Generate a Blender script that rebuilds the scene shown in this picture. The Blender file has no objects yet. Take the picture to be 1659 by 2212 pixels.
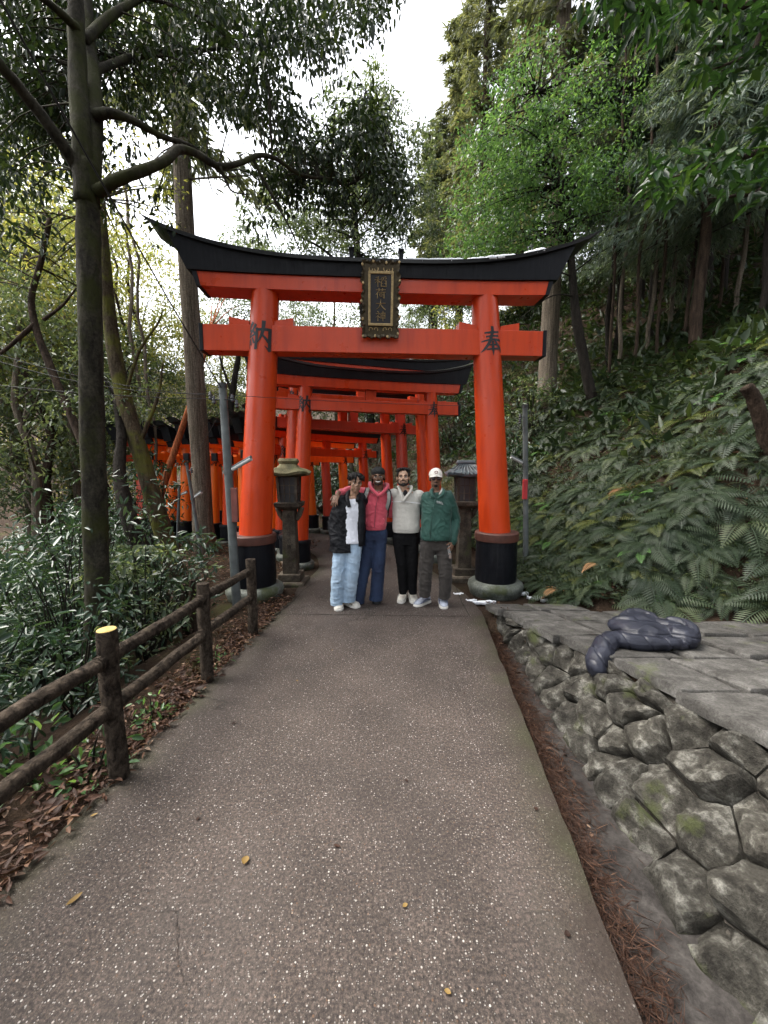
import bpy, bmesh, math, random
import numpy as np
from mathutils import Vector, Matrix, noise as mnoise
random.seed(7)
rng = np.random.default_rng(7)
R = math.radians
scene = bpy.context.scene
COL = scene.collection

# ------------------------------------------------------------------ camera, sky, sun, exposure
CAM_H, PITCH, FPX = 1.75, R(6.2), 833.0          # eye height, downward tilt, focal length for a frame 2212 units tall
cd = bpy.data.cameras.new('camera')
cam = bpy.data.objects.new('camera', cd); COL.objects.link(cam)
cam.location = (0, 0, CAM_H); cam.rotation_euler = (R(90) - PITCH, 0, 0)
cd.sensor_fit = 'VERTICAL'; cd.sensor_height = 34.6; cd.lens = 34.6 * FPX / 2212.0
cd.clip_start = 0.05; cd.clip_end = 600
scene.camera = cam

SUN_EL, SUN_AZ = R(58), R(-78)                    # azimuth from +Y towards +X
world = bpy.data.worlds.new('World'); scene.world = world; world.use_nodes = True
wn, wl = world.node_tree.nodes, world.node_tree.links
wn.clear()
wo = wn.new('ShaderNodeOutputWorld'); bg = wn.new('ShaderNodeBackground')
sky = wn.new('ShaderNodeTexSky'); sky.sky_type = 'NISHITA'; sky.sun_disc = False
sky.sun_elevation = SUN_EL; sky.sun_rotation = SUN_AZ; sky.dust_density = 4.0; sky.air_density = 1.0; sky.ozone_density = 1.0
hs = wn.new('ShaderNodeHueSaturation'); hs.inputs['Saturation'].default_value = 0.22; hs.inputs['Value'].default_value = 1.0
bg.inputs['Strength'].default_value = 0.15
wl.new(sky.outputs[0], hs.inputs['Color']); wl.new(hs.outputs[0], bg.inputs['Color']); wl.new(bg.outputs[0], wo.inputs[0])

sd = bpy.data.lights.new('sun', 'SUN'); sd.energy = 1.5; sd.angle = R(40); sd.color = (1.0, 0.93, 0.82)
sun = bpy.data.objects.new('sun', sd); COL.objects.link(sun)
sdir = Vector((math.sin(SUN_AZ) * math.cos(SUN_EL), math.cos(SUN_AZ) * math.cos(SUN_EL), math.sin(SUN_EL)))
sun.rotation_euler = sdir.to_track_quat('Z', 'Y').to_euler(); sun.location = (-20, 10, 30)

scene.view_settings.view_transform = 'Standard'; scene.view_settings.look = 'None'
scene.view_settings.exposure = 2.1; scene.view_settings.gamma = 1.0; scene.view_settings.use_curve_mapping = False
scene.cycles.use_denoising = True
scene.cycles.use_adaptive_sampling = True; scene.cycles.adaptive_threshold = 0.02
scene.cycles.max_bounces = 5; scene.cycles.diffuse_bounces = 2; scene.cycles.glossy_bounces = 2
scene.cycles.transmission_bounces = 5; scene.cycles.transparent_max_bounces = 6
scene.cycles.sample_clamp_indirect = 6.0

# ------------------------------------------------------------------ helpers
def ray(u, v):
    yc = (1106 - v) / FPX
    return Vector(((u - 829.5) / FPX, math.cos(PITCH) + math.sin(PITCH) * yc, -math.sin(PITCH) + math.cos(PITCH) * yc))
def P(u, v, Y):                                   # the world point seen at (u, v) at distance Y
    d = ray(u, v); t = Y / d.y
    return Vector((d.x * t, Y, CAM_H + d.z * t))
def PZ(u, v, z=0.0):
    d = ray(u, v); t = (z - CAM_H) / d.z
    return Vector((d.x * t, d.y * t, z))
def lerp(a, b, t): return a + (b - a) * t
def sstep(a, b, x):
    t = min(1, max(0, (x - a) / (b - a))); return t * t * (3 - 2 * t)
def interp(x, xs, ys): return float(np.interp(x, xs, ys))
def fbm(x, y, z=0.0, o=3): return mnoise.fractal(Vector((x, y, z)), 1.0, 2.0, o)

def smooth_path(pts, n):
    pts = [Vector(p) for p in pts]
    out = []
    m = len(pts)
    for i in range(n):
        f = i / (n - 1) * (m - 1); k = min(int(f), m - 2); t = f - k
        p0 = pts[max(k - 1, 0)]; p1 = pts[k]; p2 = pts[k + 1]; p3 = pts[min(k + 2, m - 1)]
        out.append(0.5 * ((2 * p1) + (p2 - p0) * t + (2 * p0 - 5 * p1 + 4 * p2 - p3) * t * t + (3 * p1 - p0 - 3 * p2 + p3) * t ** 3))
    return out

class MB:
    """collects shapes for one mesh"""
    def __init__(s): s.v = []; s.f = []; s.m = []; s.cur = 0
    def add(s, vs, fs):
        o = len(s.v); s.v.extend([tuple(p) for p in vs]); s.f.extend([tuple(i + o for i in f) for f in fs]); s.m.extend([s.cur] * len(fs))
        return s
    def box(s, c, size, mat=None):
        hx, hy, hz = size[0] / 2, size[1] / 2, size[2] / 2
        vs = [Vector((x * hx, y * hy, z * hz)) for z in (-1, 1) for y in (-1, 1) for x in (-1, 1)]
        c = Vector(c)
        vs = [(mat @ p if mat else p) + c for p in vs]
        return s.add(vs, [(0, 2, 3, 1), (4, 5, 7, 6), (0, 1, 5, 4), (2, 6, 7, 3), (0, 4, 6, 2), (1, 3, 7, 5)])
    def hexa(s, b, t):                              # 4 bottom points, 4 top points, anticlockwise
        return s.add(list(b) + list(t), [(3, 2, 1, 0), (4, 5, 6, 7), (0, 1, 5, 4), (1, 2, 6, 5), (2, 3, 7, 6), (3, 0, 4, 7)])
    def rings(s, rings, cap=True, closed=True):
        n = len(rings[0]); vs = [p for r in rings for p in r]; fs = []
        for i in range(len(rings) - 1):
            for j in range(n if closed else n - 1):
                k = (j + 1) % n
                fs.append((i * n + j, i * n + k, (i + 1) * n + k, (i + 1) * n + j))
        if cap and closed:
            fs.append(tuple(range(n - 1, -1, -1))); fs.append(tuple((len(rings) - 1) * n + j for j in range(n)))
        return s.add(vs, fs)
    def tube(s, pts, rad, n=8, cap=True, jit=0.0, seed=0):
        pts = [Vector(p) for p in pts]; L = len(pts)
        if not hasattr(rad, '__len__'): rad = [rad] * L
        rr = []
        t0 = (pts[1] - pts[0]).normalized()
        a = t0.orthogonal().normalized()
        for i in range(L):
            t = (pts[min(i + 1, L - 1)] - pts[max(i - 1, 0)])
            t = t.normalized() if t.length > 1e-9 else t0
            a = (a - t * a.dot(t)); a = a.normalized() if a.length > 1e-6 else t.orthogonal().normalized()
            b = t.cross(a)
            ring = []
            for j in range(n):
                w = 2 * math.pi * j / n
                r = rad[i]
                if jit: r *= 1 + jit * mnoise.noise(Vector((math.cos(w) * 1.7 + seed, math.sin(w) * 1.7, i * 0.7 + seed * 3)))
                ring.append(pts[i] + (a * math.cos(w) + b * math.sin(w)) * r)
            rr.append(ring)
        return s.rings(rr, cap)
    def lathe(s, prof, c=(0, 0, 0), n=24, sx=1, sy=1, cap=True):
        c = Vector(c)
        return s.rings([[c + Vector((math.cos(2 * math.pi * j / n) * r * sx, math.sin(2 * math.pi * j / n) * r * sy, z)) for j in range(n)] for r, z in prof], cap)
    def ball(s, c, r, n=10, m=7, mat=None):
        if not hasattr(r, '__len__'): r = (r, r, r)
        c = Vector(c); rr = []
        for i in range(1, m):
            p = math.pi * i / m
            ring = []
            for j in range(n):
                w = 2 * math.pi * j / n
                q = Vector((math.sin(p) * math.cos(w) * r[0], math.sin(p) * math.sin(w) * r[1], -math.cos(p) * r[2]))
                ring.append((mat @ q if mat else q) + c)
            rr.append(ring)
        o = len(s.v)
        s.rings(rr, cap=False)
        bot = Vector((0, 0, -r[2])); top = Vector((0, 0, r[2]))
        b = (mat @ bot if mat else bot) + c; t = (mat @ top if mat else top) + c
        k = len(s.v); s.v += [tuple(b), tuple(t)]
        last = o + (m - 2) * n
        for j in range(n):
            s.f.append((k, o + (j + 1) % n, o + j)); s.f.append((k + 1, last + j, last + (j + 1) % n)); s.m += [s.cur, s.cur]
        return s
    def mesh(s, name):
        me = bpy.data.meshes.new(name); me.from_pydata(s.v, [], s.f); me.update()
        return me
    def build(s, name, mats, parent=None, smooth=False, sharp=None, bevel=0):
        me = s.mesh(name)
        if not isinstance(mats, (list, tuple)): mats = [mats]
        for m in mats: me.materials.append(m)
        if len(mats) > 1: me.polygons.foreach_set('material_index', s.m)
        o = link(name, me, parent)
        if bevel:
            b = o.modifiers.new('bevel', 'BEVEL'); b.width = bevel; b.segments = 2; b.limit_method = 'ANGLE'; b.angle_limit = R(40)
        if smooth: shade(me, sharp)
        return o

def shade(me, sharp=None):
    me.polygons.foreach_set('use_smooth', [True] * len(me.polygons))
    if sharp: me.set_sharp_from_angle(angle=R(sharp))
    me.update()
def link(name, me, parent=None):
    o = bpy.data.objects.new(name, me); COL.objects.link(o)
    if parent: o.parent = parent
    return o
def empty(name, loc=(0, 0, 0), rz=0.0):
    o = bpy.data.objects.new(name, None); COL.objects.link(o); o.location = loc; o.rotation_euler = (0, 0, rz); o.empty_display_size = 0.1
    return o
def tag(o, label=None, cat=None, group=None, kind=None):
    if label: o['label'] = label
    if cat: o['category'] = cat
    if group: o['group'] = group
    if kind: o['kind'] = kind
    return o
def fast_mesh(name, V, F, mat, tint=None, smooth=False):
    """numpy arrays to a mesh; F is (n,3) or (n,4); tint one value per face"""
    V = np.asarray(V, np.float32).reshape(-1, 3); F = np.asarray(F, np.int32); k = F.shape[1]
    me = bpy.data.meshes.new(name)
    me.vertices.add(len(V)); me.vertices.foreach_set('co', V.ravel())
    me.loops.add(F.size); me.loops.foreach_set('vertex_index', F.ravel())
    me.polygons.add(len(F)); me.polygons.foreach_set('loop_start', np.arange(len(F), dtype=np.int32) * k)
    if smooth: me.polygons.foreach_set('use_smooth', np.ones(len(F), bool))
    if tint is not None:
        at = me.attributes.new('tint', 'FLOAT', 'FACE'); at.data.foreach_set('value', np.asarray(tint, np.float32))
    me.update(calc_edges=True); me.materials.append(mat)
    return me

# ------------------------------------------------------------------ materials
class NT:
    def __init__(s, name):
        s.mat = bpy.data.materials.new(name); s.mat.use_nodes = True
        s.n = s.mat.node_tree.nodes; s.l = s.mat.node_tree.links
        s.b = s.n['Principled BSDF']; s.out = s.n['Material Output']
    def new(s, t, **kw):
        o = s.n.new(t)
        for k, v in kw.items(): setattr(o, k, v)
        return o
    def link(s, a, b): s.l.new(a, b)
    def coords(s, kind='Object', scale=None):
        tc = s.new('ShaderNodeTexCoord'); o = tc.outputs[kind]
        if kind == 'World': pass
        if scale:
            mp = s.new('ShaderNodeMapping'); mp.inputs['Scale'].default_value = scale; s.link(o, mp.inputs[0]); o = mp.outputs[0]
        return o
    def pos(s, scale=None):
        g = s.new('ShaderNodeNewGeometry'); o = g.outputs['Position']
        if scale:
            mp = s.new('ShaderNodeMapping'); mp.inputs['Scale'].default_value = scale; s.link(o, mp.inputs[0]); o = mp.outputs[0]
        return o
    def noise(s, vec, scale, detail=4, rough=0.55, dist=0.0):
        t = s.new('ShaderNodeTexNoise'); t.inputs['Scale'].default_value = scale; t.inputs['Detail'].default_value = detail
        t.inputs['Roughness'].default_value = rough; t.inputs['Distortion'].default_value = dist
        if vec is not None: s.link(vec, t.inputs['Vector'])
        return t.outputs['Fac']
    def ramp(s, fac, stops, interp='LINEAR'):
        r = s.new('ShaderNodeValToRGB'); r.color_ramp.interpolation = interp
        e = r.color_ramp.elements
        while len(e) > 1: e.remove(e[0])
        for i, (p, c) in enumerate(stops):
            x = e[0] if i == 0 else e.new(p)
            x.position = p; x.color = (*c, 1) if len(c) == 3 else c
        s.link(fac, r.inputs[0]); return r.outputs[0]
    def mix(s, fac, a, b, mode='MIX'):
        m = s.new('ShaderNodeMix'); m.data_type = 'RGBA'; m.blend_type = mode
        for inp, val in ((m.inputs[0], fac), (m.inputs[6], a), (m.inputs[7], b)):
            if hasattr(val, 'is_linked'): s.link(val, inp)
            elif isinstance(val, (int, float)): inp.default_value = val
            else: inp.default_value = (*val, 1)
        return m.outputs[2]
    def math(s, op, a, b=0.5):
        m = s.new('ShaderNodeMath'); m.operation = op
        for inp, val in ((m.inputs[0], a), (m.inputs[1], b)):
            if hasattr(val, 'is_linked'): s.link(val, inp)
            else: inp.default_value = val
        return m.outputs[0]
    def bump(s, h, strength=0.4, dist=0.01):
        b = s.new('ShaderNodeBump'); b.inputs['Strength'].default_value = strength; b.inputs['Distance'].default_value = dist
        s.link(h, b.inputs['Height']); s.link(b.outputs[0], s.b.inputs['Normal']); return b
    def base(s, c):
        if hasattr(c, 'is_linked'): s.link(c, s.b.inputs['Base Color'])
        else: s.b.inputs['Base Color'].default_value = (*c, 1)
        return s
    def rough(s, r):
        if hasattr(r, 'is_linked'): s.link(r, s.b.inputs['Roughness'])
        else: s.b.inputs['Roughness'].default_value = r
        return s

def mat_simple(name, col, rough=0.6, var=0.25, scale=6.0, bump=0.0, bscale=60, metal=0.0, stretch=None, spec=0.5):
    t = NT(name); p = t.coords('Object', stretch)
    n = t.noise(p, scale, 5)
    lo = tuple(c * (1 - var) for c in col); hi = tuple(min(1, c * (1 + var)) for c in col)
    t.base(t.ramp(n, [(0.3, lo), (0.7, hi)])).rough(rough)
    t.b.inputs['Metallic'].default_value = metal; t.b.inputs['Specular IOR Level'].default_value = spec
    if bump: t.bump(t.noise(p, bscale, 4), bump, 0.01)
    return t.mat

def mat_vermilion(name, col, dark):
    t = NT(name); p = t.coords('Object')
    n = t.noise(t.coords('Object', (6, 6, 0.8)), 1.6, 6, 0.6)
    c = t.ramp(n, [(0.25, dark), (0.5, col), (0.75, tuple(min(1, x * 1.12) for x in col))])
    g = t.noise(p, 14, 6, 0.7)
    c = t.mix(t.ramp(g, [(0.62, (0, 0, 0)), (0.78, (0.5, 0.5, 0.5))]), c, tuple(x * 0.55 + 0.01 for x in dark))
    st = t.noise(t.coords('Object', (22, 22, 0.5)), 1.3, 5, 0.7)
    c = t.mix(t.ramp(st, [(0.64, (0, 0, 0)), (0.76, (0.22,) * 3)]), c, tuple(min(1, x * 0.9 + 0.10) for x in col))
    c = t.mix(t.ramp(st, [(0.26, (0.35,) * 3), (0.33, (0, 0, 0))]), c, tuple(x * 0.35 for x in dark))
    t.base(c); t.rough(t.ramp(t.noise(p, 5, 3), [(0.3, (0.26,) * 3), (0.7, (0.42,) * 3)]))
    t.b.inputs['Specular IOR Level'].default_value = 0.45
    t.bump(t.noise(t.coords('Object', (12, 12, 1)), 3, 5), 0.15, 0.006)
    return t.mat

M = {}
M['vermilion'] = mat_vermilion('vermilion_paint', (0.54, 0.049, 0.007), (0.42, 0.032, 0.006))
M['vermilion_lit'] = mat_vermilion('vermilion_paint_lit', (0.86, 0.165, 0.012), (0.74, 0.115, 0.010))  # same vermilion lifted to orange: daylight on the far gates put into the colour
M['vermilion_pink'] = mat_vermilion('vermilion_paint_pink', (0.54, 0.075, 0.042), (0.42, 0.050, 0.028))  # pinker version of the vermilion
def black_paint():
    t = NT('black_lacquer'); p = t.coords('Object')
    n = t.noise(t.coords('Object', (8, 8, 1)), 3, 6, 0.65)
    t.base(t.ramp(n, [(0.35, (0.0025, 0.003, 0.005)), (0.6, (0.006, 0.007, 0.010)), (0.85, (0.022, 0.021, 0.020))]))
    t.rough(t.ramp(t.noise(p, 9, 3), [(0.3, (0.35,) * 3), (0.7, (0.62,) * 3)])); t.bump(n, 0.4, 0.01); t.b.inputs['Specular IOR Level'].default_value = 0.22
    return t.mat
M['black'] = black_paint()
def roof_mat():
    t = NT('roof_copper_dark'); n = t.noise(t.coords('Object', (1, 14, 14)), 2, 5)
    t.base(t.ramp(n, [(0.3, (0.004, 0.005, 0.007)), (0.7, (0.014, 0.015, 0.018))])).rough(0.28); t.b.inputs['Specular IOR Level'].default_value = 0.5
    return t.mat
M['roof'] = roof_mat()
M['ring'] = mat_simple('brown_band', (0.085, 0.030, 0.020), 0.6, 0.3, 9)
M['ink'] = mat_simple('black_ink', (0.008, 0.008, 0.010), 0.5, 0.1)
def gold(name, c, metal=.6):
    t = NT(name); n = t.noise(t.coords('Object'), 30, 4)
    t.base(t.ramp(n, [(0.3, tuple(x * 0.5 for x in c)), (0.7, c)])).rough(0.42); t.b.inputs['Metallic'].default_value = metal
    return t.mat
M['gold'] = gold('aged_gold', (0.55, 0.40, 0.19), .2); M['bronze'] = gold('aged_bronze', (0.085, 0.066, 0.038))
M['plaque'] = mat_simple('plaque_black', (0.018, 0.017, 0.02), 0.5, 0.2)

def stone_mat(name, c1, c2, c3, sc=6, moss=None, bump=0.7, rough=0.85):
    t = NT(name); p = t.pos()
    a = t.noise(p, sc, 8, 0.65); b = t.noise(p, sc * 9, 4, 0.7)
    c = t.ramp(a, [(0.36, c1), (0.52, c2), (0.68, c3)])
    oi = t.new('ShaderNodeObjectInfo'); c = t.mix(1.0, c, t.ramp(oi.outputs['Random'], [(0, (.72,) * 3), (1, (1.22,) * 3)]), 'MULTIPLY')
    c = t.mix(0.7, c, t.ramp(b, [(0.3, (0.25, 0.25, 0.25)), (0.7, (0.85, 0.85, 0.85))]), 'OVERLAY')
    if moss:
        g = t.noise(p, 3.1, 5, 0.6)
        c = t.mix(t.ramp(g, [(moss, (0, 0, 0)), (moss + 0.1, (0.75, 0.75, 0.75))]), c, (0.055, 0.065, 0.022))
    t.base(c).rough(rough); t.b.inputs['Specular IOR Level'].default_value = 0.2; t.bump(t.math('ADD', a, t.math('MULTIPLY', b, 0.35)), bump, 0.02)
    return t.mat
M['stone'] = stone_mat('rubble_stone', (0.014, 0.0125, 0.010), (0.043, 0.040, 0.033), (0.155, 0.15, 0.132), 12, 0.58, 1.0)
M['slab'] = stone_mat('paving_stone', (0.036, 0.034, 0.031), (0.064, 0.061, 0.056), (0.105, 0.101, 0.094), 8, 0.60, 0.8)
M['basestone'] = stone_mat('base_stone', (0.045, 0.052, 0.045), (0.095, 0.105, 0.092), (0.17, 0.18, 0.155), 5, 0.54, 0.3, 0.5)
M['lantern'] = stone_mat('lantern_stone', (0.030, 0.024, 0.018), (0.064, 0.052, 0.039), (0.105, 0.09, 0.07), 6, 0.6, 0.5)
M['lantern_moss'] = stone_mat('lantern_roof_moss', (0.045, 0.042, 0.024), (0.10, 0.09, 0.048), (0.18, 0.165, 0.10), 6, 0.55, 0.5)
M['concrete'] = stone_mat('gutter_concrete', (0.014, 0.012, 0.011), (0.028, 0.025, 0.023), (0.055, 0.050, 0.046), 5, None, 0.7)
M['mortar'] = stone_mat('mortar', (0.016, 0.014, 0.011), (0.034, 0.030, 0.025), (0.060, 0.053, 0.045), 9, None, 0.8)

def path_mat():
    t = NT('exposed_aggregate_asphalt'); p = t.pos()
    base = t.ramp(t.noise(p, 2.2, 6, 0.6), [(0.3, (0.035, 0.0272, 0.0235)), (0.7, (0.066, 0.0520, 0.0450))])
    fine = t.noise(p, 75, 5, 0.8)
    c = t.mix(1.0, base, t.ramp(fine, [(0.36, (0.25,) * 3), (0.5, (1.0,) * 3), (0.64, (2.6, 2.5, 2.4))]), 'MULTIPLY')
    hts = t.math('MULTIPLY', fine, 0.8)
    for sc, thr, prob, cols in ((80, 0.34, 0.50, [(0, (0.045, 0.035, 0.028)), (0.35, (0.10, 0.08, 0.065)), (0.6, (0.16, 0.135, 0.115)), (0.8, (0.55, 0.52, 0.48)), (0.86, (0.13, 0.075, 0.045)), (1, (0.06, 0.045, 0.036))]),
                                (150, 0.38, 0.45, [(0, (0.028, 0.022, 0.019)), (0.4, (0.085, 0.068, 0.057)), (0.7, (0.15, 0.13, 0.11)), (0.85, (0.45, 0.43, 0.40)), (1, (0.05, 0.038, 0.03))]),
                                (44, 0.13, 0.88, [(0, (0.62, 0.60, 0.57)), (0.6, (0.34, 0.22, 0.12)), (1, (0.62, 0.60, 0.58))])):
        vo = t.new('ShaderNodeTexVoronoi'); vo.inputs['Scale'].default_value = sc; t.link(p, vo.inputs['Vector'])
        sep = t.new('ShaderNodeSeparateColor'); t.link(vo.outputs['Color'], sep.inputs[0])
        near = t.ramp(vo.outputs['Distance'], [(thr * 0.75, (1, 1, 1)), (thr, (0, 0, 0))])
        on = t.ramp(sep.outputs[0], [(prob, (0, 0, 0)), (prob + 0.02, (1, 1, 1))])
        f = t.math('MULTIPLY', near, on)
        c = t.mix(f, c, t.ramp(sep.outputs[1], cols))
        hts = t.math('ADD', hts, t.math('MULTIPLY', f, 0.35))
    worn = t.noise(p, 0.9, 5, .6)
    c = t.mix(t.ramp(worn, [(0.48, (0, 0, 0)), (0.75, (0.62,) * 3)]), c, (0.024, 0.019, 0.0165))
    pale = t.noise(t.pos((1.6, .5, 1)), 1.1, 5, .6)
    c = t.mix(t.ramp(pale, [(0.52, (0, 0, 0)), (0.8, (0.45,) * 3)]), c, (0.095, 0.080, 0.071))
    at = t.new('ShaderNodeAttribute'); at.attribute_name = 'edge'
    ed = t.math('ADD', at.outputs['Fac'], t.math('MULTIPLY', t.math('SUBTRACT', t.noise(p, 5, 6, .7), .5), .35))
    c = t.mix(t.ramp(ed, [(0.0, (0.85,) * 3), (0.16, (0.25,) * 3), (0.30, (0, 0, 0))]), c, t.ramp(t.noise(p, 3, 4), [(.4, (0.026, 0.018, 0.013)), (.65, (0.030, 0.031, 0.012))]))
    vo = t.new('ShaderNodeTexVoronoi'); vo.feature = 'DISTANCE_TO_EDGE'; vo.inputs['Scale'].default_value = .55
    mp = t.new('ShaderNodeVectorMath'); mp.operation = 'ADD'; nz = t.new('ShaderNodeTexNoise'); nz.inputs['Scale'].default_value = 2.2; nz.inputs['Detail'].default_value = 6; t.link(p, nz.inputs['Vector']); t.link(nz.outputs['Color'], mp.inputs[0]); t.link(p, mp.inputs[1]); t.link(mp.outputs[0], vo.inputs['Vector'])
    ck = t.math('MULTIPLY', t.ramp(vo.outputs['Distance'], [(0.0, (1, 1, 1)), (0.006, (0, 0, 0))]), t.ramp(t.noise(p, .8, 2), [(.5, (0, 0, 0)), (.56, (1, 1, 1))]))
    c = t.mix(t.math('MULTIPLY', ck, .8), c, (0.018, 0.014, 0.012)); hts = t.math('SUBTRACT', hts, t.math('MULTIPLY', ck, .8))
    t.base(c).rough(t.ramp(worn, [(0.35, (0.8,) * 3), (0.7, (0.6,) * 3)])); t.b.inputs['Specular IOR Level'].default_value = 0.3; t.bump(hts, 0.9, 0.010)
    return t.mat
M['path'] = path_mat()
def soil_mat():
    t = NT('forest_soil'); p = t.pos()
    a = t.noise(p, 1.1, 7, 0.65); b = t.noise(p, 40, 5, 0.75)
    c = t.ramp(a, [(0.25, (0.012, 0.008, 0.005)), (0.5, (0.032, 0.021, 0.014)), (0.75, (0.062, 0.042, 0.028))])
    c = t.mix(0.8, c, t.ramp(b, [(0.35, (0.15,) * 3), (0.65, (0.85,) * 3)]), 'OVERLAY')
    g = t.noise(p, 0.75, 5, 0.6)
    c = t.mix(t.ramp(g, [(0.55, (0, 0, 0)), (0.7, (0.65,) * 3)]), c, (0.045, 0.05, 0.015))
    t.base(c).rough(0.95); t.b.inputs['Specular IOR Level'].default_value = 0.1; t.bump(t.math('ADD', b, a), 0.9, 0.03)
    return t.mat
M['soil'] = soil_mat()
M['needles'] = mat_simple('fallen_needles', (0.075, 0.030, 0.018), 0.9, 0.5, 3)

def bark_mat(name, c1, c2, moss=0.6, stretch=(9, 9, 1.2), mosscol=(0.07, 0.075, 0.02), bump=0.8):
    t = NT(name); p = t.coords('Object', stretch)
    a = t.noise(p, 2.2, 8, 0.7, 0.6); q = t.pos()
    c = t.ramp(a, [(0.38, c1), (0.62, c2)])
    c = t.mix(0.6, c, t.ramp(t.noise(q, 38, 5, .7), [(.35, (.2,) * 3), (.65, (.8,) * 3)]), 'OVERLAY')
    g = t.noise(q, 3.0, 6, 0.65)
    c = t.mix(t.ramp(g, [(moss, (0, 0, 0)), (min(0.99, moss + 0.14), (0.8,) * 3)]), c, mosscol)
    t.base(c).rough(0.95); t.b.inputs['Specular IOR Level'].default_value = 0.12; t.bump(a, bump, 0.06)
    return t.mat
M['bark_dark'] = bark_mat('bark_dark_mossy', (0.0140, 0.0126, 0.0098), (0.0420, 0.0385, 0.0280), 0.46, (5, 5, 2), (0.0280, 0.0315, 0.0091), 0.45)
M['bark_cedar'] = bark_mat('bark_cedar', (0.0638, 0.0510, 0.0390), (0.1800, 0.1500, 0.1162), 0.66, (14, 14, 0.7))
M['bark_moss'] = bark_mat('bark_green_moss', (0.0280, 0.0208, 0.0128), (0.0800, 0.0624, 0.0400), 0.46, (9, 9, 1.2), (0.0880, 0.0920, 0.0160))
M['bark_brown'] = bark_mat('bark_brown', (0.0165, 0.0112, 0.0083), (0.0600, 0.0420, 0.0300), 0.66)
M['bark_black'] = bark_mat('bark_black', (0.0105, 0.0090, 0.0075), (0.0300, 0.0255, 0.0210), 0.72)
M['bark_red'] = bark_mat('bark_red_pine', (0.15, 0.045, 0.02), (0.40, 0.13, 0.055), 0.8)
M['log'] = bark_mat('fence_log', (0.016, 0.012, 0.009), (0.085, 0.066, 0.050), 0.62, (9, 9, 5), (0.075, 0.066, 0.036), 1.0)
M['log_end'] = mat_simple('cut_log_end', (0.36, 0.26, 0.085), 0.9, 0.45, 26)

def leaf_mat(name, cols, trans=0.35, rough=0.38, spec=0.6, tmul=1.6):
    t = NT(name)
    at = t.new('ShaderNodeAttribute'); at.attribute_name = 'tint'
    oi = t.new('ShaderNodeObjectInfo')
    f = t.math('ADD', t.math('MULTIPLY', at.outputs['Fac'], 0.8), t.math('MULTIPLY', oi.outputs['Random'], 0.2))
    c = t.ramp(f, cols)
    t.base(c).rough(rough); t.b.inputs['Specular IOR Level'].default_value = spec * 0.38
    tr = t.new('ShaderNodeBsdfTranslucent')
    g = t.new('ShaderNodeGamma'); g.inputs[1].default_value = 1.0; t.link(c, g.inputs[0])
    mul = t.mix(1.0, g.outputs[0], (tmul * 1.15, tmul * 1.1, tmul * 0.55), 'MULTIPLY'); t.link(mul, tr.inputs[0])
    mx = t.new('ShaderNodeMixShader'); mx.inputs[0].default_value = trans
    t.link(t.b.outputs[0], mx.inputs[1]); t.link(tr.outputs[0], mx.inputs[2]); t.link(mx.outputs[0], t.out.inputs[0])
    return t.mat
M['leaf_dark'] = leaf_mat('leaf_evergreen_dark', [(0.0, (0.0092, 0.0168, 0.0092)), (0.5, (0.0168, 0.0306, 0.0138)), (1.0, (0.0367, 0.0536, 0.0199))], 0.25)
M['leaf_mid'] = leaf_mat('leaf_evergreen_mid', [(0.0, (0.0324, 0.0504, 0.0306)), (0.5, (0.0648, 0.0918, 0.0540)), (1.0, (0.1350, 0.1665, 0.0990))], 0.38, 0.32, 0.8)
M['leaf_bright'] = leaf_mat('leaf_bright_green', [(0.0, (0.0315, 0.0675, 0.0288)), (0.5, (0.0585, 0.1215, 0.0468)), (1.0, (0.1170, 0.1890, 0.0675))], 0.42, 0.3, 0.9)
M['leaf_yellow'] = leaf_mat('leaf_yellow_green', [(0.0, (0.060, 0.085, 0.030)), (0.5, (0.135, 0.150, 0.055)), (1.0, (0.30, 0.28, 0.12))], 0.5)
M['leaf_shrub'] = leaf_mat('leaf_glossy_shrub', [(0.0, (0.0130, 0.0288, 0.0180)), (0.5, (0.0252, 0.0504, 0.0302)), (1.0, (0.0540, 0.0864, 0.0490))], 0.22, 0.27, 0.9)
M['leaf_cedar'] = leaf_mat('needle_cedar', [(0.0, (0.0467, 0.0561, 0.0340)), (0.5, (0.0935, 0.1105, 0.0638)), (1.0, (0.1615, 0.1615, 0.0935))], 0.35, 0.55)
M['leaf_cypress'] = leaf_mat('needle_cypress', [(0.0, (0.0340, 0.0561, 0.0425)), (0.5, (0.0723, 0.1062, 0.0808)), (1.0, (0.1445, 0.1785, 0.1403))], 0.35, 0.45)
M['leaf_near'] = leaf_mat('leaf_near_branch', [(0.0, (0.0080, 0.0208, 0.0088)), (0.6, (0.0176, 0.0448, 0.0144)), (1.0, (0.0520, 0.0960, 0.0240))], 0.35, 0.33, 0.7)
M['fern'] = leaf_mat('fern_frond', [(0.0, (0.0175, 0.0304, 0.0175)), (0.6, (0.0386, 0.0573, 0.0304)), (1.0, (0.0878, 0.1082, 0.0556))], 0.3, 0.4, 0.6)
M['fern_yellow'] = leaf_mat('fern_frond_yellowed', [(0.0, (0.0432, 0.0612, 0.0144)), (0.6, (0.0792, 0.0936, 0.0252)), (1.0, (0.1368, 0.1368, 0.0432))], 0.35, 0.42)
M['fern_bright'] = leaf_mat('fern_frond_fresh', [(0.0, (0.04, 0.10, 0.025)), (0.6, (0.075, 0.17, 0.04)), (1.0, (0.13, 0.25, 0.08))], 0.35, 0.4)
M['fern_dead'] = leaf_mat('fern_frond_dead', [(0.0, (0.20, 0.10, 0.05)), (0.6, (0.36, 0.20, 0.10)), (1.0, (0.50, 0.33, 0.18))], 0.2, 0.7, 0.3)
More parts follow.
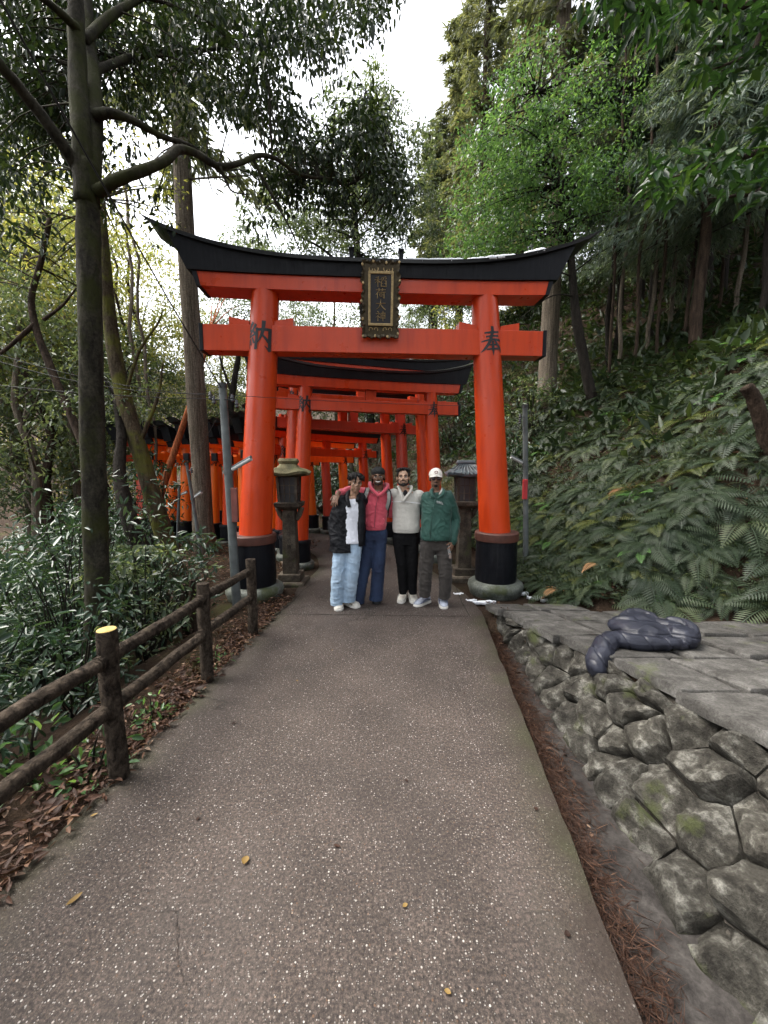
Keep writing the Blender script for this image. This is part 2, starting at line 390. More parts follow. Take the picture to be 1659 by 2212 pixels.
M['litter'] = leaf_mat('leaf_litter', [(0.0, (0.022, 0.012, 0.009)), (0.45, (0.062, 0.031, 0.020)), (0.8, (0.16, 0.095, 0.062)), (1.0, (0.36, 0.27, 0.20))], 0.12, 0.55, 0.4)
M['leaf_fallen_yellow'] = leaf_mat('fallen_leaf_yellow', [(0.0, (0.16, 0.10, 0.03)), (1.0, (0.30, 0.21, 0.08))], 0.1, 0.6)
M['metal_grey'] = mat_simple('galvanised_grey', (0.085, 0.097, 0.097), 0.6, 0.35, 7, 0.1)
M['metal_dark'] = mat_simple('dark_metal', (0.03, 0.032, 0.035), 0.5, 0.2)
M['lamp_white'] = mat_simple('lamp_white', (0.40, 0.41, 0.40), 0.5, 0.15)
M['sign_red'] = mat_simple('red_box', (0.40, 0.025, 0.03), 0.5, 0.2)
M['sign_brown'] = mat_simple('rusty_red_board', (0.16, 0.045, 0.035), 0.7, 0.35)
M['porcelain'] = mat_simple('insulator', (0.05, 0.05, 0.055), 0.25, 0.2)
M['wire'] = mat_simple('wire_black', (0.012, 0.012, 0.013), 0.6, 0.1)
def snow_mat():
    t = NT('snow'); n = t.noise(t.pos(), 40, 4); t.base(t.ramp(n, [(0.3, (0.62, 0.65, 0.70)), (0.7, (0.82, 0.84, 0.87))])).rough(0.6); t.bump(n, 0.4, 0.01)
    return t.mat
M['snow'] = snow_mat()
# ------------------------------------------------------------------ the lie of the land
PATH_L = [(-2.15, -3.0), (-1.82, 0.0), (-1.60, 1.42), (-1.35, 4.6), (-1.27, 5.3)]
PATH_R = [(0.45, -3.0), (0.72, 0.0), (0.825, 1.04), (1.215, 4.65), (1.16, 5.3)]
CURVE = smooth_path([(-.10, 5.4, 0), (-.16, 6.3, 0), (-.24, 7.2, 0), (-.50, 8.2, 0), (-.95, 9.0, 0), (-1.6, 9.7, 0), (-2.4, 10.25, 0),
                     (-3.3, 10.75, 0), (-4.2, 11.2, 0), (-5.2, 11.6, 0), (-6.2, 11.9, 0), (-7.5, 12.2, 0), (-9.0, 12.4, 0)], 140)
CL = [0.0]
for i in range(1, len(CURVE)): CL.append(CL[-1] + (CURVE[i] - CURVE[i - 1]).length)
def curve_at(s):
    x = interp(s, CL, [p.x for p in CURVE]); y = interp(s, CL, [p.y for p in CURVE])
    x2 = interp(s + .05, CL, [p.x for p in CURVE]); y2 = interp(s + .05, CL, [p.y for p in CURVE])
    x1 = interp(s - .05, CL, [p.x for p in CURVE]); y1 = interp(s - .05, CL, [p.y for p in CURVE])
    d = Vector((x2 - x1, y2 - y1, 0)).normalized()
    return Vector((x, y, 0)), d
def path_z(y): return -0.10 * sstep(7.2, 11, y)
def terrace_z(y): return 0.18 + 0.128 * (4.4 - min(y, 4.6))
def wall_foot_x(y): return 1.12 + 0.06 * y
EDGE_PX = [(1057, 1312), (1135, 1318), (1176, 1328), (1225, 1353), (1282, 1386), (1348, 1410), (1419, 1463), (1483, 1511), (1512, 1504), (1659, 1590)]
def ray_terrace(u, v):
    d = ray(u, v)
    # z = .18+.128*(4.4-y)
    t = (0.18 + 0.128 * 4.4 - CAM_H) / (d.z + 0.128 * d.y)
    return Vector((d.x * t, d.y * t, CAM_H + d.z * t))
EDGE = [ray_terrace(*p) for p in EDGE_PX]
EY = [p.y for p in EDGE][::-1]; EX = [p.x for p in EDGE][::-1]
def edge_x(y):
    return interp(y, [0.0, 1.6, 2.9, 3.5, 4.3, 4.6], [2.12, 1.86, 1.60, 1.47, 1.25, 1.22])
def foot_x(y): return interp(y, [-3, 0, 2, 3.6, 4.5, 6, 8, 10, 12, 14, 16, 20], [6.0, 5.4, 4.6, 3.7, 2.25, 2.15, 1.9, 1.0, 0.0, -1.6, -3.5, -7])
def terrain(x, y):
    pz = path_z(y)
    z = pz - 0.05
    # right hand hillside
    fx = foot_x(y)
    d = (x - fx) * 0.85
    n = fbm(x * 0.8, y * 0.8, 3.3)
    if d > 0:
        z = pz + (1.18 * min(d, 2.8) + 0.70 * max(0, min(d, 14) - 2.8) + 0.25 * max(0, d - 14)) * (1 - 0.25 * math.exp(-d)) + 0.22 * n * min(1, d)
        if y < 4.6: z += max(0, terrace_z(y) - 0.05) * (1 - sstep(0, 2, d))
    elif y < 4.62:
        ex = edge_x(y)
        if x > ex + 0.02: z = terrace_z(y) - 0.05 + 0.012 * n
        elif x > wall_foot_x(y) + 0.1:
            z = -0.3
        elif x > wall_foot_x(y) - 0.7: z = -0.14
    # left hand valley
    lx = interp(y, [-3, 0, 1.4, 4.6, 6, 8, 12, 20], [-2.5, -2.15, -1.92, -1.62, -2.6, -4.4, -6.5, -9])
    if y > 9: lx = min(lx, interp(y, [9, 11, 13, 14.5, 20], [-4.9, -6, -8, -12, -12]))
    e = lx - x
    if e > 0:
        z = pz - 0.03 - 0.42 * min(e, 4.5) * sstep(0, 1.2, e) - 0.1 * max(0, min(e, 9) - 4.5) + 0.30 * max(0, e - 11) + 0.14 * n * min(1, e)
    elif x < -1.2: z = pz - 0.03 + 0.035 * fbm(x * 2, y * 2) * sstep(0, 0.5, e + 1.5)
    # back slope
    b = y - 17 - 0.25 * abs(x + 3)
    if b > 0: z += 0.22 * b
    return z

def grid_axis(lo, hi, c0, c1, fine, grow):
    xs = list(np.arange(c0, c1 + 1e-6, fine)); s = fine; x = c1
    while x < hi: s *= grow; x += s; xs.append(x)
    s = fine; x = c0; pre = []
    while x > lo: s *= grow; x -= s; pre.append(x)
    return pre[::-1] + xs
gx = grid_axis(-90, 90, -5, 5, 0.14, 1.07); gy = grid_axis(-25, 130, -0.5, 10, 0.14, 1.07)
V = [(x, y, terrain(x, y)) for y in gy for x in gx]
nx, ny = len(gx), len(gy)
F = [(j * nx + i, j * nx + i + 1, (j + 1) * nx + i + 1, (j + 1) * nx + i) for j in range(ny - 1) for i in range(nx - 1)]
ground = link('ground', fast_mesh('ground', V, F, M['soil'], smooth=True)); tag(ground, 'brown forest soil rising right and falling left', None, kind='structure')

# ------------------------------------------------------------------ the path
Lp, Rp = [], []
for y in np.arange(-3, 5.31, 0.09):
    jl = 0.02 * fbm(y * 2.1, 4.0); jr = 0.012 * fbm(y * 3.3, 9.0)
    Lp.append(Vector((interp(y, [p[1] for p in PATH_L], [p[0] for p in PATH_L]) + jl, y, 0)))
    Rp.append(Vector((interp(y, [p[1] for p in PATH_R], [p[0] for p in PATH_R]) + jr, y, 0)))
for s in np.arange(0.3, CL[-1] - 0.2, 0.2):
    c, d = curve_at(s); nrm = Vector((d.y, -d.x, 0)); w = lerp(1.2, 0.98, sstep(0, 1.5, s)); z = Vector((0, 0, path_z(c.y)))
    Lp.append(c - nrm * w + z); Rp.append(c + nrm * w + z)
def sheet(name, Ls, Rs, mat, n=10, thick=0.12, zoff=0.0):
    rows = []
    for a, b in zip(Ls, Rs):
        row = [a + Vector((0, 0, -thick))] + [a.lerp(b, i / n) for i in range(n + 1)] + [b + Vector((0, 0, -thick))]
        rows.append([p + Vector((0, 0, zoff)) for p in row])
    m = MB(); m.rings(rows, cap=False, closed=False)
    o = m.build(name, mat); return o
path = tag(sheet('path', Lp, Rp, M['path'], 24), 'speckled brown asphalt footpath leading under the gates', kind='structure')
_n = 24 + 3; _at = path.data.attributes.new('edge', 'FLOAT', 'POINT')
_at.data.foreach_set('value', np.tile(np.concatenate([[0], np.minimum(np.arange(25), 24 - np.arange(25)) / 24 * 2.4, [0]]), len(Lp)).astype(np.float32))
# expansion joint across the path and the narrow border slab seams near the gate
m = MB()
def seam(pts, w=0.012):
    pts = [Vector(p) for p in pts]
    for a, b in zip(pts[:-1], pts[1:]):
        d = (b - a).normalized(); nrm = Vector((-d.y, d.x, 0)) * w / 2
        m.add([a - nrm, b - nrm, b + nrm, a + nrm], [(0, 1, 2, 3)])
jp = [PZ(u, v, 0.004) for u, v in ((598, 1326), (720, 1327), (860, 1330), (1012, 1331))]
seam(jp); seam([PZ(u, v, 0.004) for u, v in ((560, 1352), (600, 1326), (632, 1300), (655, 1275), (672, 1262))], 0.01)
seam([PZ(u, v, 0.004) for u, v in ((985, 1268), (997, 1300), (1014, 1330))], 0.01)
tag(m.build('path_joint', M['mortar']), 'dark joint line across the path before the gate', kind='structure')

# gutter right of the path
Lg, Rg = [], []
for y in np.arange(-0.6, 4.75, 0.12):
    Lg.append(Vector((interp(y, [p[1] for p in PATH_R], [p[0] for p in PATH_R]) - 0.05, y, -0.095)))
    Rg.append(Vector((wall_foot_x(y) + 0.12, y, -0.075 + 0.01 * fbm(y, 2))))
gut = tag(sheet('gutter', Lg, Rg, M['concrete'], 6, 0.03), 'concrete gutter between the path and the stone wall', kind='structure')

# ------------------------------------------------------------------ rubble retaining wall
wall = empty('retaining_wall', (1.4, 2.4, -0.08)); tag(wall, 'low sloping rubble stone retaining wall beside the path', 'stone wall')
S0, S1 = 0.2, 4.32
def wall_pt(s, t, out=0.0):
    """s along the wall (world y), t 0 at the foot and 1 under the paving"""
    a = Vector((wall_foot_x(s), s, -0.10)); b = Vector((edge_x(s) + 0.05, s, terrace_z(s) - 0.045))
    p = a.lerp(b, t)
    nrm = Vector((-(b.z - a.z), 0, (b.x - a.x))); nrm = nrm.normalized() if nrm.length > 1e-5 else Vector((-1, 0, 0))
    return p + nrm * out
rows = []
for s in np.arange(S0 - 0.3, S1 + 0.01, 0.15):
    rows.append([wall_pt(s, t, -0.03) for t in (-0.1, 0.25, 0.5, 0.75, 1.0)])
m = MB(); m.rings(rows, cap=False, closed=False)
def wl_loc(o, e):
    o.parent = e; o.matrix_parent_inverse = Matrix.Translation(-Vector(e.location))
core = m.build('wall_core', M['mortar']); wl_loc(core, wall)
# voronoi cells in (s, t*len) space
random.seed(21)
def wlen(s): return (wall_pt(s, 1) - wall_pt(s, 0)).length
seeds = []
s = S0
while s < S1:
    L = wlen(s) * .93; k = max(1, round(L / random.uniform(.15, .27)))
    for j in range(k):
        seeds.append((s + random.uniform(-.09, .09) + (0.12 if j % 2 else 0), (j + 0.5 + random.uniform(-.22, .22)) / k * L))
    s += random.uniform(.16, .29)
def clip(poly, a, b, c):                      # keep a*x+b*y<=c
    out = []
    for i in range(len(poly)):
        p, q = poly[i], poly[(i + 1) % len(poly)]
        fp = a * p[0] + b * p[1] - c; fq = a * q[0] + b * q[1] - c
        if fp <= 0: out.append(p)
        if (fp < 0) != (fq < 0) and abs(fp - fq) > 1e-9:
            t = fp / (fp - fq); out.append((p[0] + (q[0] - p[0]) * t, p[1] + (q[1] - p[1]) * t))
    return out
for i, (sx, sy) in enumerate(seeds):
    L = wlen(sx) * .93
    poly = [(sx - .4, -0.02), (sx + .4, -0.02), (sx + .4, L), (sx - .4, L)]
    for j, (qx, qy) in enumerate(seeds):
        if i == j or abs(qx - sx) > 0.9: continue
        a, b = qx - sx, qy - sy; ln = math.hypot(a, b)
        c = (a * (qx + sx) + b * (qy + sy)) / 2 - 0.005 * ln
        poly = clip(poly, a, b, c)
        if len(poly) < 3: break
    if len(poly) < 3: continue
    cx = sum(p[0] for p in poly) / len(poly); cy = sum(p[1] for p in poly) / len(poly)
    # resample boundary
    bd = []
    for k in range(len(poly)):
        p, q = poly[k], poly[(k + 1) % len(poly)]
        nseg = max(1, int(math.hypot(q[0] - p[0], q[1] - p[1]) / 0.035))
        for h in range(nseg):
            t = h / nseg; bd.append((p[0] + (q[0] - p[0]) * t, p[1] + (q[1] - p[1]) * t))
    proud = random.uniform(0.06, 0.13); sd_ = random.uniform(0, 99)
    planes = [(random.uniform(.75, 1.15) * proud, random.uniform(-.75, .75), random.uniform(-.8, .6)) for _ in range(5)]
    def h3(x, y, k):
        rough = mnoise.noise(Vector((x * 9 + sd_, y * 9, 1))) * 0.030 + mnoise.noise(Vector((x * 18 + sd_, y * 18, 1))) * 0.026 + mnoise.noise(Vector((x * 41 + sd_, y * 41, 1))) * 0.014
        h = min(p + gx_ * (x - cx) + gy_ * (y - cy) for p, gx_, gy_ in planes)
        return max(-.02, h) * min(1, k) + rough * min(1, max(0, k) * 1.5) - (0.05 if k < 0 else 0)
    rings = []
    for f, k in ((1.0, -0.9), (0.995, 0.05), (0.955, 0.48), (0.86, 0.84), (0.66, 1.0), (0.42, 1.0), (0.2, 1.0)):
        ring = []
        for (x, y) in bd:
            X, Y = cx + (x - cx) * f, cy + (y - cy) * f
            LL = max(0.05, wlen(X)); ring.append(wall_pt(X, Y / LL, h3(X, Y, k)))
        rings.append(ring)
    mb = MB(); mb.rings(rings, cap=False)
    LL = max(0.05, wlen(cx)); mb.add([wall_pt(cx, cy / LL, h3(cx, cy, 1.1))], [])
    n = len(bd); last = 6 * n
    mb.f += [(last + j, last + (j + 1) % n, len(mb.v) - 1) for j in range(n)]; mb.m += [0] * n
    o = mb.build('stone', M['stone'], smooth=True, sharp=28); wl_loc(o, wall)

# ------------------------------------------------------------------ terrace of paving slabs
terr = empty('paved_terrace', (2.4, 3.0, 0.25)); tag(terr, 'terrace of worn grey paving slabs above the stone wall', 'terrace')
random.seed(5)
tcols = [0.20, 0.90, 1.50, 2.12, 2.66, 3.2, 3.66, 4.08, 4.44]
for i in range(len(tcols) - 1):
    y0, y1 = tcols[i], tcols[i + 1]
    off = [-0.03, 0.02, -0.04, 0.03, 0.0, -0.03, 0.025, -0.02, 0.02][i % 9]
    x_in = off - .05; k = 0
    while k < 7:
        w = random.uniform(0.38, 0.66); g = 0.015 + 0.012 * random.random()
        def corner(y, dx): return Vector((edge_x(y) + x_in + dx + 0.06 * (k > 0) * 0, y, 0))
        q = [corner(y0 + g, g), corner(y0 + g, w - g), corner(y1 - g, w - g), corner(y1 - g, g)]
        if max(p.x - foot_x(p.y) for p in q) > 0.25: break
        tl = random.uniform(-.014, .014); t2 = random.uniform(-.016, .016); sk = [random.uniform(-.03, .03) for _ in range(4)]
        q = [Vector((p.x + (0 if n_ in (0, 3) and k == 0 else sk[n_] * .5), p.y, 0)) for n_, p in enumerate(q)]
        # irregular outline
        ol = []
        for a in range(4):
            p, r_ = q[a], q[(a + 1) % 4]
            for h in range(6):
                t = h / 6; pt = p.lerp(r_, t)
                amp = 0.016 if k else 0.030
                pt.x += amp * mnoise.noise(Vector((pt.x * 7, pt.y * 7, i + k * 3))) ; pt.y += amp * mnoise.noise(Vector((pt.x * 7, pt.y * 7, 40 + i)))
                ol.append(pt)
        cx = sum((p for p in ol), Vector()) / len(ol)
        def lift(p, dz): return Vector((p.x, p.y, terrace_z(p.y) + dz + tl * (p.x - cx.x) * 3 + t2 * (p.y - cx.y) * 3))
        mb = MB()
        mb.rings([[lift(p, -0.07) for p in ol], [lift(p, -0.012) for p in ol], [lift(p.lerp(cx, 0.03), 0.0) for p in ol],
                  [lift(p.lerp(cx, 0.5), 0.002 * random.uniform(-1, 1)) for p in ol]], cap=True)
        o = mb.build('paving_slab', M['slab'], smooth=True, sharp=35); wl_loc(o, terr)
        x_in += w; k += 1

# ------------------------------------------------------------------ brush lettering
KANJI = {
 'hou': [[(.20, .79, .05), (.5, .81, .07), (.80, .85, .06)], [(.25, .66, .05), (.5, .68, .06), (.77, .71, .06)], [(.06, .49, .04), (.5, .56, .07), (.95, .57, .08)],
         [(.5, .99, .11), (.49, .78, .11), (.38, .48, .10), (.22, .27, .09), (.02, .12, .02)], [(.55, .58, .05), (.75, .36, .10), (.97, .18, .12)],
         [(.34, .36, .04), (.68, .39, .06)], [(.27, .21, .05), (.74, .26, .07)], [(.5, .48, .09), (.5, .25, .10), (.5, .0, .02)]],
 'nou': [[(.24, .98, .10), (.06, .76, .09), (.22, .72, .07)], [(.37, .90, .10), (.22, .70, .08), (.04, .50, .05), (.34, .58, .07)], [(.29, .68, .06), (.42, .55, .10)],
         [(.05, .38, .07), (.06, .14, .08)], [(.14, .42, .07), (.18, .24, .08)], [(.25, .46, .07), (.32, .30, .08)],
         [(.43, .77, .09), (.43, .5, .10), (.41, .10, .11)], [(.43, .73, .08), (.9, .75, .09)], [(.92, .76, .12), (.92, .4, .12), (.92, .04, .11)], [(.92, .03, .08), (.74, .19, .02)],
         [(.68, 1.0, .13), (.66, .72, .11), (.58, .48, .08), (.48, .30, .03)], [(.65, .56, .06), (.86, .34, .10)]],
 'ina': [[(.32, .98, .06), (.08, .86, .05)], [(.0, .68, .06), (.46, .74, .06)], [(.26, .9, .07), (.26, .02, .06)], [(.25, .65, .07), (.0, .36, .03)], [(.28, .62, .06), (.44, .44, .07)],
         [(.92, .98, .06), (.54, .89, .05)], [(.56, .81, .06), (.61, .69, .06)], [(.72, .83, .06), (.74, .70, .06)], [(.95, .85, .06), (.84, .70, .05)],
         [(.55, .58, .07), (.53, .03, .06)], [(.53, .07, .06), (.93, .07, .06)], [(.93, .6, .07), (.93, .02, .07)], [(.56, .34, .05), (.67, .34, .05)], [(.78, .34, .05), (.91, .34, .05)], [(.53, .58, .05), (.68, .62, .06)], [(.77, .60, .06), (.94, .60, .06)]],
 'ri': [[(.03, .84, .06), (.97, .87, .06)], [(.32, .99, .07), (.35, .74, .06)], [(.68, .99, .07), (.64, .74, .06)], [(.29, .70, .07), (.0, .36, .03)], [(.18, .53, .07), (.18, .0, .06)],
        [(.32, .60, .06), (.99, .63, .06)], [(.82, .60, .07), (.82, .04, .08)], [(.82, .04, .06), (.68, .12, .02)], [(.40, .46, .06), (.41, .2, .05)], [(.40, .45, .05), (.64, .46, .06)], [(.64, .46, .06), (.63, .2, .06)], [(.41, .22, .05), (.63, .22, .05)]],
 'dai': [[(.03, .62, .06), (.97, .67, .07)], [(.5, .99, .08), (.46, .6, .08), (.3, .25, .07), (.02, .04, .02)], [(.5, .6, .05), (.68, .28, .09), (.98, .04, .09)]],
 'jin': [[(.18, .98, .06), (.30, .88, .08)], [(.04, .74, .06), (.42, .77, .06)], [(.42, .77, .06), (.02, .34, .03)], [(.24, .56, .07), (.24, .0, .06)], [(.27, .48, .06), (.43, .35, .07)],
         [(.54, .8, .06), (.55, .26, .06)], [(.54, .79, .06), (.95, .81, .06)], [(.94, .81, .07), (.93, .26, .07)], [(.54, .54, .05), (.93, .55, .05)], [(.54, .30, .05), (.93, .30, .05)], [(.74, .99, .07), (.74, -.02, .06)]]}
def brush(mb, key, fmap, depth=0.0):
    """fmap maps (x, y, lift) in the unit square to a point"""
    for si, st in enumerate(KANJI[key]):
        pts = smooth_path([Vector((a, b, w)) for a, b, w in st], 4 * (len(st) - 1) + 1)
        lft, rgt = [], []
        for i, p in enumerate(pts):
            d = pts[min(i + 1, len(pts) - 1)] - pts[max(i - 1, 0)]; d.z = 0; d.normalize()
            nrm = Vector((-d.y, d.x, 0)); w = p.z * 0.55
            e = d * (-w * 0.5 if i == 0 else (w * 0.5 if i == len(pts) - 1 else 0))
            lft.append((p.x + nrm.x * w + e.x, p.y + nrm.y * w + e.y)); rgt.append((p.x - nrm.x * w + e.x, p.y - nrm.y * w + e.y))
        l0 = 0.0025 + si * 0.0004
        rows = [[fmap(*a, l0), fmap((a[0] + b[0]) / 2, (a[1] + b[1]) / 2, l0 + depth), fmap(*b, l0)] for a, b in zip(lft, rgt)]
        mb.rings(rows, cap=False, closed=False)

# ------------------------------------------------------------------ torii gates
def torii(center, yaw, hs, r, nuki, nuki_h, lint, lint_h, roof_h, Lred, Lroof, lean, mat, gz=0.0, rise=0.46, big=False, base_h=0.72, simple=False, label='', strut=True, lx=0.0):
    e = empty('torii_gate', (center[0], center[1], gz), yaw); tag(e, label, 'torii gate', 'row of torii gates along the path')
    nseg = 32 if big else 16
    for sgn in (-1, 1):
        def cx(z): return sgn * (hs - (z - base_h) * math.tan(lean))
        ztop = lint + 0.02
        m = MB(); rr = []
        for i in range(9):
            z = lerp(base_h * 0.9, ztop, i / 8); rad = lerp(r, r * 0.80, i / 8)
            rr.append([Vector((cx(z) + math.cos(2 * math.pi * j / nseg) * rad, math.sin(2 * math.pi * j / nseg) * rad, z)) for j in range(nseg)])
        m.rings(rr); pil = m.build('pillar', mat, e, smooth=True, sharp=50)
        m = MB(); b = cx(base_h * .5); k = r / 0.22
        m.lathe([(r * 1.28, 0.10 * k), (r * 1.33, 0.17 * k), (r * 1.30, base_h - 0.12 * k)], (b, 0, 0), 20); m.build('pillar_sheath', M['black'], pil, smooth=True, sharp=40)
        m = MB(); m.lathe([(r * 1.38, base_h - 0.12 * k), (r * 1.40, base_h - 0.10 * k), (r * 1.40, base_h - 0.015), (r * 1.34, base_h), (r * 0.9, base_h + 0.004)], (b, 0, 0), 20)
        m.build('sheath_band', M['ring'] if big else M['black'], pil, smooth=True, sharp=40)
        m = MB(); m.lathe([(r * 1.55, -0.12), (r * 1.72, 0.02 * k), (r * 1.80, 0.07 * k), (r * 1.74, 0.12 * k), (r * 1.55, 0.15 * k), (r * 1.1, 0.16 * k)], (b, 0, 0), 28)
        m.build('base_stone', M['basestone'], pil, smooth=True)
        # lettering
        sz = 0.36 * r / 0.2 * 0.86 if big else 0.30 * r / 0.15 * 0.9
        zc = nuki - 0.0 if big else nuki - 0.02
        m = MB(); key = 'nou' if sgn < 0 else 'hou'
        rad = lerp(r, r * .80, (zc - base_h) / (ztop - base_h)) + 0.001
        wx = -0.10 if sgn < 0 else 0.12
        def fm(x, y, l, cxx=cx, rad=rad, zc=zc, sz=sz):
            a = -math.pi / 2 + ((x - .5) * sz * 0.98) / rad + wx; z = zc + (y - .5) * sz * 1.06
            rr_ = rad * (1 - 0.2 * (z - zc) / (ztop - base_h)) + l
            return Vector((cxx(z) + math.cos(a) * rr_, math.sin(a) * rr_, z))
        brush(m, key, fm); m.build('lettering', M['ink'], pil)
    # tie beam
    th = r * 0.62
    m = MB(); m.box((lx, 0, nuki), (2 * Lred, th * 2 * 0.9, nuki_h)); tb = m.build('tie_beam', mat, e, bevel=0.006)
    for sgn in (-1, 1):
        m = MB(); m.box((lx + sgn * (Lred + 0.012), 0, nuki), (0.05, th * 1.8 + 0.02, nuki_h + 0.016)); m.build('beam_end_cap', M['black'], tb, bevel=0.005)
        for side in (-1, 1):
            x0 = sgn * (hs - (nuki - base_h) * math.tan(lean)) + side * r * 0.70; x1 = x0 + side * r * 1.15
            zb = nuki + nuki_h / 2 - 0.003; w = th * 0.7
            m = MB(); h0, h1 = nuki_h * 0.20, nuki_h * 0.34
            pts = [(x0, zb, h0), (x1, zb, h1)]
            xa, xb = min(x0, x1), max(x0, x1); ha, hb = (h0, h1) if x0 < x1 else (h1, h0)
            m.hexa([(xa, -w, zb), (xb, -w, zb), (xb, w, zb), (xa, w, zb)], [(xa, -w, zb + ha), (xb + side * 0 , -w, zb + hb), (xb, w, zb + hb), (xa, w, zb + ha)])
            m.build('wedge', mat, tb, bevel=0.004)
    # red lintel under the roof
    d2 = th * 1.25
    m = MB(); rr = []
    N = 25
    def curv(x): return rise * abs(x / Lroof) ** 3
    for i in range(N):
        x = -Lred - 0.02 + (2 * Lred + 0.04) * i / (N - 1); c = curv(x) * 0.12
        ex = 0.05 if i in (0, N - 1) else 0
        sg = -1 if i == 0 else 1
        rr.append([Vector((lx + x - sg * ex, -d2, lint + c)), Vector((lx + x - sg * ex, d2, lint + c)), Vector((lx + x, d2, lint + lint_h + c)), Vector((lx + x, -d2, lint + lint_h + c))])
    m.rings(rr); li = m.build('lintel', mat, e)
    for sgn in (-1, 1):
        c = curv(Lred) * 0.12; x = sgn * (Lred + 0.02)
        m = MB(); a = x - sgn * 0.05; y = d2 + 0.01
        q = [(lx + a - sgn * 0.0, -y, lint + c - 0.006), (lx + a + sgn * 0.05, -y, lint + c - 0.006), (lx + a + sgn * 0.05, y, lint + c - 0.006), (lx + a, y, lint + c - 0.006)]
        tq = [(lx + x - sgn * 0.01, -y, lint + lint_h + c - 0.002), (lx + x + sgn * 0.05, -y, lint + lint_h + c - 0.002), (lx + x + sgn * 0.05, y, lint + lint_h + c - 0.002), (lx + x - sgn * 0.01, y, lint + lint_h + c - 0.002)]
        if sgn < 0: q = [q[1], q[0], q[3], q[2]]; tq = [tq[1], tq[0], tq[3], tq[2]]
        m.hexa(q, tq); m.build('beam_end_cap', M['black'], li)
    # black roof beam with its thin roof
    zb = lint + lint_h + 0.002; Lb = lerp(Lred, Lroof, 0.52); d3 = d2 * 1.28
    m = MB(); rr = []
    N = 41
    for i in range(N):
        f = -1 + 2 * i / (N - 1)
        xb_, xt = f * (Lred + 0.12), f * Lb
        cb, ct = curv(xb_) * 0.14, curv(xt)
        cb = max(cb, curv(min(abs(xb_), Lred)) * 0.12)
        rr.append([Vector((lx + xb_, -d3 * 0.92, zb + cb)), Vector((lx + xb_, d3 * 0.92, zb + cb)), Vector((lx + xt, d3, zb + roof_h * 0.72 + ct)), Vector((lx + xt, -d3, zb + roof_h * 0.72 + ct))])
    m.rings(rr); rb = m.build('roof_beam', M['black'], e)
    m = MB(); rr = []
    d4 = d3 * 1.22
    for i in range(N):
        f = -1 + 2 * i / (N - 1)
        x0_, x1_ = f * lerp(Lb, Lroof, .55), f * Lroof
        c0, c1 = curv(x0_), curv(x1_)
        z0 = zb + roof_h * 0.72 + 0.002
        rr.append([Vector((lx + x0_, -d4 * 0.97, z0 + c0)), Vector((lx + x0_, d4 * 0.97, z0 + c0)), Vector((lx + x1_, d4, z0 + roof_h * 0.2 + c1)), Vector((lx + x1_, 0, z0 + roof_h * 0.42 + c1)), Vector((lx + x1_, -d4, z0 + roof_h * 0.2 + c1))])
    m.rings(rr); m.build('roof_cap', M['roof'], rb)
    if strut:
        m = MB(); m.box((lx, 0, (nuki + nuki_h / 2 + lint) / 2), (r * 1.25, th * 1.3, lint - nuki - nuki_h / 2 + 0.004)); m.build('centre_strut', mat, e, bevel=0.004)
    if big:
        for x in (-0.33, 0.31):
            m = MB(); m.box((lx + x, -0.1, zb + roof_h + 0.05), (0.055, 0.07, 0.22)); m.build('roof_peg', M['black'], rb, bevel=0.005)
            m = MB(); m.box((lx + x, -0.1, zb + roof_h + 0.165), (0.075, 0.09, 0.03)); m.build('roof_peg', M['black'], rb, bevel=0.005)
    return e

g1 = torii((-0.095, 5.42), R(3.4), 1.70, 0.222, 3.45, 0.325, 4.03, 0.17, 0.205, 2.25, 2.88, R(4.3), M['vermilion'], 0, 0.43, True, 0.87,
           label='large nearest vermilion torii gate with a black plaque behind the four people')
ROOFTOP = 4.03 + 0.17 + 0.21
GATES = [  # distance along the path, half span, radius, tie beam, lintel, roof half length, colour
 (1.85, 1.32, .150, 2.90, .20, 3.19, .16, 2.15, 'vermilion'),
 (2.70, 1.48, .165, 3.12, .24, 3.66, .17, 2.70, 'vermilion'),
 (3.25, 1.34, .150, 2.72, .20, 3.14, .15, 2.10, 'vermilion_pink'),
 (3.75, 1.34, .150, 2.78, .20, 3.18, .15, 2.10, 'vermilion'),
 (4.45, 1.30, .140, 2.24, .18, 2.52, .14, 2.05, 'vermilion')]
_c = ['vermilion_lit', 'vermilion_pink', 'vermilion_lit', 'vermilion', 'vermilion_lit', 'vermilion_pink', 'vermilion_lit', 'vermilion_lit']
for _k in range(10):
    _f = [0, .08, -.05, .04, -.03, .06][_k % 6]
    GATES.append((5.05 + .56 * _k, 1.30, .145, 2.12 + _f, .17, 2.42 + _f, .13, 2.0 if _k not in (7, 9) else 2.3, _c[_k % 8]))
ordn = ['second', 'third', 'fourth', 'fifth', 'sixth', 'seventh', 'eighth', 'ninth', 'tenth', 'eleventh', 'twelfth', 'thirteenth', 'fourteenth', 'fifteenth', 'sixteenth', 'seventeenth', 'eighteenth', 'nineteenth', 'twentieth', 'twenty-first', 'twenty-second', 'twenty-third']
for i, (s, hs_, r, nk, nh, lt, lh, lr, mk) in enumerate(GATES):
    c, d = curve_at(s); yaw = math.atan2(d.y, d.x) - math.pi / 2 + (R(4) if i == 0 else 0)
    tone = {'vermilion': 'red', 'vermilion_pink': 'pinkish red', 'vermilion_lit': 'bright orange'}[mk]
    torii((c.x, c.y), yaw, hs_, r, nk, nh, lt, lh, 0.19, lr * 0.80, lr, R(3.2), M[mk], path_z(c.y), 0.30, False, 0.50,
          label=f'{tone} torii gate, {ordn[i]} in the row counting from the plaque gate', strut=True)

# plaque
pl = empty('shrine_plaque', (-0.06, 5.42, 0), R(3.4)); tag(pl, 'black and gold shrine name plaque hanging on the nearest torii gate', 'plaque')
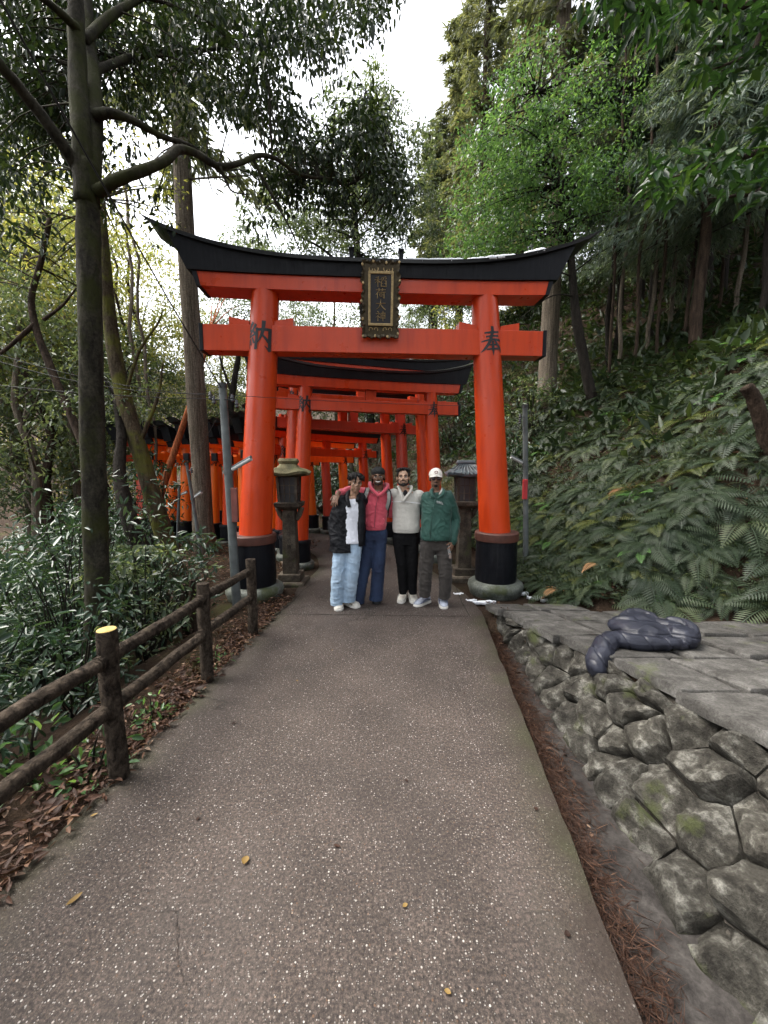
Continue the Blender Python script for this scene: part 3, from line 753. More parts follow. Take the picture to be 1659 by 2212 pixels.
# local frame: x right, z up, front at -y ; top leans towards the viewer
zb_, zt_ = 3.46, 4.30; hw = 0.235
def pf(x, z, out=0.0):
    t = (z - zb_) / (zt_ - zb_); return Vector((x, lerp(-0.19, -0.37, t) - out, z))
def scallop(n, side):
    pts = []
    return pts
ol = []
def edge(a, b, n, amp, k, seed):
    for i in range(n):
        t = i / n; x, z = lerp(a[0], b[0], t), lerp(a[1], b[1], t)
        w = amp * (math.sin(t * math.pi * k + seed) * 0.6 + 0.5 * math.sin(t * math.pi * k * 2.7 + seed * 2)) * min(1, 6 * t, 6 * (1 - t))
        dx, dz = b[0] - a[0], b[1] - a[1]; l = math.hypot(dx, dz)
        ol.append((x + dz / l * w, z - dx / l * w))
edge((-hw, zb_), (hw, zb_), 34, .018, 9, 0.4); edge((hw, zb_), (hw, zt_), 50, .022, 8, 1.0); edge((hw, zt_), (-hw, zt_), 34, .018, 9, 0.7); edge((-hw, zt_), (-hw, zb_), 50, .022, 8, 2.0)
ci = [(x * 0.86, (zb_ + zt_) / 2 + (z - (zb_ + zt_) / 2) * 0.92) for x, z in ol]
m = MB(); m.rings([[pf(x, z, -0.02) for x, z in ol], [pf(x, z, 0.03) for x, z in ol], [pf(x, z, 0.015) for x, z in ci]], cap=True)
m.build('carved_border', M['bronze'], pl)
iw, i0, i1 = 0.158, zb_ + 0.125, zt_ - 0.115
m = MB(); m.hexa([pf(-iw, i0, 0.0), pf(iw, i0, 0.0), pf(iw, i1, 0.0), pf(-iw, i1, 0.0)], [pf(-iw, i0, 0.028), pf(iw, i0, 0.028), pf(iw, i1, 0.028), pf(-iw, i1, 0.028)])
m.build('name_board', M['plaque'], pl)
for (xa, za, xb, zb2) in ((-iw, i0, iw, i0 + .03), (-iw, i1 - .03, iw, i1), (-iw, i0 + .03, -iw + .03, i1 - .03), (iw - .03, i0 + .03, iw, i1 - .03)):
    m = MB(); m.hexa([pf(xa, za, 0.029), pf(xb, za, 0.029), pf(xb, zb2, 0.029), pf(xa, zb2, 0.029)], [pf(xa, za, 0.046), pf(xb, za, 0.046), pf(xb, zb2, 0.046), pf(xa, zb2, 0.046)])
    m.build('inner_frame', M['gold'], pl, bevel=0.004)
ch = (i1 - i0 - 0.10) / 4
for k, key in enumerate(('ina', 'ri', 'dai', 'jin')):
    zc = i1 - 0.05 - ch * (k + .5); m = MB(); w = 0.150 if k == 0 else 0.128
    brush(m, key, lambda x, y, l: pf((x - .5) * w, zc + (y - .5) * ch * 0.9, 0.030 + l), 0.006); m.build('lettering', M['gold'], pl)
for (x, z, sg) in ((-.09, zt_ - .085, 1), (.09, zt_ - .085, 1), (-.09, zb_ + .085, -1), (.09, zb_ + .085, -1)):
    for q in (-1, 1):
        m = MB(); pts = [pf(x + q * (0.012 + 0.022 * (1 - math.cos(a))), z - sg * 0.026 * math.sin(a), 0.024) for a in np.linspace(0, 3.6, 9)]
        m.tube(pts, 0.0055, 5); m.build('scroll_ornament', M['gold'], pl)
for i in range(len(ol)):                           # gilt knobs round the carved rim
    if i % 6 == 0:
        x, z = ol[i]; m = MB(); m.ball(pf(x * 0.96, (zb_ + zt_) / 2 + (z - (zb_ + zt_) / 2) * 0.975, 0.026), (0.016, 0.010, 0.020), 8, 5); m.build('rim_knob', M['bronze'] if i % 4 else M['gold'], pl, smooth=True)

# snow on the roof and round the base
def snow(name, pts, label, rad, hz=0.03, group='patches of old snow'):
    m = MB()
    for k, (p, a) in enumerate(pts):
        p = Vector(p); n = 14
        def rr(f, h): return [p + Vector((math.cos(2 * math.pi * j / n) * a[0] * f * (1 + .35 * mnoise.noise(Vector((math.cos(2 * math.pi * j / n) + k * 3.1 + p.x, math.sin(2 * math.pi * j / n), p.y)))),
                                      math.sin(2 * math.pi * j / n) * a[1] * f * (1 + .35 * mnoise.noise(Vector((math.cos(2 * math.pi * j / n) + k * 3.1 + p.x, math.sin(2 * math.pi * j / n), p.y)))), h)) for j in range(n)]
        m.rings([rr(1, -0.03), rr(1, 0.2 * hz), rr(.8, .8 * hz), rr(.4, hz)])
    return tag(m.build(name, M['snow'], smooth=True), label, 'snow', group)
mt = Matrix.Translation((-0.095, 5.42, 0)) @ Matrix.Rotation(R(3.4), 4, 'Z')
def roofp(x):
    return mt @ Vector((x, -0.20, ROOFTOP - 0.005 + 0.43 * abs(x / 2.88) ** 3 + 0.01))
for x0, x1, lab in ((.42, 1.05, 'long strip of snow on the plaque gate roof right of the plaque'), (1.2, 1.75, 'thin strip of snow farther right on the plaque gate roof'), (1.95, 2.15, 'small lump of snow near the right tip of the plaque gate roof')):
    snow('snow_patch', [(roofp(x) + Vector((0, 0, -.012)), (0.06 + .03 * random.random(), 0.05 + .02 * random.random())) for x in np.arange(x0, x1, 0.045)], lab, 0, 0.02)
for (u, v, sx, sy, lab) in ((1043, 1300, .16, .05, 'snow patch in the gutter beside the right stone base'), (1018, 1297, .07, .04, 'small snow scrap at the path edge by the right stone base'),
                            (990, 1283, .07, .04, 'snow scrap by the right shoe of the man in the green jacket'), (968, 1284, .02, .02, 'tiny snow crumb on the path behind the green jacket man'),
                            (1155, 1290, .10, .05, 'snow patch behind the right stone base by the terrace'), (1178, 1296, .06, .03, 'snow crumbs on dead leaves at the terrace corner'),
                            (1133, 1281, .06, .05, 'snow lump touching the right stone base')):
    p = PZ(u, v, 0); p.z = max(0.0, terrain(p.x, p.y)) + 0.0; snow('snow_patch', [(p + Vector((sx * .62 * q_, sy * w_, 0)), (sx * z_, sy * z_)) for q_, w_, z_ in ((0, 0, .5), (.9, .5, .32), (-.8, -.3, .36), (.35, -.6, .28), (1.5, .1, .18), (-1.4, .5, .15))], lab, 0, 0.014)

# ------------------------------------------------------------------ stone lanterns
def lantern(loc, h, label, roofmat, tiled=False, w=1.0):
    e = empty('stone_lantern', loc); tag(e, label, 'stone lantern', 'lanterns flanking the path')
    def sq(z, a, b=None): b = b or a; return [Vector((-a, -b, z)), Vector((a, -b, z)), Vector((a, b, z)), Vector((-a, b, z))]
    m = MB(); m.rings([sq(-.1, .24), sq(0.02, .24), sq(0.05, .22)]); m.build('pedestal', M['lantern'], e, bevel=0.01)
    m = MB(); m.rings([sq(.05, .175), sq(0.16, .17)]); m.build('pedestal', M['lantern'], e, bevel=0.012)
    a, b = h * .60, h * .74
    m = MB(); m.rings([sq(.16, .11), sq(a, .092)]); post = m.build('post', M['lantern'], e, bevel=0.008)
    m = MB()                                        # worn engraved column of characters
    for k, key in enumerate(('hou', 'dai', 'jin', 'ri', 'ina', 'nou', 'dai')):
        zc = a * .92 - k * 0.095
        brush(m, key, lambda x, y, l: Vector(((x - .5) * .06, -0.1075 + zc * 0.0 + (zc) * 0.0 - 0.0035 - l + (zc - .16) / (a - .16) * 0.0165, zc + (y - .5) * .075)))
    m.build('engraving', M['mortar'], post)
    for s in (-1, 1):                               # scroll brackets under the platform
        m = MB(); pts = [Vector((s * (0.10 + 0.075 * math.sin(t * 1.5)), 0, a - 0.17 + 0.2 * t)) for t in np.linspace(0, 1, 8)]
        m.tube(pts, [0.03, .035, .04, .045, .045, .045, .05, .05], 8); m.build('scroll_bracket', M['lantern'], e, smooth=True)
    m = MB(); m.rings([sq(a, .12), sq(a + .05, .19), sq(a + .11, .20), sq(a + .115, .15)]); m.build('platform', M['lantern'], e, bevel=0.008)
    z0, z1 = a + .115, h * .86
    m = MB(); m.rings([sq(z0, .125), sq(z1, .14)]); m.build('light_box', M['metal_dark'], e)
    for sx in (-1, 1):
        for sy in (-1, 1):
            m = MB(); m.hexa([Vector((sx * .125 + dx, sy * .125 + dy, z0)) for dx, dy in ((-.018, -.018), (.018, -.018), (.018, .018), (-.018, .018))],
                             [Vector((sx * .14 + dx, sy * .14 + dy, z1)) for dx, dy in ((-.018, -.018), (.018, -.018), (.018, .018), (-.018, .018))]); m.build('corner_post', M['lantern'], e)
    for k in range(1, 3):
        z = lerp(z0, z1, k / 3); q = lerp(.125, .14, k / 3) + 0.006
        m = MB(); m.box((0, -q, z), (2 * q - .03, .012, .012)); m.box((q, 0, z), (.012, 2 * q - .03, .012)); m.box((-q, 0, z), (.012, 2 * q - .03, .012)); m.build('lattice', M['lantern'], e)
        x = -.125 + .25 * k / 3
        m = MB(); m.box((x, -.140, (z0 + z1) / 2), (.012, .012, z1 - z0)); m.build('lattice', M['lantern'], e)
    # sweeping roof
    m = MB(); prof = [(0.0, .14), (0.015, .30), (0.05, .31), (0.09, .23), (0.14, .155), (0.19, .115)]
    rr = []
    for z, a_ in prof:
        ring = []
        for k in range(16):
            w_ = 2 * math.pi * (k + .5) / 16 + math.pi / 4
            c, s_ = math.cos(w_), math.sin(w_); sc = a_ / max(abs(c), abs(s_)); cor = (abs(c * s_) * 2) ** 6
            ring.append(Vector((c * sc, s_ * sc, z1 + z + cor * 0.05 * (a_ > .2))))
        rr.append(ring)
    m.rings(rr); rf = m.build('roof', roofmat, e, smooth=True, sharp=45)
    m = MB(); m.rings([sq(z1 + .19, .13, .06), sq(z1 + .235, .15, .075), sq(z1 + .275, .13, .05)]); m.build('ridge', roofmat, rf, bevel=0.008)
    if tiled:
        for k in range(-4, 5):
            for sg in (-1, 1):
                x = k * .066; m = MB()
                m.tube([Vector((x * (1 if z < .06 else lerp(1, .42, (z - .06) / .13)), sg * (y + 0.002), z1 + z + .008)) for z, y in ((.055, .315), (.09, .232), (.14, .157), (.19, .118))], .012, 6)
                m.build('roof_tile', roofmat, rf, smooth=True)
    return e
tile = mat_simple('roof_tile_slate', (0.06, 0.075, 0.085), 0.35, 0.3, 9)
lantern((PZ(626, 1262).x, PZ(626, 1262).y + 0.12, 0), 1.92, 'weathered mossy stone lantern behind the left pillar of the nearest gate', M['lantern_moss'])
lantern((PZ(1003, 1248).x, PZ(1003, 1248).y + 0.1, 0), 1.90, 'tile roofed lantern half hidden behind the right pillar of the nearest gate', tile, True)

# ------------------------------------------------------------------ log fence
fp = [(-1.60, 0.98), (-1.52, 2.03), (-1.475, 3.055), (-1.40, 3.97)]
ftop = [.88, .88, .83, .82]
fence = empty('log_fence', (-1.5, 2.5, 0)); tag(fence, 'brown log rail fence along the left edge of the path', 'fence')
def log(a, b, r, name, n=12, seg=14, seed=0.0, parent=None):
    a, b = Vector(a), Vector(b); m = MB(); rings = []
    ax = (b - a).normalized(); e1 = ax.orthogonal().normalized(); e2 = ax.cross(e1)
    n = 28; seg = 30
    for i in range(seg + 1):
        t = i / seg; c = a.lerp(b, t) + (e1 * mnoise.noise(Vector((t * 3, seed, 0))) + e2 * mnoise.noise(Vector((t * 3, seed, 5)))) * 0.012
        rings.append([c + (e1 * math.cos(2 * math.pi * j / n) + e2 * math.sin(2 * math.pi * j / n)) * r * (1 + .09 * abs(mnoise.noise(Vector((math.cos(2 * math.pi * j / n) * 4 + seed, math.sin(2 * math.pi * j / n) * 4, t * 1.3)))) + .13 * mnoise.noise(Vector((math.cos(2 * math.pi * j / n) * 2.4 + seed, math.sin(2 * math.pi * j / n) * 2.4, t * 2.2))) + .07 * mnoise.noise(Vector((j * 1.9, t * 12, seed)))) for j in range(n)])
    m.rings(rings); o = m.build(name, M['log'], smooth=True, sharp=60); wl_loc(o, fence); return o
for i, ((x, y), zt) in enumerate(zip(fp, ftop)):
    p = log((x, y, -.25), (x + random.uniform(-.01, .01), y, zt), .048, 'post', seed=i * 7.3)
    if i != 3:
        m = MB(); n = 18; m.rings([[Vector((x + math.cos(2 * math.pi * j / n) * r_, y + math.sin(2 * math.pi * j / n) * r_, zt + h)) for j in range(n)] for r_, h in ((.046, -.004), (.047, .003), (.040, .007), (.01, .006))])
        m.build('cut_end', M['log_end'] if i < 2 else M['log'], p)
for i in range(3):
    (x0, y0), (x1, y1) = fp[i], fp[i + 1]
    for z, r_ in ((.715, .037), (.425, .039)):
        k = 0 if i else 0
        log((x0 - 0.01, y0 - .07, z), (x1 - 0.01, y1 + .07, z - (.02 if i else 0.0)), r_, 'rail', seed=i * 3.1 + z * 9)
# short weathered stakes behind the fence
for (u, v, h, r_, lab) in ((418, 1345, .52, .045, 'grey weathered wooden stake behind the log fence'), (400, 1330, .40, .04, 'shorter dark stake behind the log fence')):
    p = PZ(u, v, -.05); m = MB(); m.tube([p + Vector((0, 0, -.5)), p + Vector((.0, 0, h * .5)), p + Vector((.015, 0, h))], [r_, r_, r_ * .8], 8, jit=.25, seed=u)
    tag(m.build('wooden_stake', M['bark_brown'], smooth=True, sharp=50), lab, 'stake', 'stakes behind the fence')

# ------------------------------------------------------------------ lamp poles and wires
def pole(base, top, r0, r1, label, name='utility_pole', lamp=None, box=None, boxmat=None, insul=True):
    base, top = Vector(base), Vector(top); e = empty(name, base); tag(e, label, 'lamp pole', 'lamp poles beside the gates')
    L = top - base
    m = MB(); m.tube([Vector((0, 0, -.3)), L * .5, L * .985], [r0, lerp(r0, r1, .5), r1], 14); m.build('shaft', M['metal_grey'], e, smooth=True, sharp=50)
    m = MB(); m.tube([L * .98, L * 1.0], r1 * 1.18, 14); m.build('pole_cap', M['metal_dark'], e)
    if lamp:
        t, d, ln = lamp; p0 = L * t; d = Vector(d).normalized()
        m = MB(); m.tube([p0 + d * .02, p0 + d * .08], .014, 8); m.build('lamp_arm', M['metal_dark'], e)
        m = MB(); m.tube([p0 + d * .07, p0 + d * (.07 + ln)], .024, 10); m.build('lamp_tube', M['lamp_white'], e, smooth=True, sharp=50)
        up = Vector((0, 0, 1)); m = MB(); m.tube([p0 + d * .07 + up * .024, p0 + d * (.07 + ln) + up * .024], .018, 8); m.build('lamp_housing', M['metal_grey'], e, smooth=True, sharp=50)
        m = MB(); m.tube([p0 - L.normalized() * .02, p0 + L.normalized() * .02], r0 * 1.12, 14); m.build('clamp', M['metal_grey'], e)
    if box:
        t, dx, w, h = box; p0 = L * t + Vector((dx, -.05, 0))
        m = MB(); m.box(p0, (w, .05, h)); m.build('sign_box', M[boxmat], e, bevel=0.006)
    if insul:
        for k, (dx, dz) in enumerate(insul):
            p0 = L * .93 + Vector((dx, -.03, dz)); m = MB()
            m.lathe([(.008, -.05), (.022, -.045), (.022, -.025), (.013, -.02), (.024, -.01), (.024, .01), (.013, .015), (.02, .03), (.008, .045)], p0, 10); m.build('insulator', M['porcelain'], e, smooth=True)
        m = MB(); xs = [i[0] for i in insul]; m.tube([L * .93 + Vector((min(xs + [0]), -.03, -.0)), L * .93 + Vector((max(xs + [0]), -.03, 0))], .008, 6); m.build('crossarm', M['metal_dark'], e)
    return e
PA0, PA1 = PZ(513, 1313), P(480, 828, 4.77)
pole(PA0, PA1, .056, .046, 'tall grey lamp pole with a brown board left of the nearest gate', lamp=(.62, (.85, -.25, .42), .30), box=(.475, .075, .075, .42), boxmat='sign_brown', insul=[(-.10, .0), (-.14, .05), (.12, .02), (.17, -.05)])
PB0, PB1 = PZ(1137, 1245), P(1134, 874, 6.24)
pole(PB0, PB1, .045, .04, 'grey lamp pole with a small red box right of the nearest gate', lamp=(.66, (-.85, -.2, .4), .22), box=(.52, -.03, .07, .32), boxmat='sign_red', insul=[(-.09, .0), (-.09, -.06)])
p0 = PZ(440, 1224); p1 = P(403, 1000, p0.y)
pole(p0, p1, .032, .026, 'thin greenish pole leaning left in front of the cedar trunk', 'lamp_pole', lamp=(.66, (.8, -.2, .5), .16), insul=[(.08, .0)])
p0 = P(381, 1186, 8.6); p1 = P(388, 1050, 8.6)
pole(p0, p1, .03, .026, 'thin far grey pole left of the cedar trunk', 'lamp_pole', lamp=(.85, (.8, -.2, .3), .16), insul=None)

def wire(a, b, sag, r, label, n=20):
    a, b = Vector(a), Vector(b); m = MB()
    m.tube([a.lerp(b, t) - Vector((0, 0, sag * 4 * t * (1 - t))) for t in np.linspace(0, 1, n)], r, 5)
    tag(m.build('overhead_wire', M['wire'], smooth=True), label, 'wire', 'overhead wires')
tp = PA1 + Vector((0, 0, -.16))
wire(PA1 + Vector((.0, -.03, -.06)), P(-120, -220, 1.9), .05, .0065, 'thick black cable running up across the dark trunk to the top left')
wire(tp + Vector((-.12, 0, .02)), P(-90, 738, 4.0), .10, .004, 'upper thin wire from the tall lamp pole to the left edge')
wire(tp + Vector((-.16, 0, .04)), P(-90, 752, 4.1), .13, .004, 'second thin wire from the tall lamp pole to the left edge')
wire(tp + Vector((-.1, 0, -.02)), P(-90, 822, 3.9), .04, .004, 'lowest thin wire from the tall lamp pole to the left edge')
wire(tp + Vector((.12, 0, .02)), PB1 + Vector((-.06, 0, -.03)), .03, .0035, 'thin wire strung between the two lamp poles through the nearest gate')
wire(PA1 + Vector((-.02, 0, -.30)), P(403, 1000, 7.2), .06, .004, 'thin wire dropping from the tall lamp pole to the leaning pole')
# ------------------------------------------------------------------ people
def remesh(mb, voxel, smooth=4, extra=None):
    """union of closed shapes as one continuous surface"""
    me = mb.mesh('tmp'); o = bpy.data.objects.new('tmp', me); COL.objects.link(o)
    md = o.modifiers.new('r', 'REMESH'); md.mode = 'VOXEL'; md.voxel_size = voxel
    if smooth: sm = o.modifiers.new('s', 'SMOOTH'); sm.factor = 0.5; sm.iterations = smooth
    dg = bpy.context.evaluated_depsgraph_get()
    out = bpy.data.meshes.new_from_object(o.evaluated_get(dg))
    bpy.data.objects.remove(o); bpy.data.meshes.remove(me)
    return out
def ruffle(me, amp, sc, seed, detail=0.0, dsc=60):
    """folds: push vertices along their normals"""
    sx, sy, sz = sc
    nr = [v.normal.copy() for v in me.vertices]
    for v, n in zip(me.vertices, nr):
        c = v.co
        w = mnoise.noise(Vector((c.x * 5 + seed, c.y * 5, c.z * 4)))
        d = mnoise.noise(Vector((c.x * sx + seed + w, c.y * sy, c.z * sz + 0.8 * c.x * sx + 2 * w)))
        d2 = mnoise.noise(Vector((c.x * sx * 2.1 - seed, c.y * sy * 2.1, c.z * sz * 2.3 - 1.2 * c.x * sx)))
        d = (max(0, 1 - abs(d) * 4.0) - .35) * amp * .75 + max(0, 1 - abs(d2) * 4.5) * amp * .35 * (0.5 + w)
        if detail: d += detail * mnoise.noise(Vector((c.x * dsc + seed, c.y * dsc, c.z * dsc)))
        v.co = c + n * d
    me.update()
def cut_below(me, zx):
    """open hems: zx is a list of (x limit, z) - faces left of x limit end at z"""
    bm = bmesh.new(); bm.from_mesh(me)
    for z in sorted(set(z for _, z in zx)):
        bmesh.ops.bisect_plane(bm, geom=bm.verts[:] + bm.edges[:] + bm.faces[:], plane_co=(0, 0, z), plane_no=(0, 0, 1))
    kill = []
    for f in bm.faces:
        c = f.calc_center_median()
        z = next((zz for xl, zz in zx if c.x < xl), zx[-1][1])
        if c.z < z: kill.append(f)
    bmesh.ops.delete(bm, geom=kill, context='FACES'); bm.to_mesh(me); bm.free()
def finish(me, name, mats, parent, solid=0):
    if not isinstance(mats, (list, tuple)): mats = [mats]
    me.materials.clear()
    for m_ in mats: me.materials.append(m_)
    shade(me); o = link(name, me, parent)
    if solid: s_ = o.modifiers.new('solid', 'SOLIDIFY'); s_.thickness = solid; s_.offset = -1
    return o
def merge_into(mb, me, M4=None):
    mb.add([(M4 @ v.co if M4 else v.co) for v in me.vertices], [tuple(p.vertices) for p in me.polygons])
def loft(mb, secs, n=22, yaw=0.0):
    """closed body of elliptical sections (centre, rx, ry)"""
    rr = []
    ca, sa = math.cos(yaw), math.sin(yaw)
    c0, a0, b0 = secs[0]; c1, a1, b1 = secs[-1]
    ss = [(c0, a0 * .05, b0 * .05)] + list(secs) + [(c1, a1 * .05, b1 * .05)]
    for c, a, b in ss:
        ring = []
        for j in range(n):
            w = 2 * math.pi * j / n
            x = math.copysign(abs(math.cos(w)) ** .85, math.cos(w)) * a; y = math.copysign(abs(math.sin(w)) ** .85, math.sin(w)) * b
            ring.append(Vector(c) + Vector((x * ca - y * sa, x * sa + y * ca, 0)))
        rr.append(ring)
    mb.rings(rr)
def limb(mb, pts, rad, n=12):
    mb.tube(pts, rad, n)
    for p, r in zip(pts, rad): mb.ball(p, r * 0.99, 12, 8)
def frame(dirv, upv):
    d = Vector(dirv).normalized(); u = Vector(upv); u = (u - d * u.dot(d)).normalized(); return d, u, d.cross(u)
def hand(mb, wrist, dirv, back, side, curl=0.5, spread=0.15, sc=1.0):
    """palm and five separate fingers; back = direction of the back of the hand; side=+1 thumb along d x back"""
    d, u, s = frame(dirv, back); s = s * side
    w = Vector(wrist); tmp = MB()
    mt_ = Matrix((s, d, u)).transposed()
    tmp.ball(w + d * .045 * sc, (.040 * sc, .052 * sc, .016 * sc), 14, 8, mt_)
    tmp.tube([w - d * .05, w, w + d * .03], [.026 * sc, .024 * sc, .027 * sc], 12)
    for k, (off, ln) in enumerate(((.029, .070), (.010, .080), (-.010, .075), (-.028, .058))):
        p = w + d * .080 * sc + s * off * sc; ang = 0.15; pts = [p - d * .02]
        fd = (d + s * off * spread * 12).normalized()
        pts.append(p)
        for seg in (.42, .32, .26):
            ang += curl * (0.9 if seg > .4 else 0.75)
            q = fd * math.cos(ang) - u * math.sin(ang)
            p = p + q * ln * seg * sc; pts.append(p)
        limb(tmp, pts, [.0095 * sc, .0095 * sc, .009 * sc, .0085 * sc, .0075 * sc], 8)
    p = w + d * .025 * sc + s * .030 * sc
    t1 = p + (d * .55 + s * .75 - u * .25).normalized() * .036 * sc; t2 = t1 + (d * .85 + s * .25 - u * .45 * (curl + .2)).normalized() * .032 * sc
    limb(tmp, [p, t1, t2], [.013 * sc, .011 * sc, .009 * sc], 8)
    me = remesh(tmp, .0042, 2); merge_into(mb, me); bpy.data.meshes.remove(me)

def skin_mat(name, c):
    t = NT(name); n = t.noise(t.coords('Object'), 25, 4); t.base(t.ramp(n, [(0.3, tuple(x * .85 for x in c)), (0.7, tuple(x * 1.1 for x in c))])).rough(0.5)
    t.b.inputs['Subsurface Weight'].default_value = 0.08; t.b.inputs['Subsurface Radius'].default_value = (0.01, 0.004, 0.002); t.b.inputs['Specular IOR Level'].default_value = 0.4
    return t.mat
def cloth_mat(name, c, rough=0.85, weave=400, var=0.2, sheen=0.1, bump=0.25):
    t = NT(name); p = t.coords('Object'); n = t.noise(p, 7, 5, 0.6); f = t.noise(p, weave, 2)
    col = t.ramp(n, [(0.3, tuple(x * (1 - var) for x in c)), (0.7, tuple(min(1, x * (1 + var)) for x in c))])
    t.base(t.mix(0.35, col, t.ramp(f, [(.3, (.3,) * 3), (.7, (.7,) * 3)]), 'OVERLAY')).rough(rough); t.b.inputs['Sheen Weight'].default_value = sheen
    t.b.inputs['Specular IOR Level'].default_value = 0.25
    if max(c) < .03: t.b.inputs['Sheen Weight'].default_value = 0.0; t.b.inputs['Specular IOR Level'].default_value = 0.15
    t.bump(t.math('ADD', t.noise(p, 28, 4), t.math('MULTIPLY', f, .3)), bump, 0.008)
    return t.mat
def denim_mat(name, c, light):
    t = NT(name); p = t.coords('Object'); n = t.noise(p, 3.2, 6, 0.65); f = t.noise(t.coords('Object', (1, 1, 4)), 120, 2)
    col = t.ramp(n, [(0.3, c), (0.7, light)])
    t.base(t.mix(0.4, col, t.ramp(f, [(.3, (.32,) * 3), (.7, (.68,) * 3)]), 'OVERLAY')).rough(0.9); t.bump(t.noise(p, 22, 5), .35, .01)
    return t.mat
def hair_mat(name, c=(0.006, 0.005, 0.0045)):
    t = NT(name); n = t.noise(t.coords('Object', (90, 90, 12)), 1.5, 4); t.base(t.ramp(n, [(.3, tuple(x * .5 for x in c)), (.7, tuple(x * 1.8 for x in c))])).rough(.5); t.b.inputs['Specular IOR Level'].default_value = .22; t.bump(n, .9, .01)
    return t.mat
HAIR = hair_mat('black_hair'); EYEW = mat_simple('eye_white', (.62, .60, .57), .3, .05); IRIS = mat_simple('eye_iris', (.012, .008, .006), .2, .1)
TEETH = mat_simple('teeth', (.75, .73, .68), .3, .05)
M_RUB = mat_simple('shoe_rubber_white', (.62, .60, .55), .6, .12, 20); M_LEA = mat_simple('shoe_leather_cream', (.55, .53, .47), .55, .15, 20)

def head_parts(par, body_mb, pos, yaw, tilt, skin, brow=1.0, smile=False, roll=0.0, s=1.0):
    """adds the head to the body mesh, returns the head matrix"""
    h = MB()
    h.ball((0, .014, .145), (.075, .094, .084), 20, 14); h.ball((0, -.022, .078), (.060, .070, .078), 18, 12)
    h.ball((0, -.056, .020), (.028, .026, .021), 12, 8); h.ball((0, -.076, .131), (.048, .017, .012), 12, 8)
    h.tube([Vector((0, -.084, .127)), Vector((0, -.097, .105)), Vector((0, -.108, .087))], [.008, .010, .013], 10)
    h.ball((0, -.104, .084), (.014, .012, .010)); 
    for sg in (-1, 1):
        h.ball((sg * .013, -.094, .081), (.009, .010, .008)); h.ball((sg * .040, -.060, .092), (.024, .022, .020)); h.ball((sg * .044, -.020, .045), (.018, .035, .028))
        h.ball((sg * .077, .012, .105), (.009, .020, .031), 10, 8)
    h.ball((0, -.086, .055), (.024, .010, .007)); h.ball((0, -.085, .044), (.021, .010, .008))
    h.tube([Vector((0, .012, .07)), Vector((0, .02, -.02)), Vector((0, .03, -.10))], [.054, .054, .060], 16)
    me = remesh(h, .0055, 3)
    Mh = Matrix.Translation(pos) @ Matrix.Rotation(yaw, 4, 'Z') @ Matrix.Rotation(roll, 4, 'Y') @ Matrix.Rotation(tilt, 4, 'X') @ Matrix.Scale(s, 4)
    merge_into(body_mb, me, Mh); bpy.data.meshes.remove(me)
    return Mh
def put(mb, name, mats, parent, Mh, smooth=True):
    mb.v = [tuple(Mh @ Vector(p)) for p in mb.v]; return mb.build(name, mats, parent, smooth=smooth)
def face(par, Mh, lip, brow_w=.0045, smile=False):
    for sg in (-1, 1):
        m = MB(); m.ball((sg * .031, -.0745, .1125), (.0155, .012, .0065), 12, 8); m.cur = 1; m.ball((sg * .030, -.0835, .1125), (.006, .0045, .0062), 10, 6)
        put(m, 'eye', [EYEW, IRIS], par, Mh)
        m = MB(); m.tube([Vector((sg * x, y, z)) for x, y, z in ((.0145, -.0845, .1175), (.031, -.0885, .1205), (.047, -.0755, .1155))], [.0018, .0028, .0016], 6); put(m, 'eyelid', HAIR, par, Mh)
        m = MB(); m.tube([Vector((sg * x, y, z)) for x, y, z in ((.012, -.0925, .1315), (.030, -.0935, .1375), (.050, -.0785, .1325))], [brow_w, brow_w * 1.2, brow_w * .5], 6); put(m, 'eyebrow', HAIR, par, Mh)
    m = MB()
    if smile:
        m.tube([Vector((x, y, z)) for x, y, z in ((-.034, -.078, .062), (-.02, -.0925, .054), (0, -.0975, .051), (.02, -.0925, .054), (.034, -.078, .062))], [.002, .005, .006, .005, .002], 8); put(m, 'teeth', TEETH, par, Mh)
        m = MB(); m.tube([Vector((x, y, z)) for x, y, z in ((-.034, -.078, .061), (-.02, -.0925, .047), (0, -.098, .043), (.02, -.0925, .047), (.034, -.078, .061))], .0035, 6)
    else:
        m.tube([Vector((x, y, z)) for x, y, z in ((-.025, -.082, .050), (0, -.096, .0495), (.025, -.082, .050))], [.002, .0035, .002], 6)
    put(m, 'lips', lip, par, Mh)

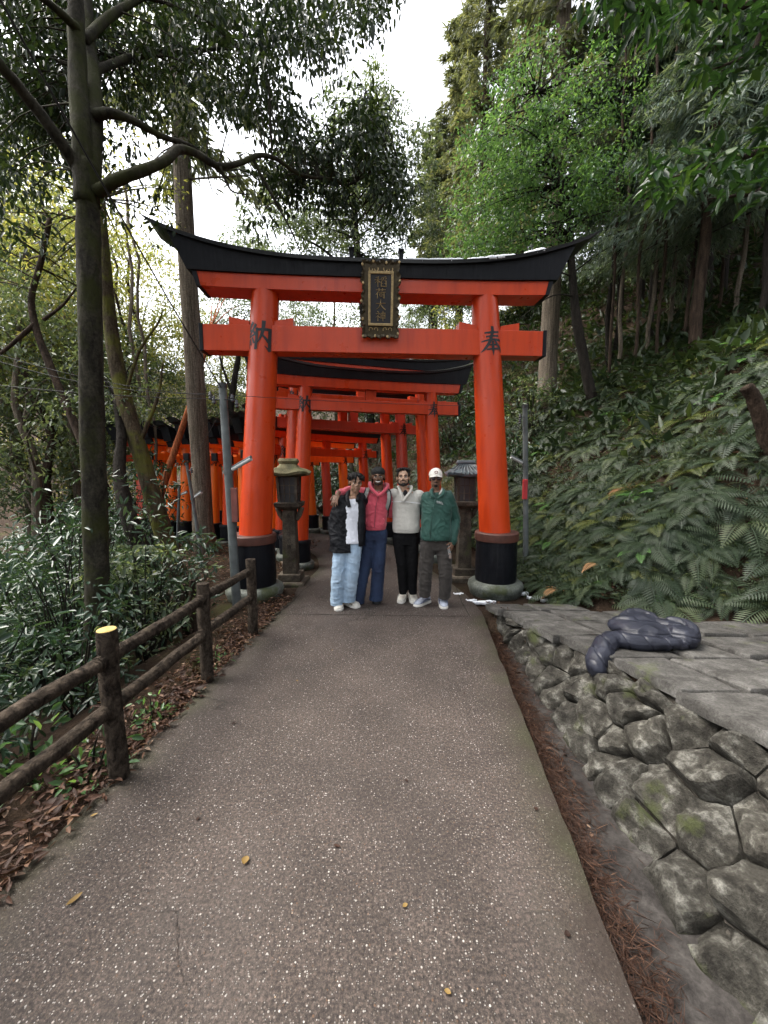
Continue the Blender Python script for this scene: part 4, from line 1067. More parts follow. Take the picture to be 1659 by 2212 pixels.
def shoe(par, heel, toe, w, mats, h=.085, name='shoe', z=0.0):
    heel, toe = Vector(heel), Vector(toe); d = (toe - heel); d.z = 0; L = d.length; d.normalize(); s = Vector((d.y, -d.x, 0))
    prof = [(0, .62, .80), (.12, .80, .95), (.3, .80, 1.0), (.5, .88, .86), (.68, 1.0, .62), (.85, .92, .50), (.95, .70, .42), (1.0, .42, .30)]
    m = MB(); rr = []
    for t, k, hh in prof:
        c = heel + d * L * t; ring = []
        for j in range(14):
            a = 2 * math.pi * j / 14; x = math.cos(a) * w / 2 * k; zz = (math.sin(a) * .5 + .5) * h * hh
            if math.sin(a) > 0: x *= 1 - .45 * math.sin(a) ** 2
            ring.append(Vector((c.x, c.y, z + .022)) + s * x + Vector((0, 0, zz)))
        rr.append(ring)
    m.rings(rr); up = m.build(name, mats[0], par, smooth=True)
    m = MB(); rr = []
    ol = []
    for t, k, hh in prof: ol.append(heel + d * L * (t * 1.04 - .02) + s * (w / 2 * k * 1.10))
    for t, k, hh in prof[::-1]: ol.append(heel + d * L * (t * 1.04 - .02) - s * (w / 2 * k * 1.10))
    m.rings([[Vector((p.x, p.y, z + .0005)) for p in ol], [Vector((p.x, p.y, z + .032)) for p in ol]]); m.build('sole', mats[1], up, bevel=.006)
    m = MB()                                          # laces
    for k in range(4):
        t = .34 + k * .075; c = heel + d * L * t; zz = z + .022 + h * (1.0 - k * .085)
        m.tube([c + s * w * .20 + Vector((0, 0, zz - .010)), c + Vector((0, 0, zz + .005)), c - s * w * .20 + Vector((0, 0, zz - .010))], .0045, 5)
    m.build('lace', mats[2], up)
    if len(mats) > 3:
        for sg in (-1, 1):
            m = MB(); pts = [heel + d * L * t + s * sg * w * .5 * k + Vector((0, 0, z + zz)) for t, k, zz in ((.12, .80, .05), (.35, .80, .075), (.6, .93, .055), (.8, .92, .045))]
            m.tube(pts, [.008, .013, .012, .007], 6); m.build('side_panel', mats[3], up, smooth=True)
    return up

class Pz:
    """joint positions read off the photograph at one distance"""
    def __init__(s, Y): s.Y = Y
    def __call__(s, x, y, dy=0.0):
        return P((1180 + x / 2.8603) * .576, (1720 + y / 2.8603) * .576, s.Y + dy)

def leg_pts(hip, knee, ank): return [hip, hip.lerp(knee, .5), knee, knee.lerp(ank, .45), ank]

def person(label, loc):
    e = empty('person', loc); tag(e, label, 'person', 'four friends posing in front of the nearest gate'); return e
class Holder:
    """parts are modelled in world space and re-based on the person's empty"""
    def __init__(s, e): s.e = e; s.start = set(bpy.data.objects)
    def done(s):
        inv = Matrix.Translation(-Vector(s.e.location))
        for o in bpy.data.objects:
            if o not in s.start and o.parent == s.e: o.matrix_parent_inverse = inv

# ---- 1: black jacket, white tee, light jeans
J = Pz(4.76); e = person('man in open black jacket, white T-shirt and light blue jeans', PZ(742, 1316)); H = Holder(e)
SK = skin_mat('skin_light_brown', (.32, .19, .125)); LIP = mat_simple('lips_brown', (.22, .10, .08), .4, .1)
yaw1 = R(14)
hipL, hipR = J(285, 945), J(430, 935); knL, knR = J(255, 1240, -.03), J(400, 1230, -.02); anL, anR = J(240, 1545, .0), J(365, 1515, .03)
shL, shR = J(285, 455, .02), J(500, 430, .10); elL, wrL = J(200, 690, .06), J(228, 915, -.04)
neck = J(405, 400, .05); pel = (hipL + hipR) / 2
b = MB()
loft(b, [(pel + Vector((0, .02, -.06)), .145, .10), (pel + Vector((0, .02, .08)), .14, .10), (J(375, 740, .04), .135, .095), (J(385, 560, .05), .16, .105), (J(390, 450, .06), .15, .09), (neck, .06, .06)], yaw=yaw1)
for h_, k_, a_ in ((hipL, knL, anL), (hipR, knR, anR)): limb(b, leg_pts(h_, k_, a_), [.080, .070, .052, .048, .036])
limb(b, [shL, elL, wrL], [.050, .040, .028]); limb(b, [shR, J(560, 560, .25), J(650, 620, .25)], [.050, .040, .028])
me = remesh(b, .011, 2); B = MB(); merge_into(B, me)
hand(B, wrL, (J(262, 985, -.06) - wrL), (-.6, -.8, 0), -1, .55)
Mh = head_parts(e, B, J(432, 352, .035), R(16), R(6), SK, s=.99, roll=R(4))
B.build('body', SK, e, smooth=True); face(e, Mh, LIP)
# hair: loose fringe parted in the middle
hm = MB(); random.seed(3)
hm.ball((0, .030, .160), (.088, .098, .078), 18, 12)
for k in range(80):
    a = random.uniform(0, 2 * math.pi); rr_ = random.uniform(.4, 1); x, y = math.cos(a) * .082 * rr_, math.sin(a) * .088 * rr_ + .02
    if y < -.05 and abs(x) < .012: continue
    z0 = .235 - .045 * rr_ ** 2; out = Vector((x, y - .01, 0)).normalized()
    ln = random.uniform(.05, .085)
    p0 = Vector((x * .7, y * .7, z0)); p1 = Vector((x, y, z0 - .01)) + out * .022; p2 = p1 + out * .012 + Vector((0, 0, -ln * .6)); 
    if y < -.03: p2.z = max(p2.z, .146)
    hm.tube([p0, p1, p2], [.016, .017, .006], 7); hm.ball(p1, .0165, 8, 6); hm.ball(p2, .007, 6, 5); hm.ball(p0, .016, 8, 6)
me = remesh(hm, .005, 1); ruffle(me, .004, (60, 60, 20), 2.0); me.transform(Mh); finish(me, 'hair', HAIR, e)
# trousers
tm = MB(); JEAN1 = denim_mat('denim_light_blue', (.22, .33, .46), (.42, .53, .64))
loft(tm, [(pel + Vector((0, .02, -.08)), .155, .115), (pel + Vector((0, .02, .06)), .155, .112)], yaw=yaw1)
limb(tm, [hipL, hipL.lerp(knL, .5), knL, knL.lerp(anL, .5), anL, anL + Vector((0, -.01, -.045))], [.098, .094, .088, .086, .086, .082], 14); limb(tm, [hipR, hipR.lerp(knR, .5), knR, knR.lerp(anR, .5), anR, anR + Vector((0, -.01, -.04))], [.098, .094, .088, .085, .083, .080], 14)
me = remesh(tm, .010, 4); ruffle(me, .010, (9, 9, 13), 5.0, .003, 40); cut_below(me, [((anL.x + anR.x) / 2, J(0, 1560).z), (99, J(0, 1535).z)]); finish(me, 'jeans', JEAN1, e, .006)
# tee
TEE = cloth_mat('white_cotton', (.66, .68, .74), .8, 500, .08)
tm = MB(); loft(tm, [(J(400, 900, .0), .128, .118), (J(398, 740, .02), .126, .114), (J(398, 560, .03), .135, .116), (J(400, 470, .04), .12, .10), (J(404, 425, .05), .075, .07)], yaw=yaw1)
me = remesh(tm, .010, 3); ruffle(me, .007, (14, 14, 9), 1.0, .003, 45); finish(me, 'tshirt', TEE, e)
# jacket shell, open at the front
JK = cloth_mat('black_nylon', (.0045, .005, .007), .6, 300, .3, .0); JK.node_tree.nodes['Principled BSDF'].inputs['Specular IOR Level'].default_value = .2
tm = MB()
loft(tm, [(J(330, 985, .05), .205, .180), (J(340, 850, .06), .200, .165), (J(345, 700, .07), .198, .155), (J(365, 560, .07), .200, .152), (J(385, 460, .08), .185, .13), (J(400, 405, .09), .10, .09)], yaw=yaw1)
limb(tm, [shL, shL.lerp(elL, .5), elL, elL.lerp(wrL, .5), wrL + Vector((0, 0, .02))], [.082, .080, .074, .072, .064], 14); limb(tm, [shR, J(550, 540, .22)], [.082, .07], 14)
loft(tm, [(J(492, 930, -.01), .055, .08), (J(500, 700, .0), .055, .085), (J(498, 520, .03), .055, .09), (J(480, 430, .06), .05, .08)])
me = remesh(tm, .010, 4); ruffle(me, .010, (8, 8, 14), 3.0, .003, 40)
bm = bmesh.new(); bm.from_mesh(me)
za, zb_ = J(0, 960).z, J(0, 420).z
for (xa, xb) in ((J(392, 900).x, J(372, 430).x), (J(478, 900).x, J(440, 430).x)):
    pl_n = Vector((zb_ - za, 0, -(xb - xa))).normalized()
    bmesh.ops.bisect_plane(bm, geom=bm.verts[:] + bm.edges[:] + bm.faces[:], plane_co=(xa, 0, za), plane_no=pl_n)
kill = []
for f_ in bm.faces:
    c = f_.calc_center_median(); t = (c.z - za) / (zb_ - za)
    if lerp(J(392, 900).x, J(372, 430).x, t) < c.x < lerp(J(478, 900).x, J(440, 430).x, t) and f_.normal.y < 0.2 and c.y < pel.y + .06: kill.append(f_)
bmesh.ops.delete(bm, geom=kill, context='FACES'); bm.to_mesh(me); bm.free()
finish(me, 'jacket', JK, e, .010)
m = MB(); cpts = [J(x, y, d) for x, y, d in ((372, 520, -.10), (352, 440, -.075), (350, 395, .0), (365, 360, .09), (410, 345, .16), (455, 360, .13), (470, 405, .02), (458, 455, -.075))]
m.tube(smooth_path(cpts, 20), .026, 8); me = remesh(m, .008, 2); finish(me, 'jacket_collar', JK, e)
m = MB(); m.tube(smooth_path([J(x, y, d) for x, y, d in ((345, 385, .05), (330, 440, .10), (350, 480, .17), (420, 490, .2), (480, 450, .17), (480, 390, .1))], 16), [.03] * 4 + [.045] * 8 + [.03] * 4, 10); me = remesh(m, .010, 2); finish(me, 'hood', JK, e)
sh1 = [M_LEA, M_RUB, mat_simple('lace_white', (.7, .69, .66), .8, .05), mat_simple('suede_taupe', (.33, .29, .24), .9, .2)]
a0 = PZ((1180 + 222 / 2.86) * .576, (1720 + 1560 / 2.86) * .576); a1 = PZ((1180 + 258 / 2.86) * .576, (1720 + 1640 / 2.86) * .576)
shoe(e, a1 + Vector((-.03, .30, 0)), a1 + Vector((.0, .0, 0)), .115, sh1)
a1 = PZ((1180 + 470 / 2.86) * .576, (1720 + 1605 / 2.86) * .576); shoe(e, a1 + Vector((-.20, .19, 0)), a1 + Vector((.0, .0, 0)), .115, sh1)
H.done()

# ---- 2: pink hoodie, dark blue jeans, black headband
J = Pz(4.93); e = person('smiling man in pink hoodie, dark blue jeans and black headband', PZ(785, 1304)); H = Holder(e)
SK = skin_mat('skin_dark_brown', (.16, .085, .052)); LIP = mat_simple('lips_dark', (.11, .045, .038), .4, .1)
hipL, hipR = J(590, 800), J(705, 800); knL, knR = J(535, 1150, -.02), J(685, 1150, -.02); anL, anR = J(462, 1500), J(660, 1500)
shL, shR = J(545, 375, .03), J(775, 400, .03); neck = J(680, 330, .03); pel = (hipL + hipR) / 2
b = MB()
loft(b, [(pel + Vector((0, .02, -.06)), .135, .10), (pel + Vector((0, .02, .08)), .13, .095), (J(648, 620, .03), .125, .09), (J(655, 480, .03), .155, .105), (J(660, 385, .04), .15, .09), (neck, .06, .06)])
for h_, k_, a_ in ((hipL, knL, anL), (hipR, knR, anR)): limb(b, leg_pts(h_, k_, a_), [.078, .066, .05, .046, .035])
elL, wrL = J(400, 340, .10), J(262, 372, -.12)            # arm laid across the neighbour's shoulders
elR, wrR = J(812, 590, .12), J(900, 560, .20)
limb(b, [shL, elL, wrL], [.050, .040, .028]); limb(b, [shR, elR, wrR], [.050, .040, .028])
me = remesh(b, .011, 2); B = MB(); merge_into(B, me)
hand(B, J(246, 384, -.19), (J(210, 465, -.265) - J(246, 384, -.19)), (-.35, -.9, .3), 1, .22, .5, 1.08)
Mh = head_parts(e, B, J(686, 287, .015), R(-2), R(3), SK, s=1.03, roll=R(-2))
B.build('body', SK, e, smooth=True); face(e, Mh, LIP, smile=True)
hm = MB(); hm.ball((0, .034, .150), (.083, .092, .080), 18, 12); hm.ball((0, .055, .10), (.074, .07, .085), 16, 10)
for sg in (-1, 1): hm.tube([Vector((sg * .076, .008, .13)), Vector((sg * .079, .018, .08)), Vector((sg * .074, .026, .03))], [.011, .010, .008], 8)
me = remesh(hm, .005, 1); ruffle(me, .004, (70, 70, 25), 4.0); me.transform(Mh); finish(me, 'hair', HAIR, e)
hm = MB(); hm.ball((0, .020, .166), (.088, .108, .066), 20, 12); me = remesh(hm, .006, 2); ruffle(me, .0025, (20, 20, 50), 1); me.transform(Mh); finish(me, 'headband', cloth_mat('black_jersey', (.022, .022, .022), .8), e)
hm = MB(); hm.tube([Vector((x, y, z)) for x, y, z in ((-.050, -.052, .045), (-.03, -.080, .022), (0, -.088, .014), (.03, -.080, .022), (.050, -.052, .045))], [.006, .009, .012, .009, .006], 8); hm.tube([Vector((x, y, z)) for x, y, z in ((-.03, -.086, .066), (0, -.101, .068), (.03, -.086, .066))], .004, 6)
me = remesh(hm, .004, 1); ruffle(me, .002, (90, 90, 60), 3); me.transform(Mh); finish(me, 'beard', HAIR, e)
JEAN2 = denim_mat('denim_dark_blue', (.008, .015, .042), (.022, .042, .095))
tm = MB(); loft(tm, [(pel + Vector((0, .02, -.08)), .145, .11), (pel + Vector((0, .02, .09)), .142, .108)])
limb(tm, [hipL, hipL.lerp(knL, .5), knL, knL.lerp(anL, .5), anL, anL + Vector((0, 0, -.05))], [.092, .088, .082, .084, .090, .090], 14); limb(tm, [hipR, hipR.lerp(knR, .5), knR, knR.lerp(anR, .5), anR, anR + Vector((0, 0, -.02))], [.092, .088, .084, .086, .090, .090], 14)
me = remesh(tm, .010, 4); ruffle(me, .008, (9, 9, 12), 8.0, .003, 40); cut_below(me, [((anL.x + anR.x) / 2, J(0, 1545).z), (99, J(0, 1512).z)]); finish(me, 'jeans', JEAN2, e, .006)
PINK = cloth_mat('pink_fleece', (.50, .075, .105), .95, 260, .18, .3, .3)
tm = MB(); loft(tm, [(J(645, 745, .01), .140, .115), (J(645, 715, .01), .150, .125), (J(648, 620, .02), .158, .128), (J(655, 500, .03), .172, .130), (J(660, 400, .04), .165, .11), (J(672, 340, .05), .09, .08)])
limb(tm, [shL, shL.lerp(elL, .5), elL, elL.lerp(wrL, .6), wrL], [.072, .068, .062, .055, .045], 14); limb(tm, [shR, shR.lerp(elR, .5), elR, wrR], [.075, .068, .060, .05], 14)
me = remesh(tm, .010, 4); ruffle(me, .008, (9, 9, 14), 6.0, .003, 40); finish(me, 'hoodie', PINK, e)
m = MB(); m.tube(smooth_path([J(x, y, d) for x, y, d in ((690, 400, -.11), (615, 330, -.07), (590, 270, .02), (610, 265, .11), (680, 290, .16), (750, 275, .12), (785, 285, .03), (755, 340, -.07), (690, 400, -.11))], 30), .024, 8)
m.tube(smooth_path([J(x, y, d) for x, y, d in ((600, 300, .08), (620, 340, .15), (690, 370, .19), (760, 340, .15), (780, 300, .08))], 14), [.03, .04, .05, .055, .06, .06, .06, .06, .06, .06, .055, .05, .04, .03], 10)
me = remesh(m, .008, 2); finish(me, 'hood', PINK, e)
m = MB(); m.tube([J(683, 400, -.125), J(655, 520, -.122), J(648, 620, -.120), J(640, 745, -.115)], .0045, 6); m.build('zip', mat_simple('zip_dark_pink', (.20, .03, .045), .5), e)
for sg, pts in ((-1, ((560, 640), (545, 690), (560, 720))), (1, ((735, 640), (755, 680), (735, 715)))):
    m = MB(); m.tube([J(x, y, -.105 if k == 1 else -.112) for k, (x, y) in enumerate(pts)], .006, 6); m.build('pocket_seam', PINK, e, smooth=True)
m = MB(); tm2 = [J(645, 752, .01)]; loft(m, [(J(645, 757, .01), .143, .118), (J(645, 728, .01), .147, .122)]); me = remesh(m, .008, 1); ruffle(me, .002, (60, 60, 4), 1); finish(me, 'hem_band', PINK, e)
m = MB(); limb(m, [J(275, 370, -.10), J(250, 380, -.165)], [.040, .036]); me = remesh(m, .006, 1); finish(me, 'cuff', PINK, e)
sh2 = [mat_simple('shoe_black', (.012, .013, .018), .6, .2), mat_simple('sole_black', (.015, .015, .016), .7, .2), mat_simple('lace_black', (.02, .02, .022), .8)]
a1 = PZ((1180 + 665 / 2.86) * .576, (1720 + 1565 / 2.86) * .576); shoe(e, a1 + Vector((-.01, .27, 0)), a1, .105, sh2)
a1 = PZ((1180 + 450 / 2.86) * .576, (1720 + 1552 / 2.86) * .576); shoe(e, a1 + Vector((.02, .27, 0)), a1, .105, sh2)
H.done()
# backpack worn by the man in pink
bp = empty('backpack', J(660, 560, .2)); tag(bp, 'grey backpack strapped over the pink hoodie', 'backpack'); H = Holder(bp)
GREY = cloth_mat('grey_webbing', (.23, .23, .215), .8, 300); BLK = cloth_mat('black_webbing', (.012, .012, .014), .7)
m = MB(); loft(m, [(J(655, 700, .26), .12, .07), (J(655, 560, .28), .14, .09), (J(660, 430, .27), .12, .07)]); me = remesh(m, .012, 3); finish(me, 'bag', GREY, bp)
for sg, pts in ((-1, ((570, 320, .08), (566, 345, -.06), (545, 400, -.10), (528, 450, -.08), (522, 520, .0), (540, 600, .12))), (1, ((770, 340, .10), (792, 365, -.05), (798, 420, -.09), (790, 480, -.08), (770, 550, -.03), (765, 620, .12)))):
    pp = smooth_path([J(*p) for p in pts], 14)
    m = MB()
    for off, w, mt_ in ((0, .022, 0),):
        rr = []
        for k, p in enumerate(pp):
            t_ = (pp[min(k + 1, 13)] - pp[max(k - 1, 0)]).normalized(); nb = Vector((0, -1, .4)); sd_ = t_.cross(nb).normalized(); nb = sd_.cross(t_).normalized()
            rr.append([p + sd_ * w + nb * .0, p + sd_ * w + nb * .012, p - sd_ * w + nb * .012, p - sd_ * w])
        m.rings(rr)
    m.build('strap', GREY, bp)
    m = MB(); rr = []
    for k, p in enumerate(pp):
        t_ = (pp[min(k + 1, 13)] - pp[max(k - 1, 0)]).normalized(); nb = Vector((0, -1, .4)); sd_ = t_.cross(nb).normalized(); nb = sd_.cross(t_).normalized(); c = p + sd_ * (-.026 * sg)
        rr.append([c + sd_ * .007 - nb * .002, c + sd_ * .007 + nb * .0145, c - sd_ * .007 + nb * .0145, c - sd_ * .007 - nb * .002])
    m.rings(rr); m.build('strap_edge', BLK, bp)
H.done()

# ---- 3: cream fleece, black trousers
J = Pz(4.98); e = person('bearded man in cream fleece pullover and black trousers', PZ(880, 1303)); H = Holder(e)
SK = skin_mat('skin_tan', (.46, .29, .20)); LIP = mat_simple('lips_pink', (.26, .12, .10), .4, .1)
hipL, hipR = J(905, 850), J(1045, 850); knL, knR = J(935, 1150, -.02), J(1052, 1150, -.02); anL, anR = J(948, 1425), J(1052, 1435)
shL, shR = J(850, 385, .02), J(1115, 400, .02); neck = J(965, 330, .02); pel = (hipL + hipR) / 2
b = MB()
loft(b, [(pel + Vector((0, .02, -.06)), .145, .10), (pel + Vector((0, .02, .08)), .14, .10), (J(980, 640, .03), .14, .10), (J(980, 480, .03), .17, .11), (J(978, 390, .04), .165, .09), (neck, .06, .06)])
for h_, k_, a_ in ((hipL, knL, anL), (hipR, knR, anR)): limb(b, leg_pts(h_, k_, a_), [.080, .066, .05, .045, .034])
elL, wrL = J(770, 470, .20), J(700, 440, .22); elR, wrR = J(1165, 570, .14), J(1230, 640, .24)
limb(b, [shL, elL, wrL], [.050, .040, .028]); limb(b, [shR, elR, wrR], [.050, .040, .028])
me = remesh(b, .011, 2); B = MB(); merge_into(B, me)
hand(B, wrL, (-1, .1, -.2), (0, .8, .4), 1, .4); hand(B, wrR, (1, .1, -.2), (0, .8, .4), -1, .4)
Mh = head_parts(e, B, J(950, 300, .005), R(-3), R(-7), SK, s=1.02)
B.build('body', SK, e, smooth=True); face(e, Mh, LIP, .0055)
hm = MB(); random.seed(8); hm.ball((0, .030, .165), (.085, .098, .074), 18, 12); hm.ball((0, .055, .11), (.078, .065, .07), 14, 10)
for k in range(44):
    x = random.uniform(-.062, .062); y = random.uniform(-.070, .05); z0 = .236 - 4.0 * x * x - 3 * y * y
    sd_ = 1 if x > -.015 else -1
    p0 = Vector((x, y, z0 - .012)); p1 = p0 + Vector((.010 * sd_, -.006, .008)); p2 = p1 + Vector((.014 * sd_, -.006, -.022))
    hm.tube([p0, p1, p2], [.014, .014, .007], 7); hm.ball(p1, .0135, 8, 6); hm.ball(p2, .007, 6, 5)
for sg in (-1, 1): hm.ball((sg * .070, -.020, .150), (.014, .030, .034), 10, 8)
me = remesh(hm, .005, 1); ruffle(me, .004, (60, 60, 25), 7.0); me.transform(Mh); finish(me, 'hair', HAIR, e)
hm = MB(); hm.tube([Vector((x, y, z)) for x, y, z in ((-.072, -.010, .085), (-.064, -.030, .045), (-.042, -.068, .022), (0, -.082, .010), (.042, -.068, .022), (.064, -.030, .045), (.072, -.010, .085))], [.005, .010, .015, .019, .015, .010, .005], 8)
hm.ball((0, -.080, .024), (.024, .014, .016)); hm.tube([Vector((x, y, z)) for x, y, z in ((-.036, -.078, .045), (-.030, -.086, .064), (0, -.101, .069), (.030, -.086, .064), (.036, -.078, .045))], [.005, .0055, .006, .0055, .005], 7)
me = remesh(hm, .004, 1); ruffle(me, .002, (90, 90, 60), 3); me.transform(Mh); finish(me, 'beard', HAIR, e)
BT = cloth_mat('black_denim', (.0045, .0045, .005), .85, 300, .3)
tm = MB(); loft(tm, [(pel + Vector((0, .02, -.08)), .160, .115), (pel + Vector((0, .02, .11)), .162, .115)])
limb(tm, [hipL, hipL.lerp(knL, .5), knL, knL.lerp(anL, .5), anL], [.090, .082, .070, .062, .054], 14); limb(tm, [hipR, hipR.lerp(knR, .5), knR, knR.lerp(anR, .5), anR], [.090, .082, .070, .062, .054], 14)
me = remesh(tm, .010, 4); ruffle(me, .006, (10, 10, 16), 2.0, .002, 40); cut_below(me, [(99, J(0, 1450).z)]); finish(me, 'trousers', BT, e, .006)
m = MB(); m.ball(J(960, 792, -.105), (.007, .005, .010)); m.build('belt_tip', M['lamp_white'], e, smooth=True)
CREAM = cloth_mat('cream_fleece', (.47, .455, .41), .98, 160, .12, .4, .5)
tm = MB(); loft(tm, [(J(982, 778, .01), .172, .130), (J(982, 745, .01), .182, .142), (J(982, 640, .02), .180, .140), (J(980, 500, .03), .188, .136), (J(978, 405, .04), .180, .112), (J(968, 340, .05), .09, .085)])
limb(tm, [shL, shL.lerp(elL, .5), elL, wrL], [.080, .074, .066, .05], 14); limb(tm, [shR, shR.lerp(elR, .5), elR, wrR], [.082, .076, .068, .05], 14)
me = remesh(tm, .010, 4); ruffle(me, .004, (6, 6, 7), 9.0, .002, 60); finish(me, 'fleece_pullover', CREAM, e)
m = MB(); m.tube(smooth_path([J(x, y, d) for x, y, d in ((945, 460, -.115), (930, 390, -.10), (905, 320, -.03), (900, 300, .04), (950, 305, .10), (1010, 300, .08), (1040, 305, .0), (1025, 360, -.08), (985, 410, -.11), (950, 460, -.118))], 30), .020, 8); me = remesh(m, .007, 2); finish(me, 'collar', CREAM, e)
m = MB(); m.ball(J(972, 385, -.035), (.036, .035, .060)); m.build('undershirt', BLK, e, smooth=True)
m = MB(); m.tube([J(830, 462, -.085), J(900, 463, -.118), J(985, 465, -.122), J(1070, 470, -.112), J(1150, 480, -.06)], .0045, 6); m.build('seam_piping', mat_simple('piping_white', (.68, .68, .68), .6), e, smooth=True)
m = MB(); m.tube([J(1030, 472, -.118), J(1095, 480, -.105), J(1172, 492, -.06)], .0035, 6); m.build('seam_piping', bpy.data.materials['piping_white'], e, smooth=True)
m = MB(); loft(m, [(J(982, 786, .01), .172, .132), (J(982, 765, .01), .176, .136)]); me = remesh(m, .008, 1); finish(me, 'hem_band', CREAM, e)
sh3 = [M_LEA, M_RUB, bpy.data.materials['lace_white'], mat_simple('suede_grey', (.30, .30, .27), .9, .2)]
a1 = PZ((1180 + 918 / 2.86) * .576, (1720 + 1556 / 2.86) * .576); shoe(e, a1 + Vector((.07, .27, 0)), a1, .105, sh3)
a1 = PZ((1180 + 1072 / 2.86) * .576, (1720 + 1560 / 2.86) * .576); shoe(e, a1 + Vector((-.03, .27, 0)), a1, .105, sh3)
H.done()

# ---- 4: green coach jacket, grey cargo trousers, white cap
J = Pz(4.83); e = person('man in dark green jacket, grey cargo trousers and white cap', PZ(935, 1312)); H = Holder(e)
SK = skin_mat('skin_brown', (.20, .11, .072)); LIP = mat_simple('lips_brown_dark', (.15, .06, .05), .4, .1)
hipL, hipR = J(1215, 905), J(1370, 905); knL, knR = J(1190, 1200, -.02), J(1405, 1220, -.03); anL, anR = J(1180, 1455), J(1392, 1480)
shL, shR = J(1215, 425, .03), J(1430, 410, .03); elR, wrR = J(1508, 650, .08), J(1478, 885, -.02); neck = J(1312, 340, .03); pel = (hipL + hipR) / 2
b = MB()
loft(b, [(pel + Vector((0, .02, -.06)), .15, .10), (pel + Vector((0, .02, .08)), .145, .10), (J(1305, 660, .03), .14, .10), (J(1312, 500, .03), .165, .11), (J(1318, 400, .04), .155, .09), (neck, .06, .06)])
for h_, k_, a_ in ((hipL, knL, anL), (hipR, knR, anR)): limb(b, leg_pts(h_, k_, a_), [.082, .070, .052, .048, .036])
limb(b, [shR, elR, wrR], [.050, .040, .028]); limb(b, [shL, J(1165, 600, .22), J(1080, 660, .26)], [.050, .040, .028])
me = remesh(b, .011, 2); B = MB(); merge_into(B, me)
hand(B, J(1484, 900, -.03), (J(1452, 985, -.085) - J(1484, 900, -.03)), (.80, -.6, .1), 1, .62, .1, 1.05)
Mh = head_parts(e, B, J(1297, 306, .01), R(-4), R(2), SK, s=.98)
B.build('body', SK, e, smooth=True); face(e, Mh, LIP)
hm = MB(); hm.ball((0, .045, .115), (.079, .070, .075), 16, 10); me = remesh(hm, .006, 1); me.transform(Mh); finish(me, 'hair', HAIR, e)
CAP = cloth_mat('white_twill', (.66, .63, .57), .85, 300, .06)
hm = MB(); rr = []
for a_ in np.linspace(0, math.pi / 2 - .02, 9): rr.append([Vector((math.cos(w) * .089 * math.cos(a_), .016 + math.sin(w) * .108 * math.cos(a_), .146 + .100 * math.sin(a_))) for w in np.linspace(0, 2 * math.pi, 29)[:-1]])
hm.rings(rr); cp = put(hm, 'cap', CAP, e, Mh)
hm = MB(); ring0, ring1 = [], []
for w in np.linspace(math.pi + .35, 2 * math.pi - .35, 15):
    ring0.append(Vector((math.cos(w) * .087, .016 + math.sin(w) * .105, .152))); ring1.append(Vector((math.cos(w) * .086, .010 + math.sin(w) * .158, .150 - .020 * abs(math.cos(w)))))
hm.rings([ring0, ring1, [p + Vector((0, 0, -.005)) for p in ring1], [p + Vector((0, 0, -.005)) for p in ring0]], cap=False, closed=False); put(hm, 'brim', CAP, cp, Mh)
hm = MB(); hm.tube([Vector((.018 * math.cos(w), -.084 - .0 + .012 * (math.sin(w) > 0) * math.sin(w), .193 + .015 * math.sin(w))) for w in np.linspace(.2, 2 * math.pi - .2, 15)], .0042, 5); put(hm, 'logo', mat_simple('logo_maroon', (.16, .03, .035), .7), cp, Mh)
GL = mat_simple('glasses_dark', (.03, .012, .014), .15, .1)
hm = MB()
for sg in (-1, 1):
    hm.ball((sg * .033, -.094, .110), (.026, .006, .017), 14, 8); hm.tube([Vector((sg * .058, -.086, .114)), Vector((sg * .078, -.03, .114)), Vector((sg * .081, .01, .112))], .0026, 5)
hm.tube([Vector((-.012, -.100, .114)), Vector((.012, -.100, .114))], .003, 5); put(hm, 'glasses', GL, e, Mh)
hm = MB(); hm.tube([Vector((x, y, z)) for x, y, z in ((-.03, -.086, .066), (0, -.101, .069), (.03, -.086, .066))], .0045, 6); hm.ball((0, -.080, .020), (.026, .012, .014)); me = remesh(hm, .004, 1); me.transform(Mh); finish(me, 'beard', HAIR, e)
CG = cloth_mat('grey_cargo', (.042, .037, .033), .85, 300, .25)
tm = MB(); loft(tm, [(pel + Vector((0, .02, -.08)), .165, .115), (pel + Vector((0, .02, .09)), .165, .115)])
limb(tm, [hipL, hipL.lerp(knL, .5), knL, knL.lerp(anL, .5), anL, anL + Vector((0, 0, -.03))], [.098, .094, .086, .082, .074, .066], 14); limb(tm, [hipR, hipR.lerp(knR, .5), knR, knR.lerp(anR, .5), anR, anR + Vector((0, 0, -.03))], [.098, .094, .086, .082, .074, .066], 14)
pk = J(1165, 1040, -.01); tm.box(pk, (.035, .13, .15))
me = remesh(tm, .010, 3); ruffle(me, .012, (10, 10, 18), 4.0, .003, 40); cut_below(me, [((anL.x + anR.x) / 2, J(0, 1478).z), (99, J(0, 1500).z)]); finish(me, 'cargo_trousers', CG, e, .006)
GJ = cloth_mat('dark_green_nylon', (.022, .070, .055), .55, 300, .22)
tm = MB(); loft(tm, [(J(1300, 868, .0), .188, .145), (J(1300, 840, .0), .198, .152), (J(1302, 660, .02), .190, .150), (J(1312, 520, .03), .192, .145), (J(1318, 420, .04), .185, .118), (J(1315, 350, .05), .09, .085)])
limb(tm, [shR, shR.lerp(elR, .5), elR, elR.lerp(wrR, .5), wrR], [.085, .080, .072, .068, .058], 14); limb(tm, [shL, J(1170, 560, .20)], [.085, .07], 14)
me = remesh(tm, .010, 3); ruffle(me, .009, (8, 8, 10), 12.0, .002, 45); finish(me, 'jacket', GJ, e)
